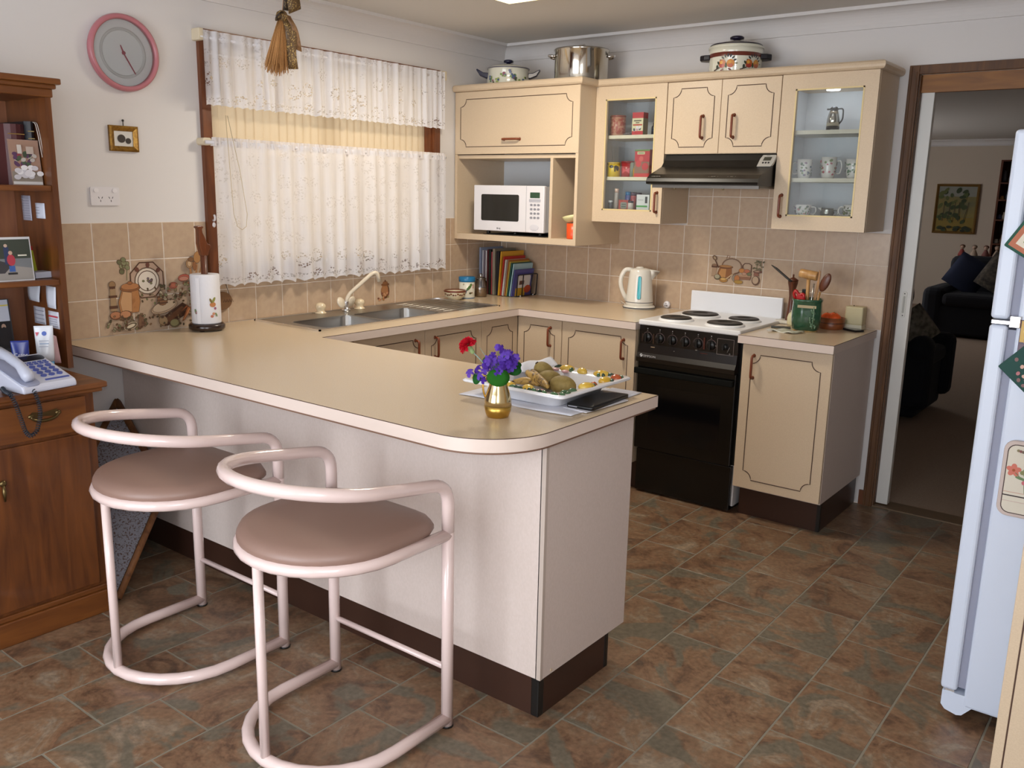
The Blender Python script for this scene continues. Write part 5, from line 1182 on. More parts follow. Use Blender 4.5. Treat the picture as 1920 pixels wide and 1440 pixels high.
mug('floral mug with green sprays by the right cupboard side', 2.243, -.20, S1, .034, .088, .06, 3, ['#4a6a68', '#5a7a58', '#7a8a6a'], .45, 'floral china on the glass cupboard shelves')
mug('wide floral teacup with red flowers on the bottom shelf', 2.022, -.20, S0, .036, .058, .12, 4, FL, .5, 'floral china on the glass cupboard shelves', 'teacup', 'cup')
mug('floral cup with green and yellow fruit on the bottom shelf', 2.248, -.20, S0, .033, .062, .06, 5, ['#8a8a3a', '#6a7a3a', '#5a5a3a'], 3.6, 'floral china on the glass cupboard shelves', 'teacup', 'cup')
t = thing('glass_jug', 'small silvery glass milk jug on the bottom shelf of mugs', 'jug', (2.14, -.20, S0))
m = M(); m.lathe([(0, 0), (.022, 0), (.03, .012), (.032, .024), (.027, .036), (.030, .044), (.028, .044), (.025, .034), (0, .006)], (0, 0, 0), 20); m.build('body', mat('#a5a59c', .12, .6, name='silvered_glass'), t, local=True)
m = M(); m.tube(fillet([(.028, 0, .036), (.05, 0, .036), (.05, 0, .012), (.03, 0, .012)], .012, 4), .003, 7); m.build('handle', mat('#a5a59c', .12, .6, name='silvered_glass'), t, local=True)
m = M(); m.prism(lambda u, v, d: (u, d, v), [(-.024, .03), (-.045, .046), (-.024, .046)], -.008, .008); m.build('lip', mat('#a5a59c', .12, .6, name='silvered_glass'), t, local=True)
t = thing('vacuum_jug', 'chrome and black vacuum jug alone on the top glass shelf', 'jug', (2.128, -.20, S2))
m = M(); m.lathe([(0, 0), (.029, 0), (.030, .004), (.030, .018), (0, .018)], (0, 0, 0), 24); m.build('base', C_BLACKP, t, local=True)
m = M(); m.lathe([(.029, .018), (.029, .05), (.024, .075), (.017, .094), (0, .094)], (0, 0, 0), 24); m.build('body', mat('#cfccc2', .12, 1, name='polished_steel'), t, local=True)
m = M(); m.lathe([(.018, .092), (.02, .10), (.012, .108), (0, .11)], (0, 0, 0), 20); m.box(-.032, -.012, -.006, .006, .094, .101); m.build('lid', C_BLACKP, t, local=True)
m = M(); m.tube(fillet([(.015, 0, .098), (.042, 0, .10), (.043, 0, .05), (.027, 0, .03)], .02, 5), .0035, 8); m.build('handle', C_BLACKP, t, local=True)
t = thing('puck_light', 'lit round puck light under the top of the mug cupboard', 'light', (2.115, -.20, 2.03))
m = M(); m.lathe([(.034, 0), (.030, -.012), (0, -.014)], (2.115, -.20, 2.03), 20); m.build('lens', mat('#e8ecff', .4, emit=7, name='lit_lens'), t)
m = M(); m.lathe([(.036, 0), (.036, -.005), (.033, -.005), (.033, 0)], (2.115, -.20, 2.03), 20); m.build('ring', C_WPLASTIC, t)
l = bpy.data.lights.new('puck_lamp', 'POINT'); l.energy = .25; l.color = (.85, .9, 1); l.shadow_soft_size = .03
lo = bpy.data.objects.new('puck_lamp', l); COL.objects.link(lo); lo.location = (2.115, -.20, 2.005)

# packets and tins in the left glass cupboard
def tin(label, cx, cy, z, r, H, body, lid, shapes=None, name='tin', cat='tin', lidh=.01):
    t = thing(name, label, cat, (cx, cy, z), 0, 'food packets and tins in the glass cupboard')
    m = M(); m.lathe([(0, 0), (r, 0), (r, H-lidh), (0, H-lidh)], (0, 0, 0), 26); m.build('body', mat(body, .3) if isinstance(body, str) else body, t, local=True)
    m = M(); m.lathe([(r+.001, H-lidh), (r+.001, H), (r-.004, H), (0, H-.002)], (0, 0, 0), 26); m.build('lid', mat(lid, .3), t, local=True)
    if shapes: print_on('label_print', t, lambda u, v, d: ((r+.0006+d)*math.cos(-1.05+u/r), (r+.0006+d)*math.sin(-1.05+u/r), v), shapes, local=True)
    return t
def pack(label, x0, x1, y0, y1, z, H, col, side=None, front=None, top=None):
    t = thing('packet', label, 'packet', ((x0+x1)/2, (y0+y1)/2, z), 0, 'food packets and tins in the glass cupboard')
    m = M(); m.box(x0, x1, y0, y1, z, z+H); m.build('carton', mat(col, .45), t)
    if front: print_on('label_print', t, PY(y0), front, rough=.45)
    if side: print_on('side_print', t, PX(x1), side, rough=.45)
    return t
tin('tall tin printed all over with red and pink flowers, top shelf', .958, -.20, S2, .043, .108, mat('#a8483e', .35, col2='#c99a80', scale=70, name='floral_tin', lo=.42, hi=.6), '#8f4a3c')
z = S2
pack('red and cream tea packet on the top glass shelf', 1.068, 1.135, -.235, -.185, z, .118, '#c23a40', front=[(rect(1.068, 1.135, z+.022, z+.088), '#e2dcb4'), (rect(1.078, 1.124, z+.072, z+.078), '#5a5040'), (rect(1.09, 1.112, z+.062, z+.067), '#5a5040'), (rect(1.074, 1.13, z+.05, z+.057), '#c04030')]+[(ell(1.10+.02*math.sin(k*2.1), z+.034+.008*math.cos(k*1.7), .008, .006, k), ['#e9e4ea', '#4a4a60', '#c9a0b0', '#e9e4ea'][k % 4]) for k in range(8)], side=[(rect(-.235, -.185, z+.002, z+.088), '#a8a488')])
m = M(); m.lathe([(0, 0), (.013, 0), (.013, .045), (.006, .055), (.006, .068), (0, .068)], (1.165, -.17, z), 14); o = m.build('small_bottle', mat('#3a3a44', .15), loc=(1.165, -.17, z)); tag(o, 'small dark bottle right of the tea packet', 'bottle', 'food packets and tins in the glass cupboard')
m = M()
for k in range(5): m.T = Matrix.Translation((1.02, -.18, z+.003*k)) @ Matrix.Rotation(.5*k, 4, 'Z'); m.box(-.03, .03, -.02, .02, 0, .003)
o = m.build('sachets', mat('#6a6468', .5), loc=(1.02, -.18, z)); tag(o, 'flat pile of sachets between floral tin and tea packet', 'sachets')
z = S1
tin('yellow food tin with red base band and dark lettering', .958, -.225, z, .036, .078, '#d8b81e', '#c9a83a', [(rect(-.08, .08, 0, .010), '#b03028'), (rect(-.08, .08, .062, .068), '#7a5a20'), (ell(-.012, .055, .012, .008), '#2a2622'), (ell(.012, .053, .010, .008), '#2a2622'), (rect(.004, .012, .028, .05), '#3a3430'), (ell(.022, .045, .009, .013), '#2a2622')])
tin('red tin standing behind the yellow tin', 1.015, -.17, z, .037, .085, '#a82a30', '#8a2228', [(rect(-.03, .01, .02, .05), '#c9505a')])
m = M(); m.lathe([(0, 0), (.014, 0), (.014, .07), (.010, .078), (0, .08)], (1.062, -.20, z), 14); o = m.build('spice_jar', mat('#7f8a80', .15), loc=(1.062, -.20, z)); tag(o, 'slim grey-green spice jar beside the red tin', 'jar', 'food packets and tins in the glass cupboard')
m = M(); m.lathe([(0, 0), (.014, 0), (.014, .04), (.009, .052), (.009, .06), (0, .06)], (1.088, -.21, z), 14); o = m.build('sauce_bottle', mat('#c8942a', .3), loc=(1.088, -.21, z)); tag(o, 'little yellow bottle beside the big red packet', 'bottle', 'food packets and tins in the glass cupboard')
pack('large red packet printed with tomatoes on the middle glass shelf', 1.10, 1.19, -.245, -.165, z, .143, '#b8323c', front=[(rect(1.115, 1.16, z+.118, z+.132), '#d6d2a8'), (rect(1.12, 1.155, z+.123, z+.127), '#4a6a3a'), (rect(1.10, 1.19, z+.135, z+.143), '#6a8a4a'), (rect(1.10, 1.19, z+.02, z+.08), '#8a6a58'), (ell(1.125, z+.07, .018), '#c8464a'), (ell(1.165, z+.055, .02), '#c03a40'), (ell(1.14, z+.095, .014), '#d0605a'), (rect(1.10, 1.19, z, z+.018), '#c23a3a')], side=[(rect(-.245, -.165, z+.02, z+.07), '#9a3038')])
z = S0
for k, (x, y, r, H, col, lid, lab) in enumerate((
        (.955, -.235, .013, .055, '#2a3440', '#c9ccd0', 'tiny dark bottle with pale cap in the bottom left corner'),
        (.985, -.225, .012, .12, '#a8a29c', '#d8b8a8', 'slender glass grinder on the bottom glass shelf'),
        (1.02, -.16, .017, .105, '#4a5a90', '#3a8ac0', 'blue labelled spice jar at the back of the bottom shelf'),
        (1.055, -.16, .017, .102, '#a04a50', '#5a4a60', 'red labelled spice jar at the back of the bottom shelf'),
        (1.085, -.155, .016, .10, '#6a5a6a', '#5a4a60', 'mauve labelled spice jar at the back of the bottom shelf'),
        (1.082, -.235, .016, .055, '#c9bfb8', '#26263a', 'squat jar with dark lid in front of the spice jars'))):
    t = thing('spice_jar', lab, 'jar', (x, y, z), 0, 'food packets and tins in the glass cupboard')
    m = M(); m.lathe([(0, 0), (r, 0), (r, H*.8), (r*.85, H*.84), (0, H*.84)], (0, 0, 0), 16); m.build('body', mat(col, .2), t, local=True)
    m = M(); m.lathe([(r*.95, H*.82), (r*.95, H), (0, H)], (0, 0, 0), 16); m.build('lid', mat(lid, .3), t, local=True)
m = M(); m.box(1.0, 1.06, -.225, -.20, z, z+.06); o = m.build('packet', mat('#a8423a', .5), loc=(1.03, -.21, z)); tag(o, 'low red packet with grey label in front of the spice jars', 'packet', 'food packets and tins in the glass cupboard')
print_on('label_print', o, PY(-.225), [(rrect(1.012, 1.052, z+.012, z+.048, .008), '#8a9088'), (rect(1.02, 1.045, z+.034, z+.038), '#3a4a40'), (rect(1.018, 1.046, z+.022, z+.026), '#3a4a40')])
pack('white packet with a green stripe on the bottom glass shelf', 1.118, 1.195, -.235, -.18, z, .09, '#d9dcdc', front=[(rect(1.118, 1.185, z+.024, z+.033), '#4aa050'), (rect(1.17, 1.184, z+.045, z+.08), '#2a3238'), (rect(1.126, 1.16, z+.06, z+.064), '#b0b4b4')])
pack('green packet at the right end of the bottom glass shelf', 1.20, 1.238, -.235, -.18, z, .088, '#2a7a3a', front=[(ell(1.222, z+.04, .014, .02), '#5ab04a'), (ell(1.228, z+.06, .009), '#8ac86a')])

# ---- pots on top of the wall cupboards
PZ0 = TOPZ+.008
t = thing('casserole_pot', 'cream enamel pot with grape vine band and blue handles on the corner cupboard', 'pot', (.245, -.27, PZ0))
EN = mat('#dedccb', .15, name='cream_enamel', coat=.4)
NV = mat('#1c1c38', .25, name='navy_plastic')
r, H = .125, .125
m = M(); m.lathe([(0, 0), (r*.96, 0), (r, .01), (r*.985, H*.55), (r*.93, H), (r*.95, H+.003), (r*.9, H+.003), (0, H)], (0, 0, 0), 40); m.build('body', EN, t, local=True)
m = M(); m.lathe([(r*.97, H), (r*.98, H+.006), (r*.9, H+.012), (r*.5, H+.026), (0, H+.03)], (0, 0, 0), 40); ld = m.build('lid', EN, t, local=True)
m = M(); m.lathe([(r*.985, H+.000), (r*.995, H+.004), (r*.975, H+.007)], (0, 0, 0), 40); m.build('lid_rim', mat('#6a6670', .3), ld, local=True)
m = M(); m.lathe([(.012, H+.028), (.012, H+.036), (.028, H+.04), (.028, H+.05), (.02, H+.054), (0, H+.055)], (0, 0, 0), 20); m.build('lid_knob', NV, ld, local=True)
for s_ in (-1, 1):
    m = M(); m.T = Matrix.Rotation(.60, 4, 'Z')
    m.prism(lambda u, v, d: (s_*(r*.92+u), d, v), [(0, H*.62), (.012, H*.60), (.05, H*.72), (.072, H*.98), (.066, H*1.02), (.03, H*.86), (0, H*.84)], -.026, .026); m.build('handle', NV, t, local=True, bevel=.004)
R = random.Random(12); sh = []
for k in range(56):
    u = R.uniform(-.115, .115)
    if abs(u) < .012: continue
    sh.append((ell(u, .075+.02*math.cos(u*40)+R.uniform(-.016, .016), R.uniform(.005, .009), R.uniform(.005, .008), 0, 9), R.choice(['#5f6f90', '#4a5a80', '#7f9a50', '#6a8a4a', '#8a4a5a', '#9aaa60', '#3f4a3a'])))
print_on('vine_print', t, lambda u, v, d: ((r*1.0+.0012+d)*math.cos(-.95+u/r), (r*1.0+.0012+d)*math.sin(-.95+u/r), v), sh, local=True)
t = thing('stock_pot', 'tall polished stainless steel stock pot on the wall cupboards', 'pot', (.745, -.26, PZ0))
r, H = .147, .192
m = M(); m.lathe([(0, 0), (r, 0), (r+.001, .004), (r, .012), (r, H-.006), (r+.006, H), (r+.004, H+.003), (r-.004, H), (0, H-.01)], (0, 0, 0), 48); m.build('body', mat('#c6c0b4', .10, 1, name='polished_steel2'), t, local=True)
m = M(); m.lathe([(r+.003, H), (r+.002, H+.006), (r*.5, H+.014), (0, H+.016)], (0, 0, 0), 40); m.build('lid', C_STEEL, t, local=True)
m = M(); m.tube(fillet([(-.022, 0, H+.014), (-.02, 0, H+.03), (.02, 0, H+.03), (.022, 0, H+.014)], .01, 4), .005, 8); m.build('lid_handle', C_CHROME, t, local=True)
for s_ in (-1, 1):
    m = M(); m.T = Matrix.Rotation(.55, 4, 'Z'); m.tube(fillet([(s_*(r-.005), -.045, H-.035), (s_*(r+.03), -.04, H-.028), (s_*(r+.03), .04, H-.028), (s_*(r-.005), .045, H-.035)], .02, 5), .007, 8); m.build('handle', C_CHROME, t, local=True)
t = thing('casserole_pot', 'cream casserole with brown band, folk fruit pattern and black handles above the hood', 'pot', (1.605, -.17, PZ0))
r, H = .128, .145
m = M(); m.lathe([(0, 0), (r*.98, 0), (r, .01), (r, H-.03), (r*1.02, H-.02), (r*1.04, H), (r*.98, H), (0, H-.01)], (0, 0, 0), 44); m.build('body', EN, t, local=True)
m = M(); m.lathe([(r+.0012, H-.042), (r+.0016, H-.024), (r+.0006, H-.023), (r+.0002, H-.043)], (0, 0, 0), 44); m.build('brown_band', mat('#6a2f22', .3, name='brown_band'), t, local=True)
m = M(); m.lathe([(r+.001, .030), (r+.0012, .033), (r, .034), (r, .029)], (0, 0, 0), 44); m.build('lower_line', mat('#8a7a50', .3), t, local=True)
m = M(); m.lathe([(r*1.05, H), (r*1.06, H+.006), (r*.98, H+.016), (r*.55, H+.034), (0, H+.040)], (0, 0, 0), 44); ld = m.build('lid', EN, t, local=True)
m = M(); m.lathe([(r*1.00, H+.0145), (r*.985, H+.019), (r*.96, H+.021)], (0, 0, 0), 44); m.build('lid_rim', mat('#2a2230', .3), ld, local=True)
m = M(); m.lathe([(.015, H+.036), (.016, H+.046), (.034, H+.05), (.035, H+.058), (.026, H+.064), (0, H+.066)], (0, 0, 0), 22); m.build('lid_knob', mat('#1e1830', .25), ld, local=True)
for s_ in (-1, 1):
    m = M(); m.T = Matrix.Rotation(.35, 4, 'Z'); m.prism(lambda u, v, d: (s_*(r*.95+u), v, H-.052+d), [(0, -.045), (.03, -.04), (.052, -.02), (.052, .02), (.03, .04), (0, .045)], 0, .026); m.build('handle', mat('#17131c', .3), t, local=True, bevel=.005)
for cu in (-.056, .075):
    sh = []
    for k in range(7): a = PI*(.12+.76*k/6); sh.append((ell(cu+.008+.036*math.cos(a), .068+.036*math.sin(a), .009, .004, a), '#2c3034'))
    for du, c1, c2 in ((-.02, '#b8632a', '#a83a30'), (.022, '#cf8a3a', '#c06a4a')): sh += [(ell(cu+du, .066, .019, .020), c1), (ell(cu+du, .056, .014, .010), c2), (ell(cu+du-.004, .072, .008), '#d9a040')]
    sh += [(ell(cu+.0, .058, .005, .012), '#3a4a30'), (ell(cu-.046, .052, .006, .010), '#2c3a30'), (ell(cu-.04, .07, .005, .009, .6), '#2c3a30'), (ell(cu+.05, .066, .006, .004), '#8a8a70'), (ell(cu-.02, .036, .010, .004, .6), '#6a2a28'), (ell(cu+.02, .038, .010, .004, -.6), '#6a2a28')]
    for k in range(4): sh.append((ell(cu-.06+.008*k, .038+.003*k, .006, .003, .4), '#4a3a34'))
    print_on('fruit_print', t, lambda u, v, d: ((r+.0012+d)*math.cos(-1.06+u/r), (r+.0012+d)*math.sin(-1.06+u/r), v), sh, local=True)

# ---- microwave and things in the niche
t = thing('microwave_oven', 'white microwave oven with dark window in the open corner niche', 'microwave', (.39, -.25, 1.279))
mx0, mx1, my0, mz0, mz1 = .142, .652, -.445, 1.303, 1.562
m = M(); m.box(mx0+.004, mx1-.004, my0+.02, -.05, mz0+.003, mz1-.003); m.build('case', mat('#c9c9cd', .35), t)
m = M(); m.box(mx0, mx1, my0, my0+.022, mz0, mz1); fc = m.build('front', C_WPLASTIC, t, bevel=.004)
mp = PY(my0)
m = M(); m.prism(mp, rrect(.200, .476, mz0+.058, mz0+.208, .010), 0, .0015); m.build('door_window', mat('#1d1c18', .15, name='smoked_glass', bump=.02), fc)
m = M(); m.mbox(mp, .5275, .529, mz0+.002, mz1-.002, 0, .0008); m.build('door_gap', mat('#8a8a92', .5), fc)
m = M(); m.prism(mp, rrect(.555, .622, mz1-.067, mz1-.036, .003), 0, .0012); m.build('display', mat('#2a4a34', .2, name='green_display'), fc)
m = M(); m.prism(mp, rrect(.548, .628, mz1-.088, mz1-.072, .006), 0, .002); m.build('button_bar', mat('#b4b4bc', .4), fc)
for r_ in range(4):
    for c_ in range(3):
        m = M(); m.prism(mp, ell(.565+.0245*c_, mz1-.105-.0235*r_, .009, .0065), 0, .002); m.build('button', mat('#8a8a92', .4), fc)
m = M(); m.prism(mp, ell(.588, mz0+.030, .030, .016, 0, 20), 0, .003); m.build('door_button', mat('#d6d4da', .3), fc)
print_on('logo', fc, mp, [(rect(.318, .323, mz0+.012, mz0+.020), '#4a4648'), (line([(.323, mz0+.013), (.328, mz0+.018), (.333, mz0+.013), (.338, mz0+.018)], .003), '#5a5658'), (rect(.340, .344, mz0+.009, mz0+.019), '#4a4648')])
for x in (.22, .42, .60):
    m = M(); m.lathe([(.012, 0), (.012, .026), (0, .026)], (x, -.40, 1.279), 10); m.build('foot', C_BLACKP, t)
m = M(); m.box(mx0+.06, mx1-.0, -.43, -.08, 1.281, 1.2835); o = m.build('foam_mat', mat('#2a2522', .7), loc=(.4, -.25, 1.279)); tag(o, 'thin dark mat under the microwave oven', 'mat')
t = thing('cord_plug', 'coiled white plug and cable at the back of the microwave niche', 'plug', (.665, -.06, 1.562))
m = M(); m.tube([(.66+.05*math.cos(a), -.03, 1.60+.035*math.sin(a)) for a in [1.2+k*.35 for k in range(16)]], .005, 8); m.build('cable', mat('#4a463e', .5), t); m = M(); m.ball((.675, -.03, 1.60), (.026, .012, .020), 12, 8); m.build('plug_body', mat('#c9c4b4', .5), t)
m = M(); m.lathe([(0, 0), (.033, 0), (.036, .006), (.037, .085), (.034, .085), (0, .08)], (.822, -.40, 1.279), 24); o = m.build('beaker', mat('#e2501c', .35, name='orange_plastic'), loc=(.822, -.40, 1.279)); tag(o, 'orange plastic beaker in the narrow niche', 'beaker')
t = thing('plastic_bowl', 'pale yellow bowl tipped on top of the orange beaker', 'bowl', (.822, -.40, 1.364)); t.rotation_euler = (0, -.22, 0)
m = M(); m.lathe([(0, .0), (.03, .002), (.05, .02), (.056, .036), (.053, .036), (.045, .02), (0, .006)], (0, 0, .006), 24); m.build('shell', mat('#d6cf9a', .4), t, local=True)

# ---- corner of the worktop: bowl, canister, jar, cookbooks in a rack
t = thing('pottery_bowl', 'low painted pottery bowl with brown rim at the end of the sink drainer', 'bowl', (.135, -.60, ZC))
r = .066
m = M(); m.lathe([(0, 0), (.035, 0), (.037, .006), (.058, .022), (r, .05), (r-.003, .056), (r-.008, .05), (.045, .02), (0, .012)], (0, 0, 0), 32); m.build('body', mat('#d2c6a8', .25), t, local=True)
m = M(); m.lathe([(r-.001, .046), (r+.0015, .053), (r-.003, .0575), (r-.008, .052)], (0, 0, 0), 32); m.build('rim_band', mat('#6a3422', .3), t, local=True)
sh = [(ell(-.07+.0128*k, .034+.004*math.sin(k*2), .006, .005, 0, 8), ['#6a3424', '#7a4a2c', '#5a3020'][k % 3]) for k in range(12)]
print_on('leaf_print', t, lambda u, v, d: ((.0605+.34*(v-.034)*1.0+.001+d)*math.cos(-.9+u/.06), (.0605+.34*(v-.034)+.001+d)*math.sin(-.9+u/.06), v), sh, local=True)
m = M(); m.prism(lambda u, v, d: (.03+u*.8, -.055-u*.5+0*d+d, v), [(.0, .04), (.012, .03), (.03, .034), (.04, .05), (.028, .062), (.012, .058)], -.006, .006)
t = thing('canister', 'white canister with blue lid and painted parrot in the worktop corner', 'canister', (.12, -.475, ZC))
m = M(); m.lathe([(0, 0), (.046, 0), (.047, .004), (.047, .10), (0, .10)], (0, 0, 0), 30); m.build('body', mat('#d9d6c6', .3), t, local=True)
m = M(); m.lathe([(.0485, .098), (.050, .102), (.050, .124), (.046, .128), (0, .128)], (0, 0, 0), 30); m.build('lid', mat('#1d6fa0', .3, name='blue_lid'), t, local=True)
m = M(); m.lathe([(.0475, 0), (.0478, .004), (.046, .005), (.046, 0)], (0, 0, 0), 30); m.build('base_line', mat('#1d5a84', .3), t, local=True)
sh = [(ell(.012, .065, .008, .024, -.7), '#4a6a34'), (ell(.024, .082, .008, .008), '#5a7a3a'), (line([(.0, .05), (-.008, .03)], .004), '#3a4a6a'), (ell(.02, .032, .008, .006), '#4a4a2a'), (ell(.03, .034, .006, .004), '#7a5a3a'), (ell(-.02, .085, .005), '#a8a08a'), (rect(.036, .042, .06, .085), '#a84a3a')]
print_on('parrot_print', t, lambda u, v, d: ((.0478+d)*math.cos(-.85+u/.047), (.0478+d)*math.sin(-.85+u/.047), v), sh, local=True)
t = thing('glass_jar', 'clear glass jar half full of sugar beside the cookbooks', 'jar', (.135, -.365, ZC))
m = M(); m.lathe([(0, 0), (.038, 0), (.040, .004), (.040, .09), (.03, .102), (.029, .108)], (0, 0, 0), 26); m.build('glass', glassmat((.9, .9, .88), .14, 'jar_glass'), t, local=True)
m = M(); m.lathe([(0, .003), (.037, .003), (.037, .05), (0, .053)], (0, 0, 0), 22); m.build('contents', mat('#b08a60', .9, name='brown_sugar', bump=.3, bscale=500), t, local=True)
m = M(); m.lathe([(.033, .104), (.034, .112), (.022, .118), (.008, .122), (.012, .132), (.01, .14), (0, .142)], (0, 0, 0), 22); m.build('stopper', glassmat((.85, .85, .82), .25, 'stopper_glass'), t, local=True)
# books: (x0, width, depth, height, lean, cover, label)
bk = [(.030, .014, .22, .285, 0, '#8f9cb8', 'tall pale blue ring folder at the wall end of the cookbook row'),
      (.046, .012, .20, .268, 0, '#c9c6cc', 'white magazine beside the pale blue folder'),
      (.060, .010, .20, .265, 0, '#8a7f8e', 'grey-mauve magazine among the cookbooks'),
      (.072, .012, .20, .266, 0, '#d4d2d6', 'white spined magazine beside the dark red book'),
      (.086, .012, .20, .275, 0, '#5a2228', 'thin dark red cookbook beside the white magazines'),
      (.100, .016, .20, .272, 0, '#1c2a24', 'dark green cookbook beside the thin dark red one'),
      (.118, .012, .20, .262, 0, '#a8464e', 'thin rose red cookbook beside the recipe folder'),
      (.132, .022, .21, .282, 0, '#8a8272', 'thick folder of recipes in a clear plastic sleeve'),
      (.158, .026, .20, .268, 0, '#191a20', 'thick black ring binder in the cookbook row'),
      (.188, .012, .20, .270, .07, '#d09a2a', 'golden yellow cookbook leaning in the row'),
      (.203, .010, .19, .240, .09, '#b8302a', 'bright red cookbook leaning in the row'),
      (.216, .012, .19, .222, .11, '#c6c2be', 'white spiral-bound cookbook leaning in the row'),
      (.231, .009, .18, .222, .13, '#a8642e', 'orange-brown booklet leaning in the row'),
      (.242, .009, .18, .212, .13, '#c2a84a', 'mustard booklet leaning in the row'),
      (.253, .009, .18, .205, .14, '#2a5a54', 'teal booklet leaning in the row'),
      (.264, .010, .17, .200, .15, '#9fc0cc', 'light blue booklet with a yellow sun near the rack end'),
      (.278, .010, .17, .165, .16, '#4a4a8a', 'small violet booklet against the rack end')]
for k, (x, w, dp, H, ln, col, lab) in enumerate(bk):
    hp2 = .0
    t = thing('cookbook', lab, 'book', (x+w/2, -.125, ZC+.0035+math.sin(abs(ln))*w*.5), 0, 'cookbooks standing on the worktop'); t.rotation_euler = (0, ln, 0)
    y0, y1 = -dp/2-.02, dp/2-.02
    if k >= 9: y0 -= .02; 
    m = M(); m.box(-w/2, -w/2+.0015, y0, y1, 0, H); m.box(w/2-.0015, w/2, y0, y1, 0, H); m.box(-w/2, w/2, y0, y0+.0015, 0, H); m.build('cover', mat(col, .45), t, local=True)
    m = M(); m.box(-w/2+.0014, w/2-.0014, y0+.001, y1-.003, .002, H-.003); m.build('pages', mat('#d2cbb8', .85, name='page_block'), t, local=True)
    if k == 15:
        print_on('cover_print', t, lambda u, v, d: (w/2+d, u, v), [(ell(.0, .13, .03), '#d8b840'), (rect(-.07, .05, .02, .09), '#3a4a8a'), (ell(-.01, .06, .03, .02), '#a8604a')], local=True, d0=.0004)
    if k == 16:
        print_on('cover_print', t, lambda u, v, d: (w/2+d, u, v), [(rect(-.10, .05, .08, .16), '#4a4a90'), (rrect(-.09, .04, .05, .13, .02), '#e2dfe0'), (rect(-.07, -.02, .07, .095), '#6a4038'), (rect(-.10, .0, .0, .05), '#c8a030'), (ell(.02, .04, .035, .025), '#c04a2a')], local=True, d0=.0004)
    if k == 11:
        m = M()
        for q in range(24): m.T = Matrix.Translation((0, y0, .008+q*.0088)); m.tube([(.005*math.cos(a), -.002+.004*math.sin(a), 0) for a in [PI*j_/4 for j_ in range(8)]], .0008, 4, closed=True)
        m.T = None; m.build('spiral', mat('#e2e0de', .3), t, local=True)
t = thing('wire_book_rack', 'black wire rack end holding the cookbooks upright', 'rack', (.22, -.15, ZC))
m = M(); BLK = mat('#12141c', .35, name='black_wire')
P = fillet([(.312, -.235, ZC+.004), (.322, -.235, ZC+.135), (.322, -.035, ZC+.135), (.312, -.035, ZC+.004)], .012, 4); m.tube(P, .0035, 7)
for y in (-.18, -.09): m.tube([(.312, y, ZC+.004), (.322, y, ZC+.135)], .0035, 6)
m.tube([(.312, -.235, ZC+.004), (.312, -.035, ZC+.004)], .0035, 6); m.tube([(.312, -.235, ZC+.0035), (.015, -.235, ZC+.0035)], .003, 6); m.tube([(.312, -.035, ZC+.0035), (.015, -.035, ZC+.0035)], .003, 6); m.build('wire_frame', BLK, t)
for y in (-.20, -.07):
    m = M(); m.ball((.316, y, ZC+.006), .006, 8, 6); m.build('foot', C_CHROME, t)

# ---- kettle and its plug
t = thing('electric_kettle', 'cream jug kettle with turquoise water gauge on the worktop by the stove', 'kettle', (1.118, -.15, ZC), .62)
KW = mat('#dedad0', .22, name='cream_kettle_plastic', coat=.3)
m = M(); m.lathe([(0, 0), (.080, 0), (.084, .006), (.082, .016), (.074, .022), (0, .022)], (0, 0, 0), 36, sx=1.08); m.build('power_base', KW, t, local=True)
m = M(); m.lathe([(.0845, .006), (.0855, .009), (.0845, .012)], (0, 0, 0), 36, sx=1.08); m.build('base_line', mat('#3a3a40', .4), t, local=True)
m = M(); m.lathe([(.072, .022), (.0735, .026), (.072, .05), (.066, .12), (.060, .19), (.056, .215), (.05, .222), (.03, .228), (0, .229)], (0, 0, 0), 36, sx=1.06); m.build('jug', KW, t, local=True)
m = M(); m.lathe([(.0728, .038), (.0735, .040), (.0725, .042)], (0, 0, 0), 36, sx=1.06); m.build('seam_line', mat('#5a5a60', .4), t, local=True)
m = M(); vs = [(.045, -.028, .222), (.045, .028, .222), (.105, -.012, .213), (.105, .012, .213), (.060, -.03, .165), (.060, .03, .165), (.10, 0, .20)]; m.add(vs, [(0, 2, 3, 1), (2, 6, 3), (0, 4, 6, 2), (1, 3, 6, 5), (4, 5, 6), (0, 1, 5, 4)], 0, True); m.build('spout', KW, t, local=True)
m = M(); m.tube(fillet([(-.045, 0, .215), (-.085, 0, .222), (-.112, 0, .17), (-.105, 0, .11), (-.070, 0, .045)], .045, 7), [.013]*2+[.0125]*18+[.012]*(len(fillet([(-.045, 0, .215), (-.085, 0, .222), (-.112, 0, .17), (-.105, 0, .11), (-.070, 0, .045)], .045, 7))-20), 12); m.build('handle', KW, t, local=True)
m = M(); m.lathe([(.022, .228), (.022, .232), (.012, .236), (0, .236)], (-.005, 0, 0), 18); m.build('lid', KW, t, local=True)
gm_ = lambda u, v, d: ((.0722-.00*v-(v-.05)*.077+.001+d)*math.cos(-1.72+u/.07)*1.06, (.0722-(v-.05)*.077+.001+d)*math.sin(-1.72+u/.07), v)
m = M(); m.face(gm_, rrect(-.011, .011, .058, .188, .0105), .0006); m.build('gauge_surround', mat('#6a8a90', .3), t, local=True, recalc=False)
m = M(); m.face(gm_, rrect(-.008, .008, .062, .184, .0078), .0022); m.build('water_gauge', mat('#18a8b4', .1, name='turquoise_gauge'), t, local=True, recalc=False)
m = M(); m.tube(fillet([(1.03, -.10, ZC+.008), (.98, -.07, ZC+.006), (.945, -.04, ZC+.012), (.92, -.02, ZC+.016)], .03, 5), .0035, 7)
o = m.build('kettle_cord', mat('#d6cdc0', .5), loc=(1.0, -.07, ZC)); tag(o, 'cream cord running from the kettle base along the tiles', 'cord')
t = thing('white_dial', 'small round white timer dial standing against the tiles by the kettle', 'dial', (1.222, -.03, ZC))
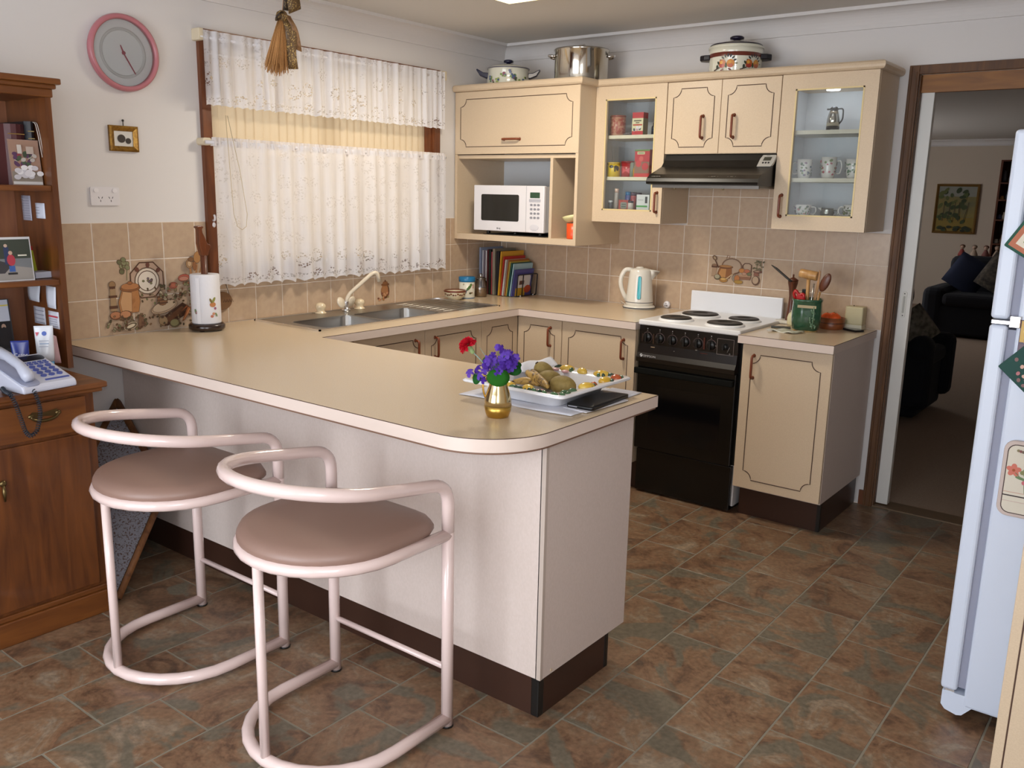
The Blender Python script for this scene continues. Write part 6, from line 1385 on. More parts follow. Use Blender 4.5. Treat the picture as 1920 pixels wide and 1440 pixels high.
m = M(); m.T = Matrix.Translation((1.222, -.010, ZC+.021)) @ Matrix.Rotation(PI/2, 4, 'X'); m.lathe([(0, 0), (.020, 0), (.021, .005), (.018, .014), (0, .016)], (0, 0, 0), 20); m.build('body', C_WPLASTIC, t)
print_on('marks', t, PY(-.026), [(rect(1.214, 1.219, ZC+.012, ZC+.019), '#3a3634'), (rect(1.223, 1.230, ZC+.013, ZC+.019), '#3a3634'), (rect(1.218, 1.224, ZC+.026, ZC+.029), '#6a6664')])
# ---- right worktop: crock of utensils, pepper mill, fruit bowl, box
t = thing('utensil_crock', 'dark green glazed crock holding kitchen utensils beside the stove', 'crock', (2.115, -.285, ZC), .35)
GG = mat('#2f5a40', .15, name='green_glaze', col2='#234a34', scale=30, coat=.5)
N = 32
def sq(r, e=3.2): 
    o_ = []
    for k in range(N):
        a = 2*PI*k/N; x, y = math.cos(a), math.sin(a); q = (abs(x)**e+abs(y)**e)**(-1/e); o_.append((r*x*q, r*y*q))
    return o_
prof = [(.050, .004), (.062, .012), (.068, .05), (.070, .10), (.068, .142), (.071, .148), (.071, .156), (.066, .156), (.064, .14), (.060, .03)]
m = M(); vs = []
for r, z in prof: vs += [(x, y, z) for x, y in sq(r)]
fs = [(j_*N+k, j_*N+(k+1) % N, (j_+1)*N+(k+1) % N, (j_+1)*N+k) for j_ in range(len(prof)-1) for k in range(N)]+[list(range(N))[::-1], list(range(len(prof)*N-N, len(prof)*N))]
m.add(vs, fs, 0, True); m.build('pot', GG, t, local=True)
m = M(); m.lathe([(0, 0), (.056, 0), (.058, .003), (.052, .008), (0, .008)], (0, 0, 0), 28); m.build('unglazed_foot', mat('#c9a468', .5), t, local=True)
cm = lambda u, v, d: (u, -.0705-d, v)
m = M(); m.prism(cm, [(-.045, .118), (.040, .116), (.040, .129), (-.045, .131)], -.002, .003); lp = m.build('label_plaque', mat('#b3a37c', .4), t, local=True)
m = M(); R = random.Random(9)
for k in range(22): m.ball((.030+R.uniform(-.014, .014), -.071, .065+R.uniform(-.045, .055)), (.005, .004, .006), 6, 4)
m.tube([(.03, -.071, .125), (.032, -.073, .08), (.028, -.071, .02)], .0035, 6); m.build('raised_vine', mat('#5a7a60', .2, coat=.4), t, local=True)
cx, cy = 2.115, -.285
def utensil(name, label, parts):
    t = thing(name, label, 'utensil', (cx, cy, ZC+.1), 0, 'utensils standing in the green crock')
    for n_, mm, mt in parts: mm.build(n_, mt, t)
zr = ZC+.05
a = M(); a.tube([(cx+.0, cy-.005, zr), (cx-.002, cy-.01, 1.155)], .009, 8); b = M(); b.T = Matrix.Translation((cx-.002, cy-.01, 1.168)) @ Matrix.Rotation(.12, 4, 'Y') @ Matrix.Rotation(PI/2, 4, 'Y') ; b.lathe([(0, -.043), (.020, -.043), (.022, -.040), (.022, .040), (.020, .043), (0, .043)], (0, 0, 0), 18)
utensil('meat_mallet', 'wooden meat mallet with cylindrical head sticking up from the crock', [('handle', a, C_WOOD), ('head', b, C_WOOD)])
a = M(); a.tube([(cx+.03, cy+.01, zr), (cx+.055, cy+.0, 1.09)], .006, 8); b = M(); b.T = Matrix.Translation((cx+.079, cy-.012, 1.137)) @ Matrix.Rotation(.38, 4, 'Y'); b.ball((0, 0, 0), (.022, .009, .047), 14, 10)
utensil('serving_spoon', 'dark wooden spoon with oval bowl leaning right in the crock', [('handle', a, C_WOOD), ('bowl', b, C_WOODD)])
a = M(); a.prism(lambda u, v, d: (cx+.02+u, cy-.02+d, v), [(.0, zr), (.014, zr), (.034, 1.12), (.036, 1.185), (.030, 1.195), (.022, 1.12)], -.003, .003)
utensil('wooden_spatula', 'slim tan wooden spatula leaning beside the mallet', [('blade', a, woodmat('spatula_wood', '#9a6a3a', '#b98a52', 'z', 12))])
a = M(); a.tube([(cx+.02, cy-.03, zr), (cx+.035, cy-.035, 1.13)], .004, 8)
utensil('steel_skewer', 'thin bright metal handle between mallet and spatula', [('shaft', a, C_STEEL)])
a = M(); a.tube(fillet([(cx-.03, cy-.035, ZC+.12), (cx-.055, cy-.045, 1.075), (cx-.047, cy-.045, 1.095), (cx-.03, cy-.04, 1.07), (cx-.008, cy-.04, 1.08), (cx-.002, cy-.04, ZC+.12)], .02, 5), .0075, 8); a.prism(lambda u, v, d: (cx+u, cy-.042+d, v), [(-.042, 1.03), (-.005, 1.03), (-.008, 1.068), (-.038, 1.075)], -.006, .006)
utensil('kitchen_scissors', 'red handled kitchen scissors in the front of the crock', [('handles', a, mat('#b01c1c', .25, name='red_plastic'))])
a = M(); a.box(cx-.035, cx-.005, cy+.01, cy+.03, zr, 1.095)
utensil('black_slice', 'black plastic slice handle behind the red scissors', [('handle', a, C_BLACKP)])
a = M(); a.tube([(cx-.015, cy-.02, zr), (cx-.014, cy-.025, 1.06), (cx-.012, cy-.028, 1.075)], [.004, .009, .006], 8)
utensil('steel_ladle', 'grey metal ladle end beside the mallet handle', [('shaft', a, C_STEEL)])
t = thing('pepper_mill', 'tall waisted dark wooden pepper mill with crank lever by the tiles', 'pepper mill', (1.968, -.10, ZC))
m = M(); m.lathe([(0, 0), (.024, 0), (.025, .006), (.021, .05), (.015, .10), (.0135, .14), (.018, .18), (.024, .205), (.025, .215), (0, .215)], (1.968, -.10, ZC), 20); m.build('body', C_WOODD, t)
m = M(); m.lathe([(.024, .216), (.027, .222), (.012, .232), (.004, .236), (.004, .25), (0, .25)], (1.968, -.10, ZC), 20); m.build('cap', C_WOODD, t)
m = M(); m.tube([(1.985, -.16, 1.115), (1.955, -.16, 1.135), (1.90, -.16, 1.175), (1.872, -.16, 1.192)], [.005, .006, .006, .002], 8); o = m.build('knife_steel', mat('#2a2622', .4, name='dark_metal'), loc=(1.985, -.16, 1.11)); tag(o, 'dark pointed blade propped across the pepper mill and crock', 'knife')
m = M(); m.tube([(1.985, -.16, 1.115), (2.005, -.19, 1.05), (2.06, -.26, ZC+.09)], [.005, .006, .005], 8); m.build('blade_handle', C_WOODD, o)
t = thing('salt_jar', 'small cream jar with rounded shoulders behind the green crock', 'jar', (2.005, -.16, ZC))
m = M(); m.lathe([(0, 0), (.022, 0), (.027, .01), (.028, .04), (.022, .06), (.012, .068), (0, .07)], (2.005, -.16, ZC), 20); m.build('body', mat('#d9d2ac', .3), t); m = M(); m.lathe([(.012, .066), (.013, .076), (0, .078)], (2.005, -.16, ZC), 14); m.build('stopper', mat('#cfc6a0', .3), t)
m = M(); m.prism(PZ(ZC), rrect(1.91, 1.985, -.14, -.07, .01), 0, .004); m.prism(PZ(ZC), rrect(1.905, 1.99, -.145, -.065, .012), .004, .018); o = m.build('butter_dish', mat('#d6d2c4', .3), loc=(1.95, -.10, ZC), bevel=.002); tag(o, 'low white dish beneath the pepper mill', 'dish')
o.location.z += 0
t = thing('fruit_bowl', 'small round timber bowl of oranges behind the green crock', 'bowl', (2.185, -.115, ZC))
m = M(); m.lathe([(0, 0), (.058, 0), (.060, .004), (.062, .055), (.058, .056), (.055, .012), (0, .010)], (2.185, -.115, ZC), 30); m.build('bowl', woodmat('red_timber', '#7a3e1e', '#96542a', 'x', 10), t)
m = M(); m.lathe([(.0622, .028), (.0632, .031), (.0622, .034)], (2.185, -.115, ZC), 30); m.build('bowl_line', C_WOODD, t)
for k, (x, y, z) in enumerate(((2.165, -.13, .047), (2.205, -.135, .048), (2.186, -.095, .047))):
    m = M(); m.ball((x, y, ZC+z), .031, 16, 10); m.lathe([(.004, .0305), (.002, .033), (0, .033)], (x, y, ZC+z), 8, 1)
    o = m.build('orange', [mat('#e0581a', .45, name='orange_peel', bump=.2, bscale=400), mat('#5a5a2a', .6)], loc=(x, y, ZC+z-.031)); tag(o, 'orange in the small timber bowl', 'fruit', 'oranges in the timber bowl')
t = thing('tissue_dispenser', 'beige plastic dispenser box on the tiles at the end of the worktop', 'box', (2.275, -.065, ZC))
m = M(); m.box(2.232, 2.318, -.075, -.012, ZC+.022, ZC+.112); m.build('case', mat('#bdb28c', .4, name='beige_plastic'), t, bevel=.006)
m = M(); m.box(2.230, 2.319, -.078, -.012, ZC, ZC+.024); m.build('base_lip', mat('#cfc8b0', .4), t, bevel=.003)
m = M(); m.lathe([(.003, 0), (.003, .004), (0, .004)], (2.262, -.04, ZC+.112), 8); m.build('screw', mat('#3a342c', .4), t)
m = M(); m.prism(PZ(ZC), [(2.205, -.10), (2.318, -.165), (2.345, -.12), (2.30, -.085)], .0, .010)
o = m.build('flat_scale', mat('#14161a', .15, name='black_glass'), loc=(2.27, -.12, ZC), bevel=.002); tag(o, 'flat black glass slab in front of the beige dispenser', 'scale')
m = M(); m.prism(PZ(ZC), [(1.945, -.285), (2.03, -.25), (2.045, -.29), (1.96, -.325)], 0, .007); o = m.build('coaster', mat('#3e4038', .5, name='slate_coaster'), loc=(1.99, -.29, ZC), bevel=.001); tag(o, 'dark slate coaster between hob and green crock', 'coaster')
m = M(); m.grid(lambda u, v: (1.985+.13*u+.03*v, -.44+.075*v+.01*math.sin(5*u), ZC+.005+.005*math.sin(9*u+3*v)*math.cos(4*v)+.003), 14, 8); o = m.build('dish_cloth', mat('#cfd0c8', .9, name='white_cloth', col2='#b4b49a', scale=40), loc=(2.05, -.40, ZC)); tag(o, 'crumpled white cloth lying beside the hob in front of the crock', 'cloth')
md = o.modifiers.new('t', 'SOLIDIFY'); md.thickness = .006

# ---- paper towel stand and plaque by the window
px, py = .135, -2.262
t = thing('paper_towel_holder', 'carved dark timber paper towel stand topped by a bird at the bar corner', 'towel holder', (px, py, ZC))
m = M(); m.lathe([(0, .006), (.074, .006), (.078, .010), (.078, .026), (.070, .032), (0, .032)], (px, py, ZC), 32)
for k in range(4): m.lathe([(.011, 0), (.011, .008), (0, .008)], (px+.055*math.cos(k*PI/2+.6), py+.055*math.sin(k*PI/2+.6), ZC), 10)
m.build('base', mat('#2c1a12', .25, name='dark_polished_timber', coat=.4), t)
m = M(); m.tube([(px, py, ZC+.03), (px, py, 1.24)], .014, 10); m.build('post', C_WOODD, t)
bird = [(-.012, 1.225), (.014, 1.225), (.018, 1.245), (.030, 1.262), (.026, 1.272), (.014, 1.278), (.006, 1.30), (-.004, 1.325), (-.006, 1.34), (.002, 1.350), (-.010, 1.356), (-.028, 1.354), (-.030, 1.346), (-.022, 1.342), (-.022, 1.31), (-.024, 1.28), (-.018, 1.25)]
m = M(); m.prism(lambda u, v, d: (px+.61*u*0+d, py+u*1.15, v), bird, -.014, .014); m.build('carved_bird', woodmat('bird_wood', '#4a2412', '#7a4222', 'z', 12, .3), t, bevel=.005, bseg=2)
t2 = thing('paper_towel_roll', 'printed white paper towel roll on the timber stand', 'paper towel', (px, py, ZC+.032))
m = M(); m.lathe([(.018, 0), (.062, 0), (.0625, .004), (.0625, .210), (.060, .214), (.018, .214), (.018, 0)], (px, py, ZC+.034), 36); m.build('roll', mat('#dedde2', .9, name='paper_towel', bump=.3, bscale=90), t2)
sh = [(ell(.03, .085, .014, .011), '#b87a4a'), (ell(.035, .105, .006, .014, -.5), '#8a8a4a'), (ell(.022, .102, .005, .012, .4), '#7a6a3a'), (ell(.04, .068, .006, .006), '#9a5a70'), (ell(.032, .045, .007, .006), '#c08a6a'), (ell(.024, .034, .007, .006), '#b8705a'), (ell(.044, .04, .004, .010, .4), '#7a8a5a'), (ell(-.045, .055, .006, .012, .2), '#7a8a6a'), (ell(-.04, .05, .006), '#a8808a')]
print_on('printed_butterfly', t2, lambda u, v, d: (px+(.0632+d)*math.cos(-.6+u/.062), py+(.0632+d)*math.sin(-.6+u/.062), ZC+.034+v), sh, rough=.9)
m = M(); m.grid(lambda u, v: (px+.064*math.cos(-.95-.25*u)+.004*u, py+.064*math.sin(-.95-.25*u)-.004*u, ZC+.036+.20*v), 3, 4); m.build('loose_sheet', mat('#e2e1e6', .9), t2, recalc=False)
t = thing('wall_plaque', 'oval timber plaque with carved lettering hanging below the window on a string', 'plaque', (.012, -2.09, .96))
m = M(); m.prism(PX(.010), ell(-2.098, 1.003, .052, .042, 0, 28), 0, .010); m.build('board', woodmat('plaque_wood', '#6a4a30', '#84603e', 'y', 10, .6, 0), t, bevel=.002)
m = M(); m.tube([(.014, -2.055, 1.025), (.013, -2.08, 1.10), (.024, -2.098, 1.112)], .0012, 5); m.build('string', mat('#3a3028', .8), t)
sh = []
for k in range(4): sh.append((line([(-2.095+.014*k, .995), (-2.089+.014*k, 1.010), (-2.084+.014*k, .995)], .0025), '#3a261a'))
print_on('lettering', t, PX(.020), sh)

# ---- flowers in a brass jug
vx, vy = 2.062, -2.602
t = thing('brass_jug', 'small polished brass jug used as a vase on the breakfast bar', 'jug', (vx, vy, ZC))
BRS = mat('#c9a050', .14, 1, name='polished_brass'); BRU = mat('#c9b68a', .12, 1, name='pale_polished_metal')
m = M(); m.lathe([(0, 0), (.029, 0), (.032, .003), (.037, .018), (.0395, .034)], (vx, vy, ZC), 32); m.build('base', mat('#c4a050', .32, 1, name='satin_brass'), t)
m = M(); m.lathe([(.0395, .034), (.038, .05), (.033, .07), (.027, .088), (.0255, .096), (.028, .104), (.026, .104), (.0235, .096), (.03, .06), (.0, .05)], (vx, vy, ZC), 32); m.build('body', BRU, t)
hd = Vector((-.80, -.60, 0))
m = M(); m.tube([tuple(Vector((vx, vy, ZC))+hd*u+Vector((0, 0, v))) for u, v in [tuple(p)[:2] for p in fillet([(.025, .098, 0), (.036, .112, 0), (.043, .10, 0), (.043, .075, 0), (.034, .05, 0)], .02, 6)]], .0028, 8); m.build('handle', BRS, t)
VZ = ZC+.10
def stem(pts, r=.0016, col='#6f8a78'): m = M(); m.tube(fillet(pts, .03, 5), r, 6); return m
# carnation
cp_ = Vector((1.962, -2.624, 1.097)); ax = Vector((-.45, -.25, .62)).normalized()
t = thing('carnation', 'single red carnation leaning out of the brass jug', 'flower', (vx, vy, ZC+.06))
stem([(vx, vy, ZC+.06), (2.045, -2.606, 1.02), (1.998, -2.615, 1.063), tuple(cp_-ax*.03)], .0017).build('stem', mat('#7f9a92', .5), t)
q = ax.to_track_quat('Z', 'Y').to_matrix().to_4x4()
m = M(); m.T = Matrix.Translation(cp_-ax*.034) @ q; m.lathe([(0, 0), (.006, .002), (.0075, .012), (.008, .024), (.010, .032), (0, .03)], (0, 0, 0), 12); m.build('calyx', mat('#8fa870', .5), t)
R = random.Random(21)
pet = M(); nP = 46
for k in range(nP):
    ring = k/nP; a = k*2.4; tilt = .10+1.75*ring
    m0 = M(); W2, L2 = .011, .026-.003*(1-ring)
    vs = []
    for i in range(5):
        for j_ in range(4):
            u = (i/4-.5); v = j_/3
            z = L2*v; x = W2*2*u*(.35+.65*v); y = .004*math.sin(u*16+k)*v+.003*math.sin(v*5)
            if j_ == 3: z += .002*math.sin(u*30+k*2)
            vs.append((x, y, z))
    T = Matrix.Translation(cp_-ax*.006) @ q @ Matrix.Rotation(a, 4, 'Z') @ Matrix.Rotation(tilt, 4, 'X')
    pet.T = T; pet.add(vs, [(i*4+j_, (i+1)*4+j_, (i+1)*4+j_+1, i*4+j_+1) for i in range(4) for j_ in range(3)], 0, True)
o = pet.build('petals', clothmat('red_petal', '#dc2c40', .3), t, recalc=False)
# violets: one thing for each flower
vio = [clothmat('violet_petal', '#6a4cb4', .3), clothmat('violet_petal_dark', '#523498', .3)]
def violet(k, p, nrm, s_):
    t = thing('violet', ['purple violet in the posy', 'purple violet in the posy'][0]+' in the brass jug', 'flower', (vx, vy, ZC+.07), 0, 'purple violets in the brass jug')
    p = Vector(p); qn = Vector(nrm).normalized().to_track_quat('Z', 'Y').to_matrix().to_4x4()
    m = M()
    for i, (a, l, w) in enumerate(((PI/2+.5, 1, .75), (PI/2-.5, 1, .75), (PI+.25, .9, .7), (-.25, .9, .7), (-PI/2, 1.15, .95))):
        m.T = Matrix.Translation(p) @ qn @ Matrix.Rotation(a, 4, 'Z')
        L2 = .0098*s_*l; w2 = .0052*s_*w
        ring = [(0, 0, 0), (L2*.4, w2*.8, .002*s_), (L2*.8, w2, .001*s_), (L2*1.1, w2*.5, -.003*s_), (L2*1.12, 0, -.0028*s_), (L2*1.1, -w2*.5, -.003*s_), (L2*.8, -w2, .001*s_), (L2*.4, -w2*.8, .002*s_)]
        m.add(ring+[(L2*.65, 0, .0022*s_)], [(j_, (j_+1) % 8, 8) for j_ in range(8)], 0, True)
    m.T = None; m.build('petals', vio[k % 2], t, recalc=False)
    m = M(); m.tube(fillet([(vx, vy, ZC+.07), ((vx+p.x)/2, (vy+p.y)/2, max(p.z-.01, VZ+.005)), tuple(p-Vector(nrm).normalized()*.003)], .02, 4), .0009, 5); m.build('stem', mat('#5a7a3a', .6), t)
cams = Vector((3.58-vx, -4.51-vy, .6)).normalized()
rt = Vector((.79, .61, 0))
spots = []
for k in range(34):
    a = R.random()*2*PI; rr_ = math.sqrt(R.random())
    spots.append((.002+.048*rr_*math.cos(a), .058+.030*rr_*math.sin(a)))
spots += [(-.085, .026), (-.065, .030), (-.055, .018), (-.06, .04), (-.04, .035), (.045, .062), (.052, .07), (-.045, .005), (-.005, .100), (.006, .094), (.03, .085)]
for k, (u, v) in enumerate(spots):
    p = Vector((vx, vy, VZ))+rt*u*.95+Vector((0, 0, v))+cams*R.uniform(.0, .03)
    violet(k, tuple(p), cams+Vector((R.uniform(-.5, .5), R.uniform(-.5, .5), R.uniform(-.3, .5)))+rt*u*6, R.uniform(.95, 1.25))
def leaf(label, c, nrm, up, w, l, col='#2f6a28'):
    t = thing('violet_leaf', label, 'leaf', (vx, vy, ZC+.07), 0, 'round violet leaves in the brass jug')
    n_ = Vector(nrm).normalized(); u_ = Vector(up); u_ = (u_-n_*u_.dot(n_)).normalized(); r_ = u_.cross(n_)
    N2 = 22; ring = []
    for k in range(N2):
        a = 2*PI*k/N2; rr_ = 1-.28*math.exp(-((a-PI/2+PI) % (2*PI)-PI)**2*0-((abs(a-PI/2))/.35)**2)
        x = w*math.cos(a)*rr_; y = l*math.sin(a)*rr_; ring.append((x, y))
    m = M(); vs = [Vector(c)+r_*x+u_*y-n_*(.12*abs(x)) for x, y in ring]+[Vector(c)+r_*x*.5+u_*y*.5 for x, y in ring]+[Vector(c)+n_*.001]
    m.add(vs, [(k, (k+1) % N2, N2+(k+1) % N2, N2+k) for k in range(N2)]+[(N2+k, N2+(k+1) % N2, 2*N2) for k in range(N2)], 0, True)
    o = m.build('blade', clothmat('leaf_'+col, col, .25), t, recalc=False); md = o.modifiers.new('t', 'SOLIDIFY'); md.thickness = .0008
    m = M(); m.tube([(vx, vy, ZC+.07), tuple((Vector((vx, vy, ZC+.10))+Vector(c))/2+Vector((0, 0, .01))), tuple(Vector(c)-n_*.002)], .0011, 5); m.build('stalk', mat('#4a7a34', .6), t)
leaf('broad round green leaf hanging over the front of the brass jug', Vector((vx, vy, VZ+.012))+cams*.034, cams, (0, 0, 1), .032, .026)
leaf('dark green leaf standing at the right of the violets', Vector((vx, vy, VZ+.043))+rt*.045+cams*-.005, cams+Vector((0, 0, .8)), rt, .026, .024, '#27582a')
leaf('small green leaf at the left below the violets', Vector((vx, vy, VZ+.010))+rt*-.062+cams*.005, cams+rt*-.5, (0, 0, 1), .013, .018, '#2c5f30')
leaf('small green leaf behind the upper left violets', Vector((vx, vy, VZ+.062))+rt*-.030+cams*-.01, cams+Vector((0, 0, .5)), (0, 0, 1), .016, .014, '#3a6a34')
t = thing('carnation_foliage', 'thin grey-green carnation leaves spreading from the jug', 'leaf', (vx, vy, ZC+.07))
for p2 in ((-.055, .10), (.05, .085), (-.028, .092), (.042, .045), (.02, .10)):
    m = M(); e = Vector((vx, vy, VZ))+rt*p2[0]+Vector((0, 0, p2[1]))-cams*.02; b0 = Vector((vx, vy, VZ)); mid = (b0+e)/2+Vector((0, 0, .01))
    m.tube([tuple(b0), tuple(mid), tuple(e)], [.001, .0018, .0004], 5); m.build('leaf_blade', mat('#7f9a92', .6), t)

# ---- square majolica fruit tray
tx0, tx1, ty0, ty1 = 1.822, 2.203, -2.487, -2.092
t = thing('fruit_tray', 'square white china tray with raised lemons and leaves round its rim', 'tray', ((tx0+tx1)/2, (ty0+ty1)/2, ZC+.003))
CH = mat('#e6e6ea', .15, name='white_glazed_china', coat=.4)
def rr_loop(ins, z, r): return [(x, y, z) for x, y in rrect(tx0+ins, tx1-ins, ty0+ins, ty1-ins, r, 5)]
loops = [rr_loop(.075, ZC+.003, .03), rr_loop(.066, ZC+.008, .03), rr_loop(.055, ZC+.040, .03), rr_loop(.0, ZC+.050, .02), rr_loop(-.002, ZC+.055, .02), rr_loop(.004, ZC+.059, .02), rr_loop(.062, ZC+.050, .03), rr_loop(.074, ZC+.022, .03)]
N2 = len(loops[0]); vs = [p for l_ in loops for p in l_]
fs = [(j_*N2+k, j_*N2+(k+1) % N2, (j_+1)*N2+(k+1) % N2, (j_+1)*N2+k) for j_ in range(len(loops)-1) for k in range(N2)]+[list(range(N2))[::-1], list(range((len(loops)-1)*N2, len(loops)*N2))]
m = M(); m.add(vs, fs, 0, True); m.build('dish', CH, t)
LEM = mat('#d8a82c', .2, name='yellow_glaze', col2='#e6c860', scale=25, coat=.4); LF = mat('#4a6a48', .25, name='green_leaf_glaze', coat=.3); LFD = mat('#2f4a3a', .25, name='dark_leaf_glaze', coat=.3); ORG = mat('#b8562c', .25, name='tomato_glaze', coat=.3); BLO = mat('#d9a8a8', .3, name='pink_blossom_glaze')
zr_ = ZC+.056
def relief(name, x, y, a, sx, sy, sz, mt): m = M(); m.T = Matrix.Translation((x, y, zr_)) @ Matrix.Rotation(a, 4, 'Z'); m.ball((0, 0, 0), (sx, sy, sz), 12, 8); return m.build(name, mt, t)
for x, y, a, s1 in ((1.862, -2.310, 1.2, .026), (1.972, -2.122, .2, .027), (2.035, -2.128, -.4, .022), (2.105, -2.120, .4, .028), (1.985, -2.458, .1, .028), (2.172, -2.312, 1.1, .028), (2.168, -2.200, 1.4, .026), (2.06, -2.455, -.2, .024), (1.86, -2.44, .8, .026), (1.88, -2.125, .5, .024)):
    relief('lemon_relief', x, y, a, s1, s1*.68, .014, LEM)
relief('tomato_relief', 2.174, -2.145, 0, .019, .019, .014, ORG); relief('tomato_relief', 2.172, -2.272, 0, .011, .011, .010, ORG)
R = random.Random(31)
for k in range(44):
    s_ = R.randrange(4); u = R.uniform(.03, .36)
    x, y = ((tx0+u, ty0+.028), (tx1-.028, ty0+u), (tx0+u, ty1-.028), (tx0+.028, ty0+u))[s_]
    relief('leaf_relief', x+R.uniform(-.012, .012), y+R.uniform(-.012, .012), R.random()*3, .016, .007, .0085, (LF, LFD)[k % 2])
for x, y in ((1.99, -2.16), (1.945, -2.15), (2.10, -2.45)): relief('blossom_relief', x, y, 0, .013, .013, .005, BLO)
KW_ = mat('#85713a', .65, name='kiwi_skin', col2='#927c44', scale=120, bump=.3, bscale=600)
for k, (x, y, z, a, lab) in enumerate(((1.975, -2.255, .062, .6, 'kiwifruit heaped at the back of the china tray'), (2.03, -2.305, .056, .9, 'kiwifruit lying in the middle of the tray heap'), (2.108, -2.345, .056, .35, 'kiwifruit at the front edge of the tray'))):
    m = M(); m.T = Matrix.Translation((x, y, ZC+z)) @ Matrix.Rotation(a, 4, 'Z') @ Matrix.Rotation(.12 if k else .9, 4, 'Y'); m.ball((0, 0, 0), (.042, .031, .030), 18, 12)
    o = m.build('kiwifruit', KW_, loc=(x, y, ZC+z-.03)); tag(o, lab, 'fruit', 'kiwifruit on the china tray')
    m = M(); m.T = Matrix.Translation((x, y, ZC+z)) @ Matrix.Rotation(a, 4, 'Z') @ Matrix.Rotation(.12 if k else .9, 4, 'Y'); m.ball((-.0415, 0, 0), (.003, .006, .006), 8, 6); m.build('stem_end', mat('#3a2a1a', .8), o)
BAN = mat('#b4904a', .5, name='spotted_banana_skin', col2='#4a2f1a', scale=60, lo=.48, hi=.62)
for k, (pts, lab) in enumerate((([(1.915, -2.262, .06), (1.945, -2.305, .066), (1.99, -2.33, .062), (2.04, -2.352, .055), (2.075, -2.372, .05)], 'overripe spotted banana curving toward the kiwifruit'), ([(1.935, -2.365, .045), (1.955, -2.345, .048), (1.985, -2.338, .048), (2.02, -2.345, .045)], 'short spotted banana lying in front of the other'), ([(1.93, -2.262, .066), (1.965, -2.30, .07), (2.02, -2.345, .066), (2.08, -2.395, .064), (2.105, -2.42, .062)], 'long thin spotted banana reaching over the tray rim'))):
    P = fillet([(x, y, ZC+z) for x, y, z in pts], .03, 5); n_ = len(P)
    m = M(); m.tube([tuple(p) for p in P], [(.004+.0095*math.sin(PI*min(1, max(0, (i+.6)/n_)))**.6)*(.8 if k == 2 else 1) for i in range(n_)], 8)
    o = m.build('banana', BAN, loc=tuple(P[0])); tag(o, lab, 'fruit', 'bananas on the china tray')
    m = M(); m.tube([tuple(P[0]), tuple(P[0]+(P[0]-P[1]).normalized()*.012)], .004, 6); m.build('stalk', mat('#3a2a18', .8), o)
m = M(); m.grid(lambda u, v: (1.845+.075*u+.05*v, -2.265+.13*v-.04*u, ZC+.062+.022*math.sin(u*3)+.010*v+.003*math.sin(u*9+v*11)), 10, 14); o = m.build('paper_napkin', mat('#dcdce2', .85, name='embossed_paper', bump=.5, bscale=60), loc=(1.89, -2.21, ZC+.06)); tag(o, 'crumpled embossed white paper on the back corner of the tray', 'napkin'); md = o.modifiers.new('t', 'SOLIDIFY'); md.thickness = .001
m = M(); m.grid(lambda u, v: (1.80+.42*u, -2.47+.40*v+.008*math.sin(7*u)-.012*math.sin(4*v), ZC+.0016+.0012*math.sin(9*u+4*v)), 16, 16); o = m.build('paper_doily', mat('#dadbe4', .85), loc=(2.0, -2.28, ZC)); tag(o, 'white sheet of paper spread under the fruit tray', 'paper'); md = o.modifiers.new('t', 'SOLIDIFY'); md.thickness = .0015
m = M(); m.prism(PZ(ZC), [(2.15, -2.40), (2.235, -2.405), (2.245, -2.185), (2.16, -2.16)], .0025, .005); o = m.build('envelope', C_PAPER, loc=(2.2, -2.3, ZC)); tag(o, 'white envelopes lying under the black wallet', 'envelope')
m = M(); m.prism(PZ(ZC), [(2.12, -2.14), (2.21, -2.155), (2.20, -2.055), (2.11, -2.06)], .0022, .0035); o = m.build('loose_paper', mat('#c9cad6', .85), loc=(2.16, -2.1, ZC)); tag(o, 'loose sheet of paper behind the black wallet', 'paper')
t = thing('wallet', 'glossy black folded wallet beside the fruit tray', 'wallet', (2.19, -2.27, ZC+.005), .06)
m = M(); m.grid(lambda u, v: (-.043+.086*u, -.115+.23*v, .004+.014*math.sin(PI*v)**.5*(.6+.4*math.sin(PI*u))), 8, 12)
m.grid(lambda u, v: (-.043+.086*u, -.115+.23*v, .0), 8, 12); LW = mat('#08080a', .3, name='black_patent_leather')
m2 = M(); prf = rrect(-.046, .046, -.118, .118, .012)
z1_ = lambda x, y: .008+.020*max(0, 1-(y/.125)**2)*(.7+.3*max(0, 1-(x/.05)**2))
n_ = len(prf); vs = [(x, y, 0) for x, y in prf]+[(x, y, .004+.6*z1_(x, y)) for x, y in prf]+[(x*.9, y*.96, z1_(x*.9, y*.96)) for x, y in prf]+[(x*.45, y*.5, z1_(x*.45, y*.5)) for x, y in prf]+[(0, 0, z1_(0, 0))]
fs = [list(range(n_))[::-1]]+[(j_*n_+k, j_*n_+(k+1) % n_, (j_+1)*n_+(k+1) % n_, (j_+1)*n_+k) for j_ in range(3) for k in range(n_)]+[(3*n_+k, 3*n_+(k+1) % n_, 4*n_) for k in range(n_)]
m2.add(vs, fs, 0, True); m2.build('cover', LW, t, local=True)
m = M(); m.box(-.036, -.006, -.1205, -.117, .004, .0075); m.build('clasp', C_CHROME, t, local=True)

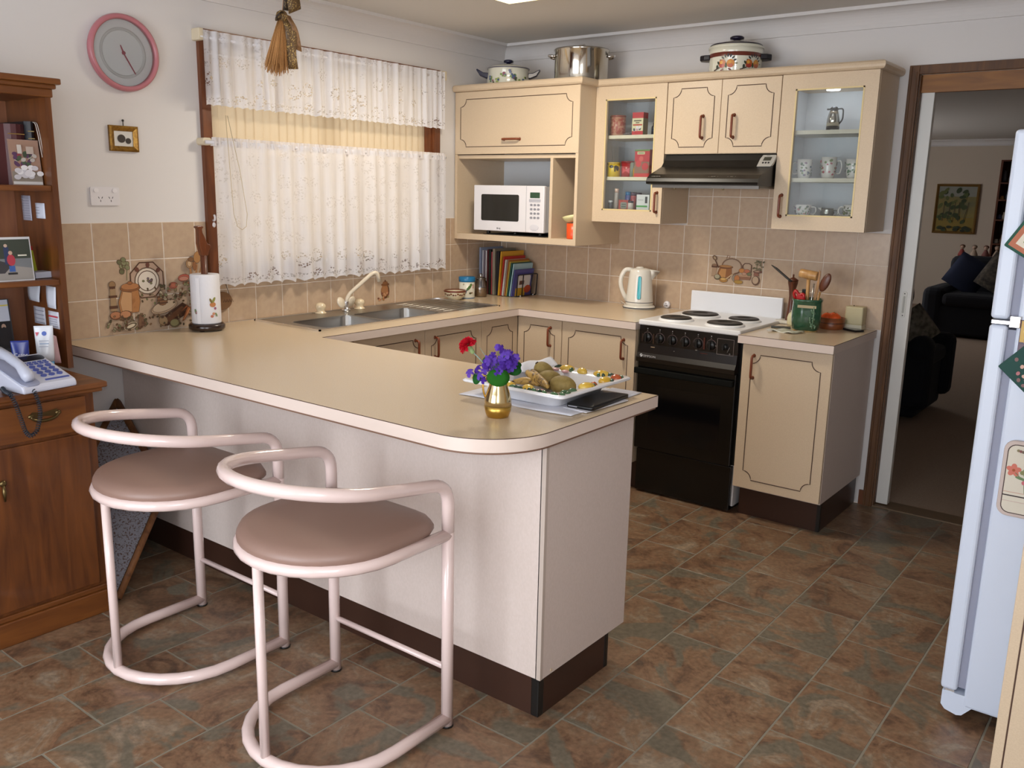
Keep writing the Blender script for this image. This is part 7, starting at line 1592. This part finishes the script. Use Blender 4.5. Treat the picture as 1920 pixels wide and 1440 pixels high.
# ---- hood timer
t = thing('kitchen_timer', 'small silver digital timer stuck on the range hood', 'timer', (1.873, -.325, 1.69))
hm = lambda u, v, d: (1.873+u, -.326+.70*(v+.002)*.75-d*.8, 1.69+v*.85+d*.55)
m = M(); m.prism(hm, [(-.040, -.032), (.028, -.032), (.038, -.01), (.042, .022), (.040, .032), (-.024, .032), (-.034, .01)], .000, .012); m.build('case', mat('#b8b6b0', .35, .3, name='silver_plastic'), t)
print_on('face', t, hm, [([(-.018, .0), (.020, .0), (.024, .020), (-.014, .020)], '#3a3a30'), (ell(-.014, -.012, .005), '#15151a'), (ell(.0, -.012, .005), '#15151a'), (ell(.014, -.012, .005), '#15151a'), (rect(-.005, .012, .025, .028), '#6a6668')], d0=.0126)

# ================================================================== LIVING ROOM
NAVY = mat('#14161f', .9, name='navy_upholstery')
def cush(m, x0, x1, y0, y1, z0, z1): m.box(x0, x1, y0, y1, z0, z1)
t = thing('sofa', 'dark navy sofa facing the doorway across the living room carpet', 'sofa', (2.0, 6.9, 0))
def part(t, n_, b, mt=NAVY, bv=.05): m = M(); m.box(*b); return m.build(n_, mt, t, bevel=bv, bseg=3)
part(t, 'base', (1.12, 2.95, 6.52, 7.38, .03, .38), bv=.03); part(t, 'seat_cushion', (1.30, 2.05, 6.48, 7.15, .36, .50)); part(t, 'seat_cushion', (2.06, 2.80, 6.48, 7.15, .36, .50))
part(t, 'back_cushion', (1.22, 2.05, 7.08, 7.36, .40, .90), bv=.08); part(t, 'back_cushion', (2.06, 2.88, 7.08, 7.36, .40, .90), bv=.08)
for x in (1.08, 2.78): part(t, 'arm', (x, x+.24, 6.50, 7.34, .05, .56), bv=.08)
def pillow(label, c, rot, mt, s_=.20, cat='cushion'):
    N2 = 12; m = M(); m.T = Matrix.Translation(c) @ Euler(rot).to_matrix().to_4x4()
    for sg in (1, -1): m.grid(lambda u, v: ((2*u-1)*s_, sg*.30*s_*(max(0, (1-(2*u-1)**2)*(1-(2*v-1)**2)))**.5, (2*v-1)*s_), N2, N2)
    m.uv = None
    o = m.build('cushion', mt, loc=c, recalc=False); tag(o, label, cat); return o
pillow('plain dark blue cushion lying against the sofa arm', (1.46, 6.93, .70), (-.35, .5, 0), mat('#1c2540', .9, name='blue_cushion_cloth'))
pillow('floral tapestry cushion standing on the sofa seat', (1.82, 6.80, .72), (-.3, .45, -.2), mat('#5a5044', .9, name='tapestry_cloth', col2='#2a2622', scale=22))
t = thing('armchair', 'dark navy recliner armchair just inside the living room', 'armchair', (1.75, 2.3, 0))
part(t, 'base', (1.35, 2.16, 1.95, 2.68, .03, .40), bv=.04); part(t, 'seat_cushion', (1.6, 2.20, 2.06, 2.56, .38, .50))
m = M(); m.prism(lambda u, v, d: (u, d, v), [(1.38, .35), (1.72, .40), (1.93, .80), (1.90, 1.00), (1.66, 1.03), (1.36, .85)], 2.0, 2.62); m.build('backrest', NAVY, t, bevel=.05, bseg=3)
for y in (1.90, 2.58): part(t, 'arm', (1.45, 2.235, y, y+.14, .10, .57), bv=.06)
m = M(); m.T = Matrix.Translation((2.15, 1.97, .535)) @ Matrix.Rotation(PI/2, 4, 'X'); m.lathe([(0, -.09), (.075, -.085), (.085, 0), (.075, .085), (0, .09)], (0, 0, 0), 20); m.build('arm_roll', NAVY, t)
pillow('pale floral cushion resting on the armchair seat', (2.02, 2.30, .63), (-.5, .9, .2), mat('#8a8478', .9, name='pale_floral_cloth', col2='#5a5448', scale=30), .13)
t = thing('landscape_painting', 'gilt-framed painting of green trees on the far living room wall', 'painting', (.66, 9.79, 1.06))
frame(t, PY(9.798), .378, .952, 1.072, 1.778, .035, .03, mat('#8a6a3a', .4, .5, name='old_gilt'))
m = M(); m.mbox(PY(9.798), .40, .93, 1.09, 1.76, 0, .01); m.build('canvas', mat('#8a7a40', .7, col2='#6f6a4a', scale=6), t)
R = random.Random(14); sh = [(rect(.41, .92, 1.60, 1.745), '#8a8a80'), (rect(.41, .92, 1.105, 1.30), '#8a7430')]
for k in range(46): sh.append((ell(R.uniform(.44, .80), R.choice([1.62, 1.50, 1.30])+R.uniform(-.06, .07), R.uniform(.02, .05), R.uniform(.018, .035), R.random(), 10), R.choice(['#3f4a24', '#4f5a2c', '#34401f', '#5a6030', '#2c3a1c'])))
for k in range(5): sh.append((line([(.5+.07*k, 1.25), (.52+.07*k+R.uniform(-.03, .03), 1.52)], .008), '#3a3020'))
for k in range(20): sh.append((ell(R.uniform(.44, .90), 1.145+R.uniform(-.03, .03), .035, .02, 0, 9), R.choice(['#2a3018', '#3a4422', '#242a16'])))
print_on('brushwork', t, PY(9.788), sh, d0=.001, step=.0003, rough=.7)
t = thing('sideboard', 'low dark sideboard behind the sofa carrying dolls', 'sideboard', (1.75, 8.6, 0))
part(t, 'body', (1.05, 2.5, 8.4, 8.8, .06, .80), C_WOODD, .01); part(t, 'top', (1.03, 2.52, 8.38, 8.82, .80, .825), C_WOODD, .006)
for k, (x, c1, c2, lab) in enumerate(((1.055, '#6a4a3a', '#8a3a34', 'doll with red dress on the sideboard'), (1.20, '#8a7a6a', '#b09a86', 'pale cream doll on the sideboard'), (1.34, '#6a4438', '#7a4a44', 'brown-haired doll on the sideboard beside the cream one'), (1.47, '#7a6a5c', '#9a8474', 'larger doll at the bookcase end of the sideboard'))):
    t = thing('doll', lab, 'doll', (x, 8.55, .825), 0, 'dolls on the sideboard')
    m = M(); m.lathe([(0, 0), (.05, 0), (.045, .03), (.022, .08), (.016, .09), (0, .092)], (x, 8.55, .825), 14); m.build('dress', mat(c2, .8), t)
    m = M(); m.ball((x, 8.55, .825+.115), .028, 12, 8); m.build('head', mat('#b89884', .7), t)
    m = M(); m.ball((x, 8.558, .825+.125), (.034, .03, .026), 12, 8); m.build('hair', mat(c1, .8), t)
t = thing('bookcase', 'timber wall unit of ornaments in the far corner of the living room', 'bookcase', (1.75, 9.6, 0))
m = M(); m.box(1.235, 1.26, 9.42, 9.79, 0, 2.1); m.build('side_panel', C_WOODD, t); m = M(); m.box(2.4, 2.425, 9.42, 9.79, 0, 2.1); m.build('side_panel', C_WOODD, t); m = M(); m.box(1.26, 2.4, 9.77, 9.79, 0, 2.1); m.build('back_panel', mat('#5a4030', .7), t)
for z in (.02, .5, .95, 1.28, 1.55, 1.78, 2.08): m = M(); m.box(1.26, 2.4, 9.42, 9.77, z, z+.02); m.build('shelf', C_WOODD, t)
for k, (x, z, H, c1) in enumerate(((1.29, 1.80, .16, '#4a4a52'), (1.37, 1.80, .12, '#6a6258'), (1.29, 1.57, .05, '#a8783a'), (1.36, 1.57, .12, '#3a4250'), (1.29, 1.30, .07, '#3a4468'), (1.35, 1.30, .10, '#9a8a78'), (1.29, .97, .06, '#b8b4b0'), (1.36, .97, .12, '#7a5a4a'))):
    m = M(); m.lathe([(0, 0), (.03, 0), (.034, H*.4), (.02, H*.8), (.024, H), (0, H)], (x, 9.5, z), 12); o = m.build('ornament', mat(c1, .4), loc=(x, 9.5, z)); tag(o, ['slate grey vase on the upper shelf of the far wall unit', 'stone coloured vase on the upper shelf of the far wall unit', 'low amber dish on the second shelf of the far wall unit', 'dark slate vase on the second shelf of the far wall unit', 'small navy pot on the third shelf of the far wall unit', 'beige vase on the third shelf of the far wall unit', 'small white pot on the lowest visible shelf of the far wall unit', 'brown vase on the lowest visible shelf of the far wall unit'][k], 'ornament', 'ornaments on the far wall unit')
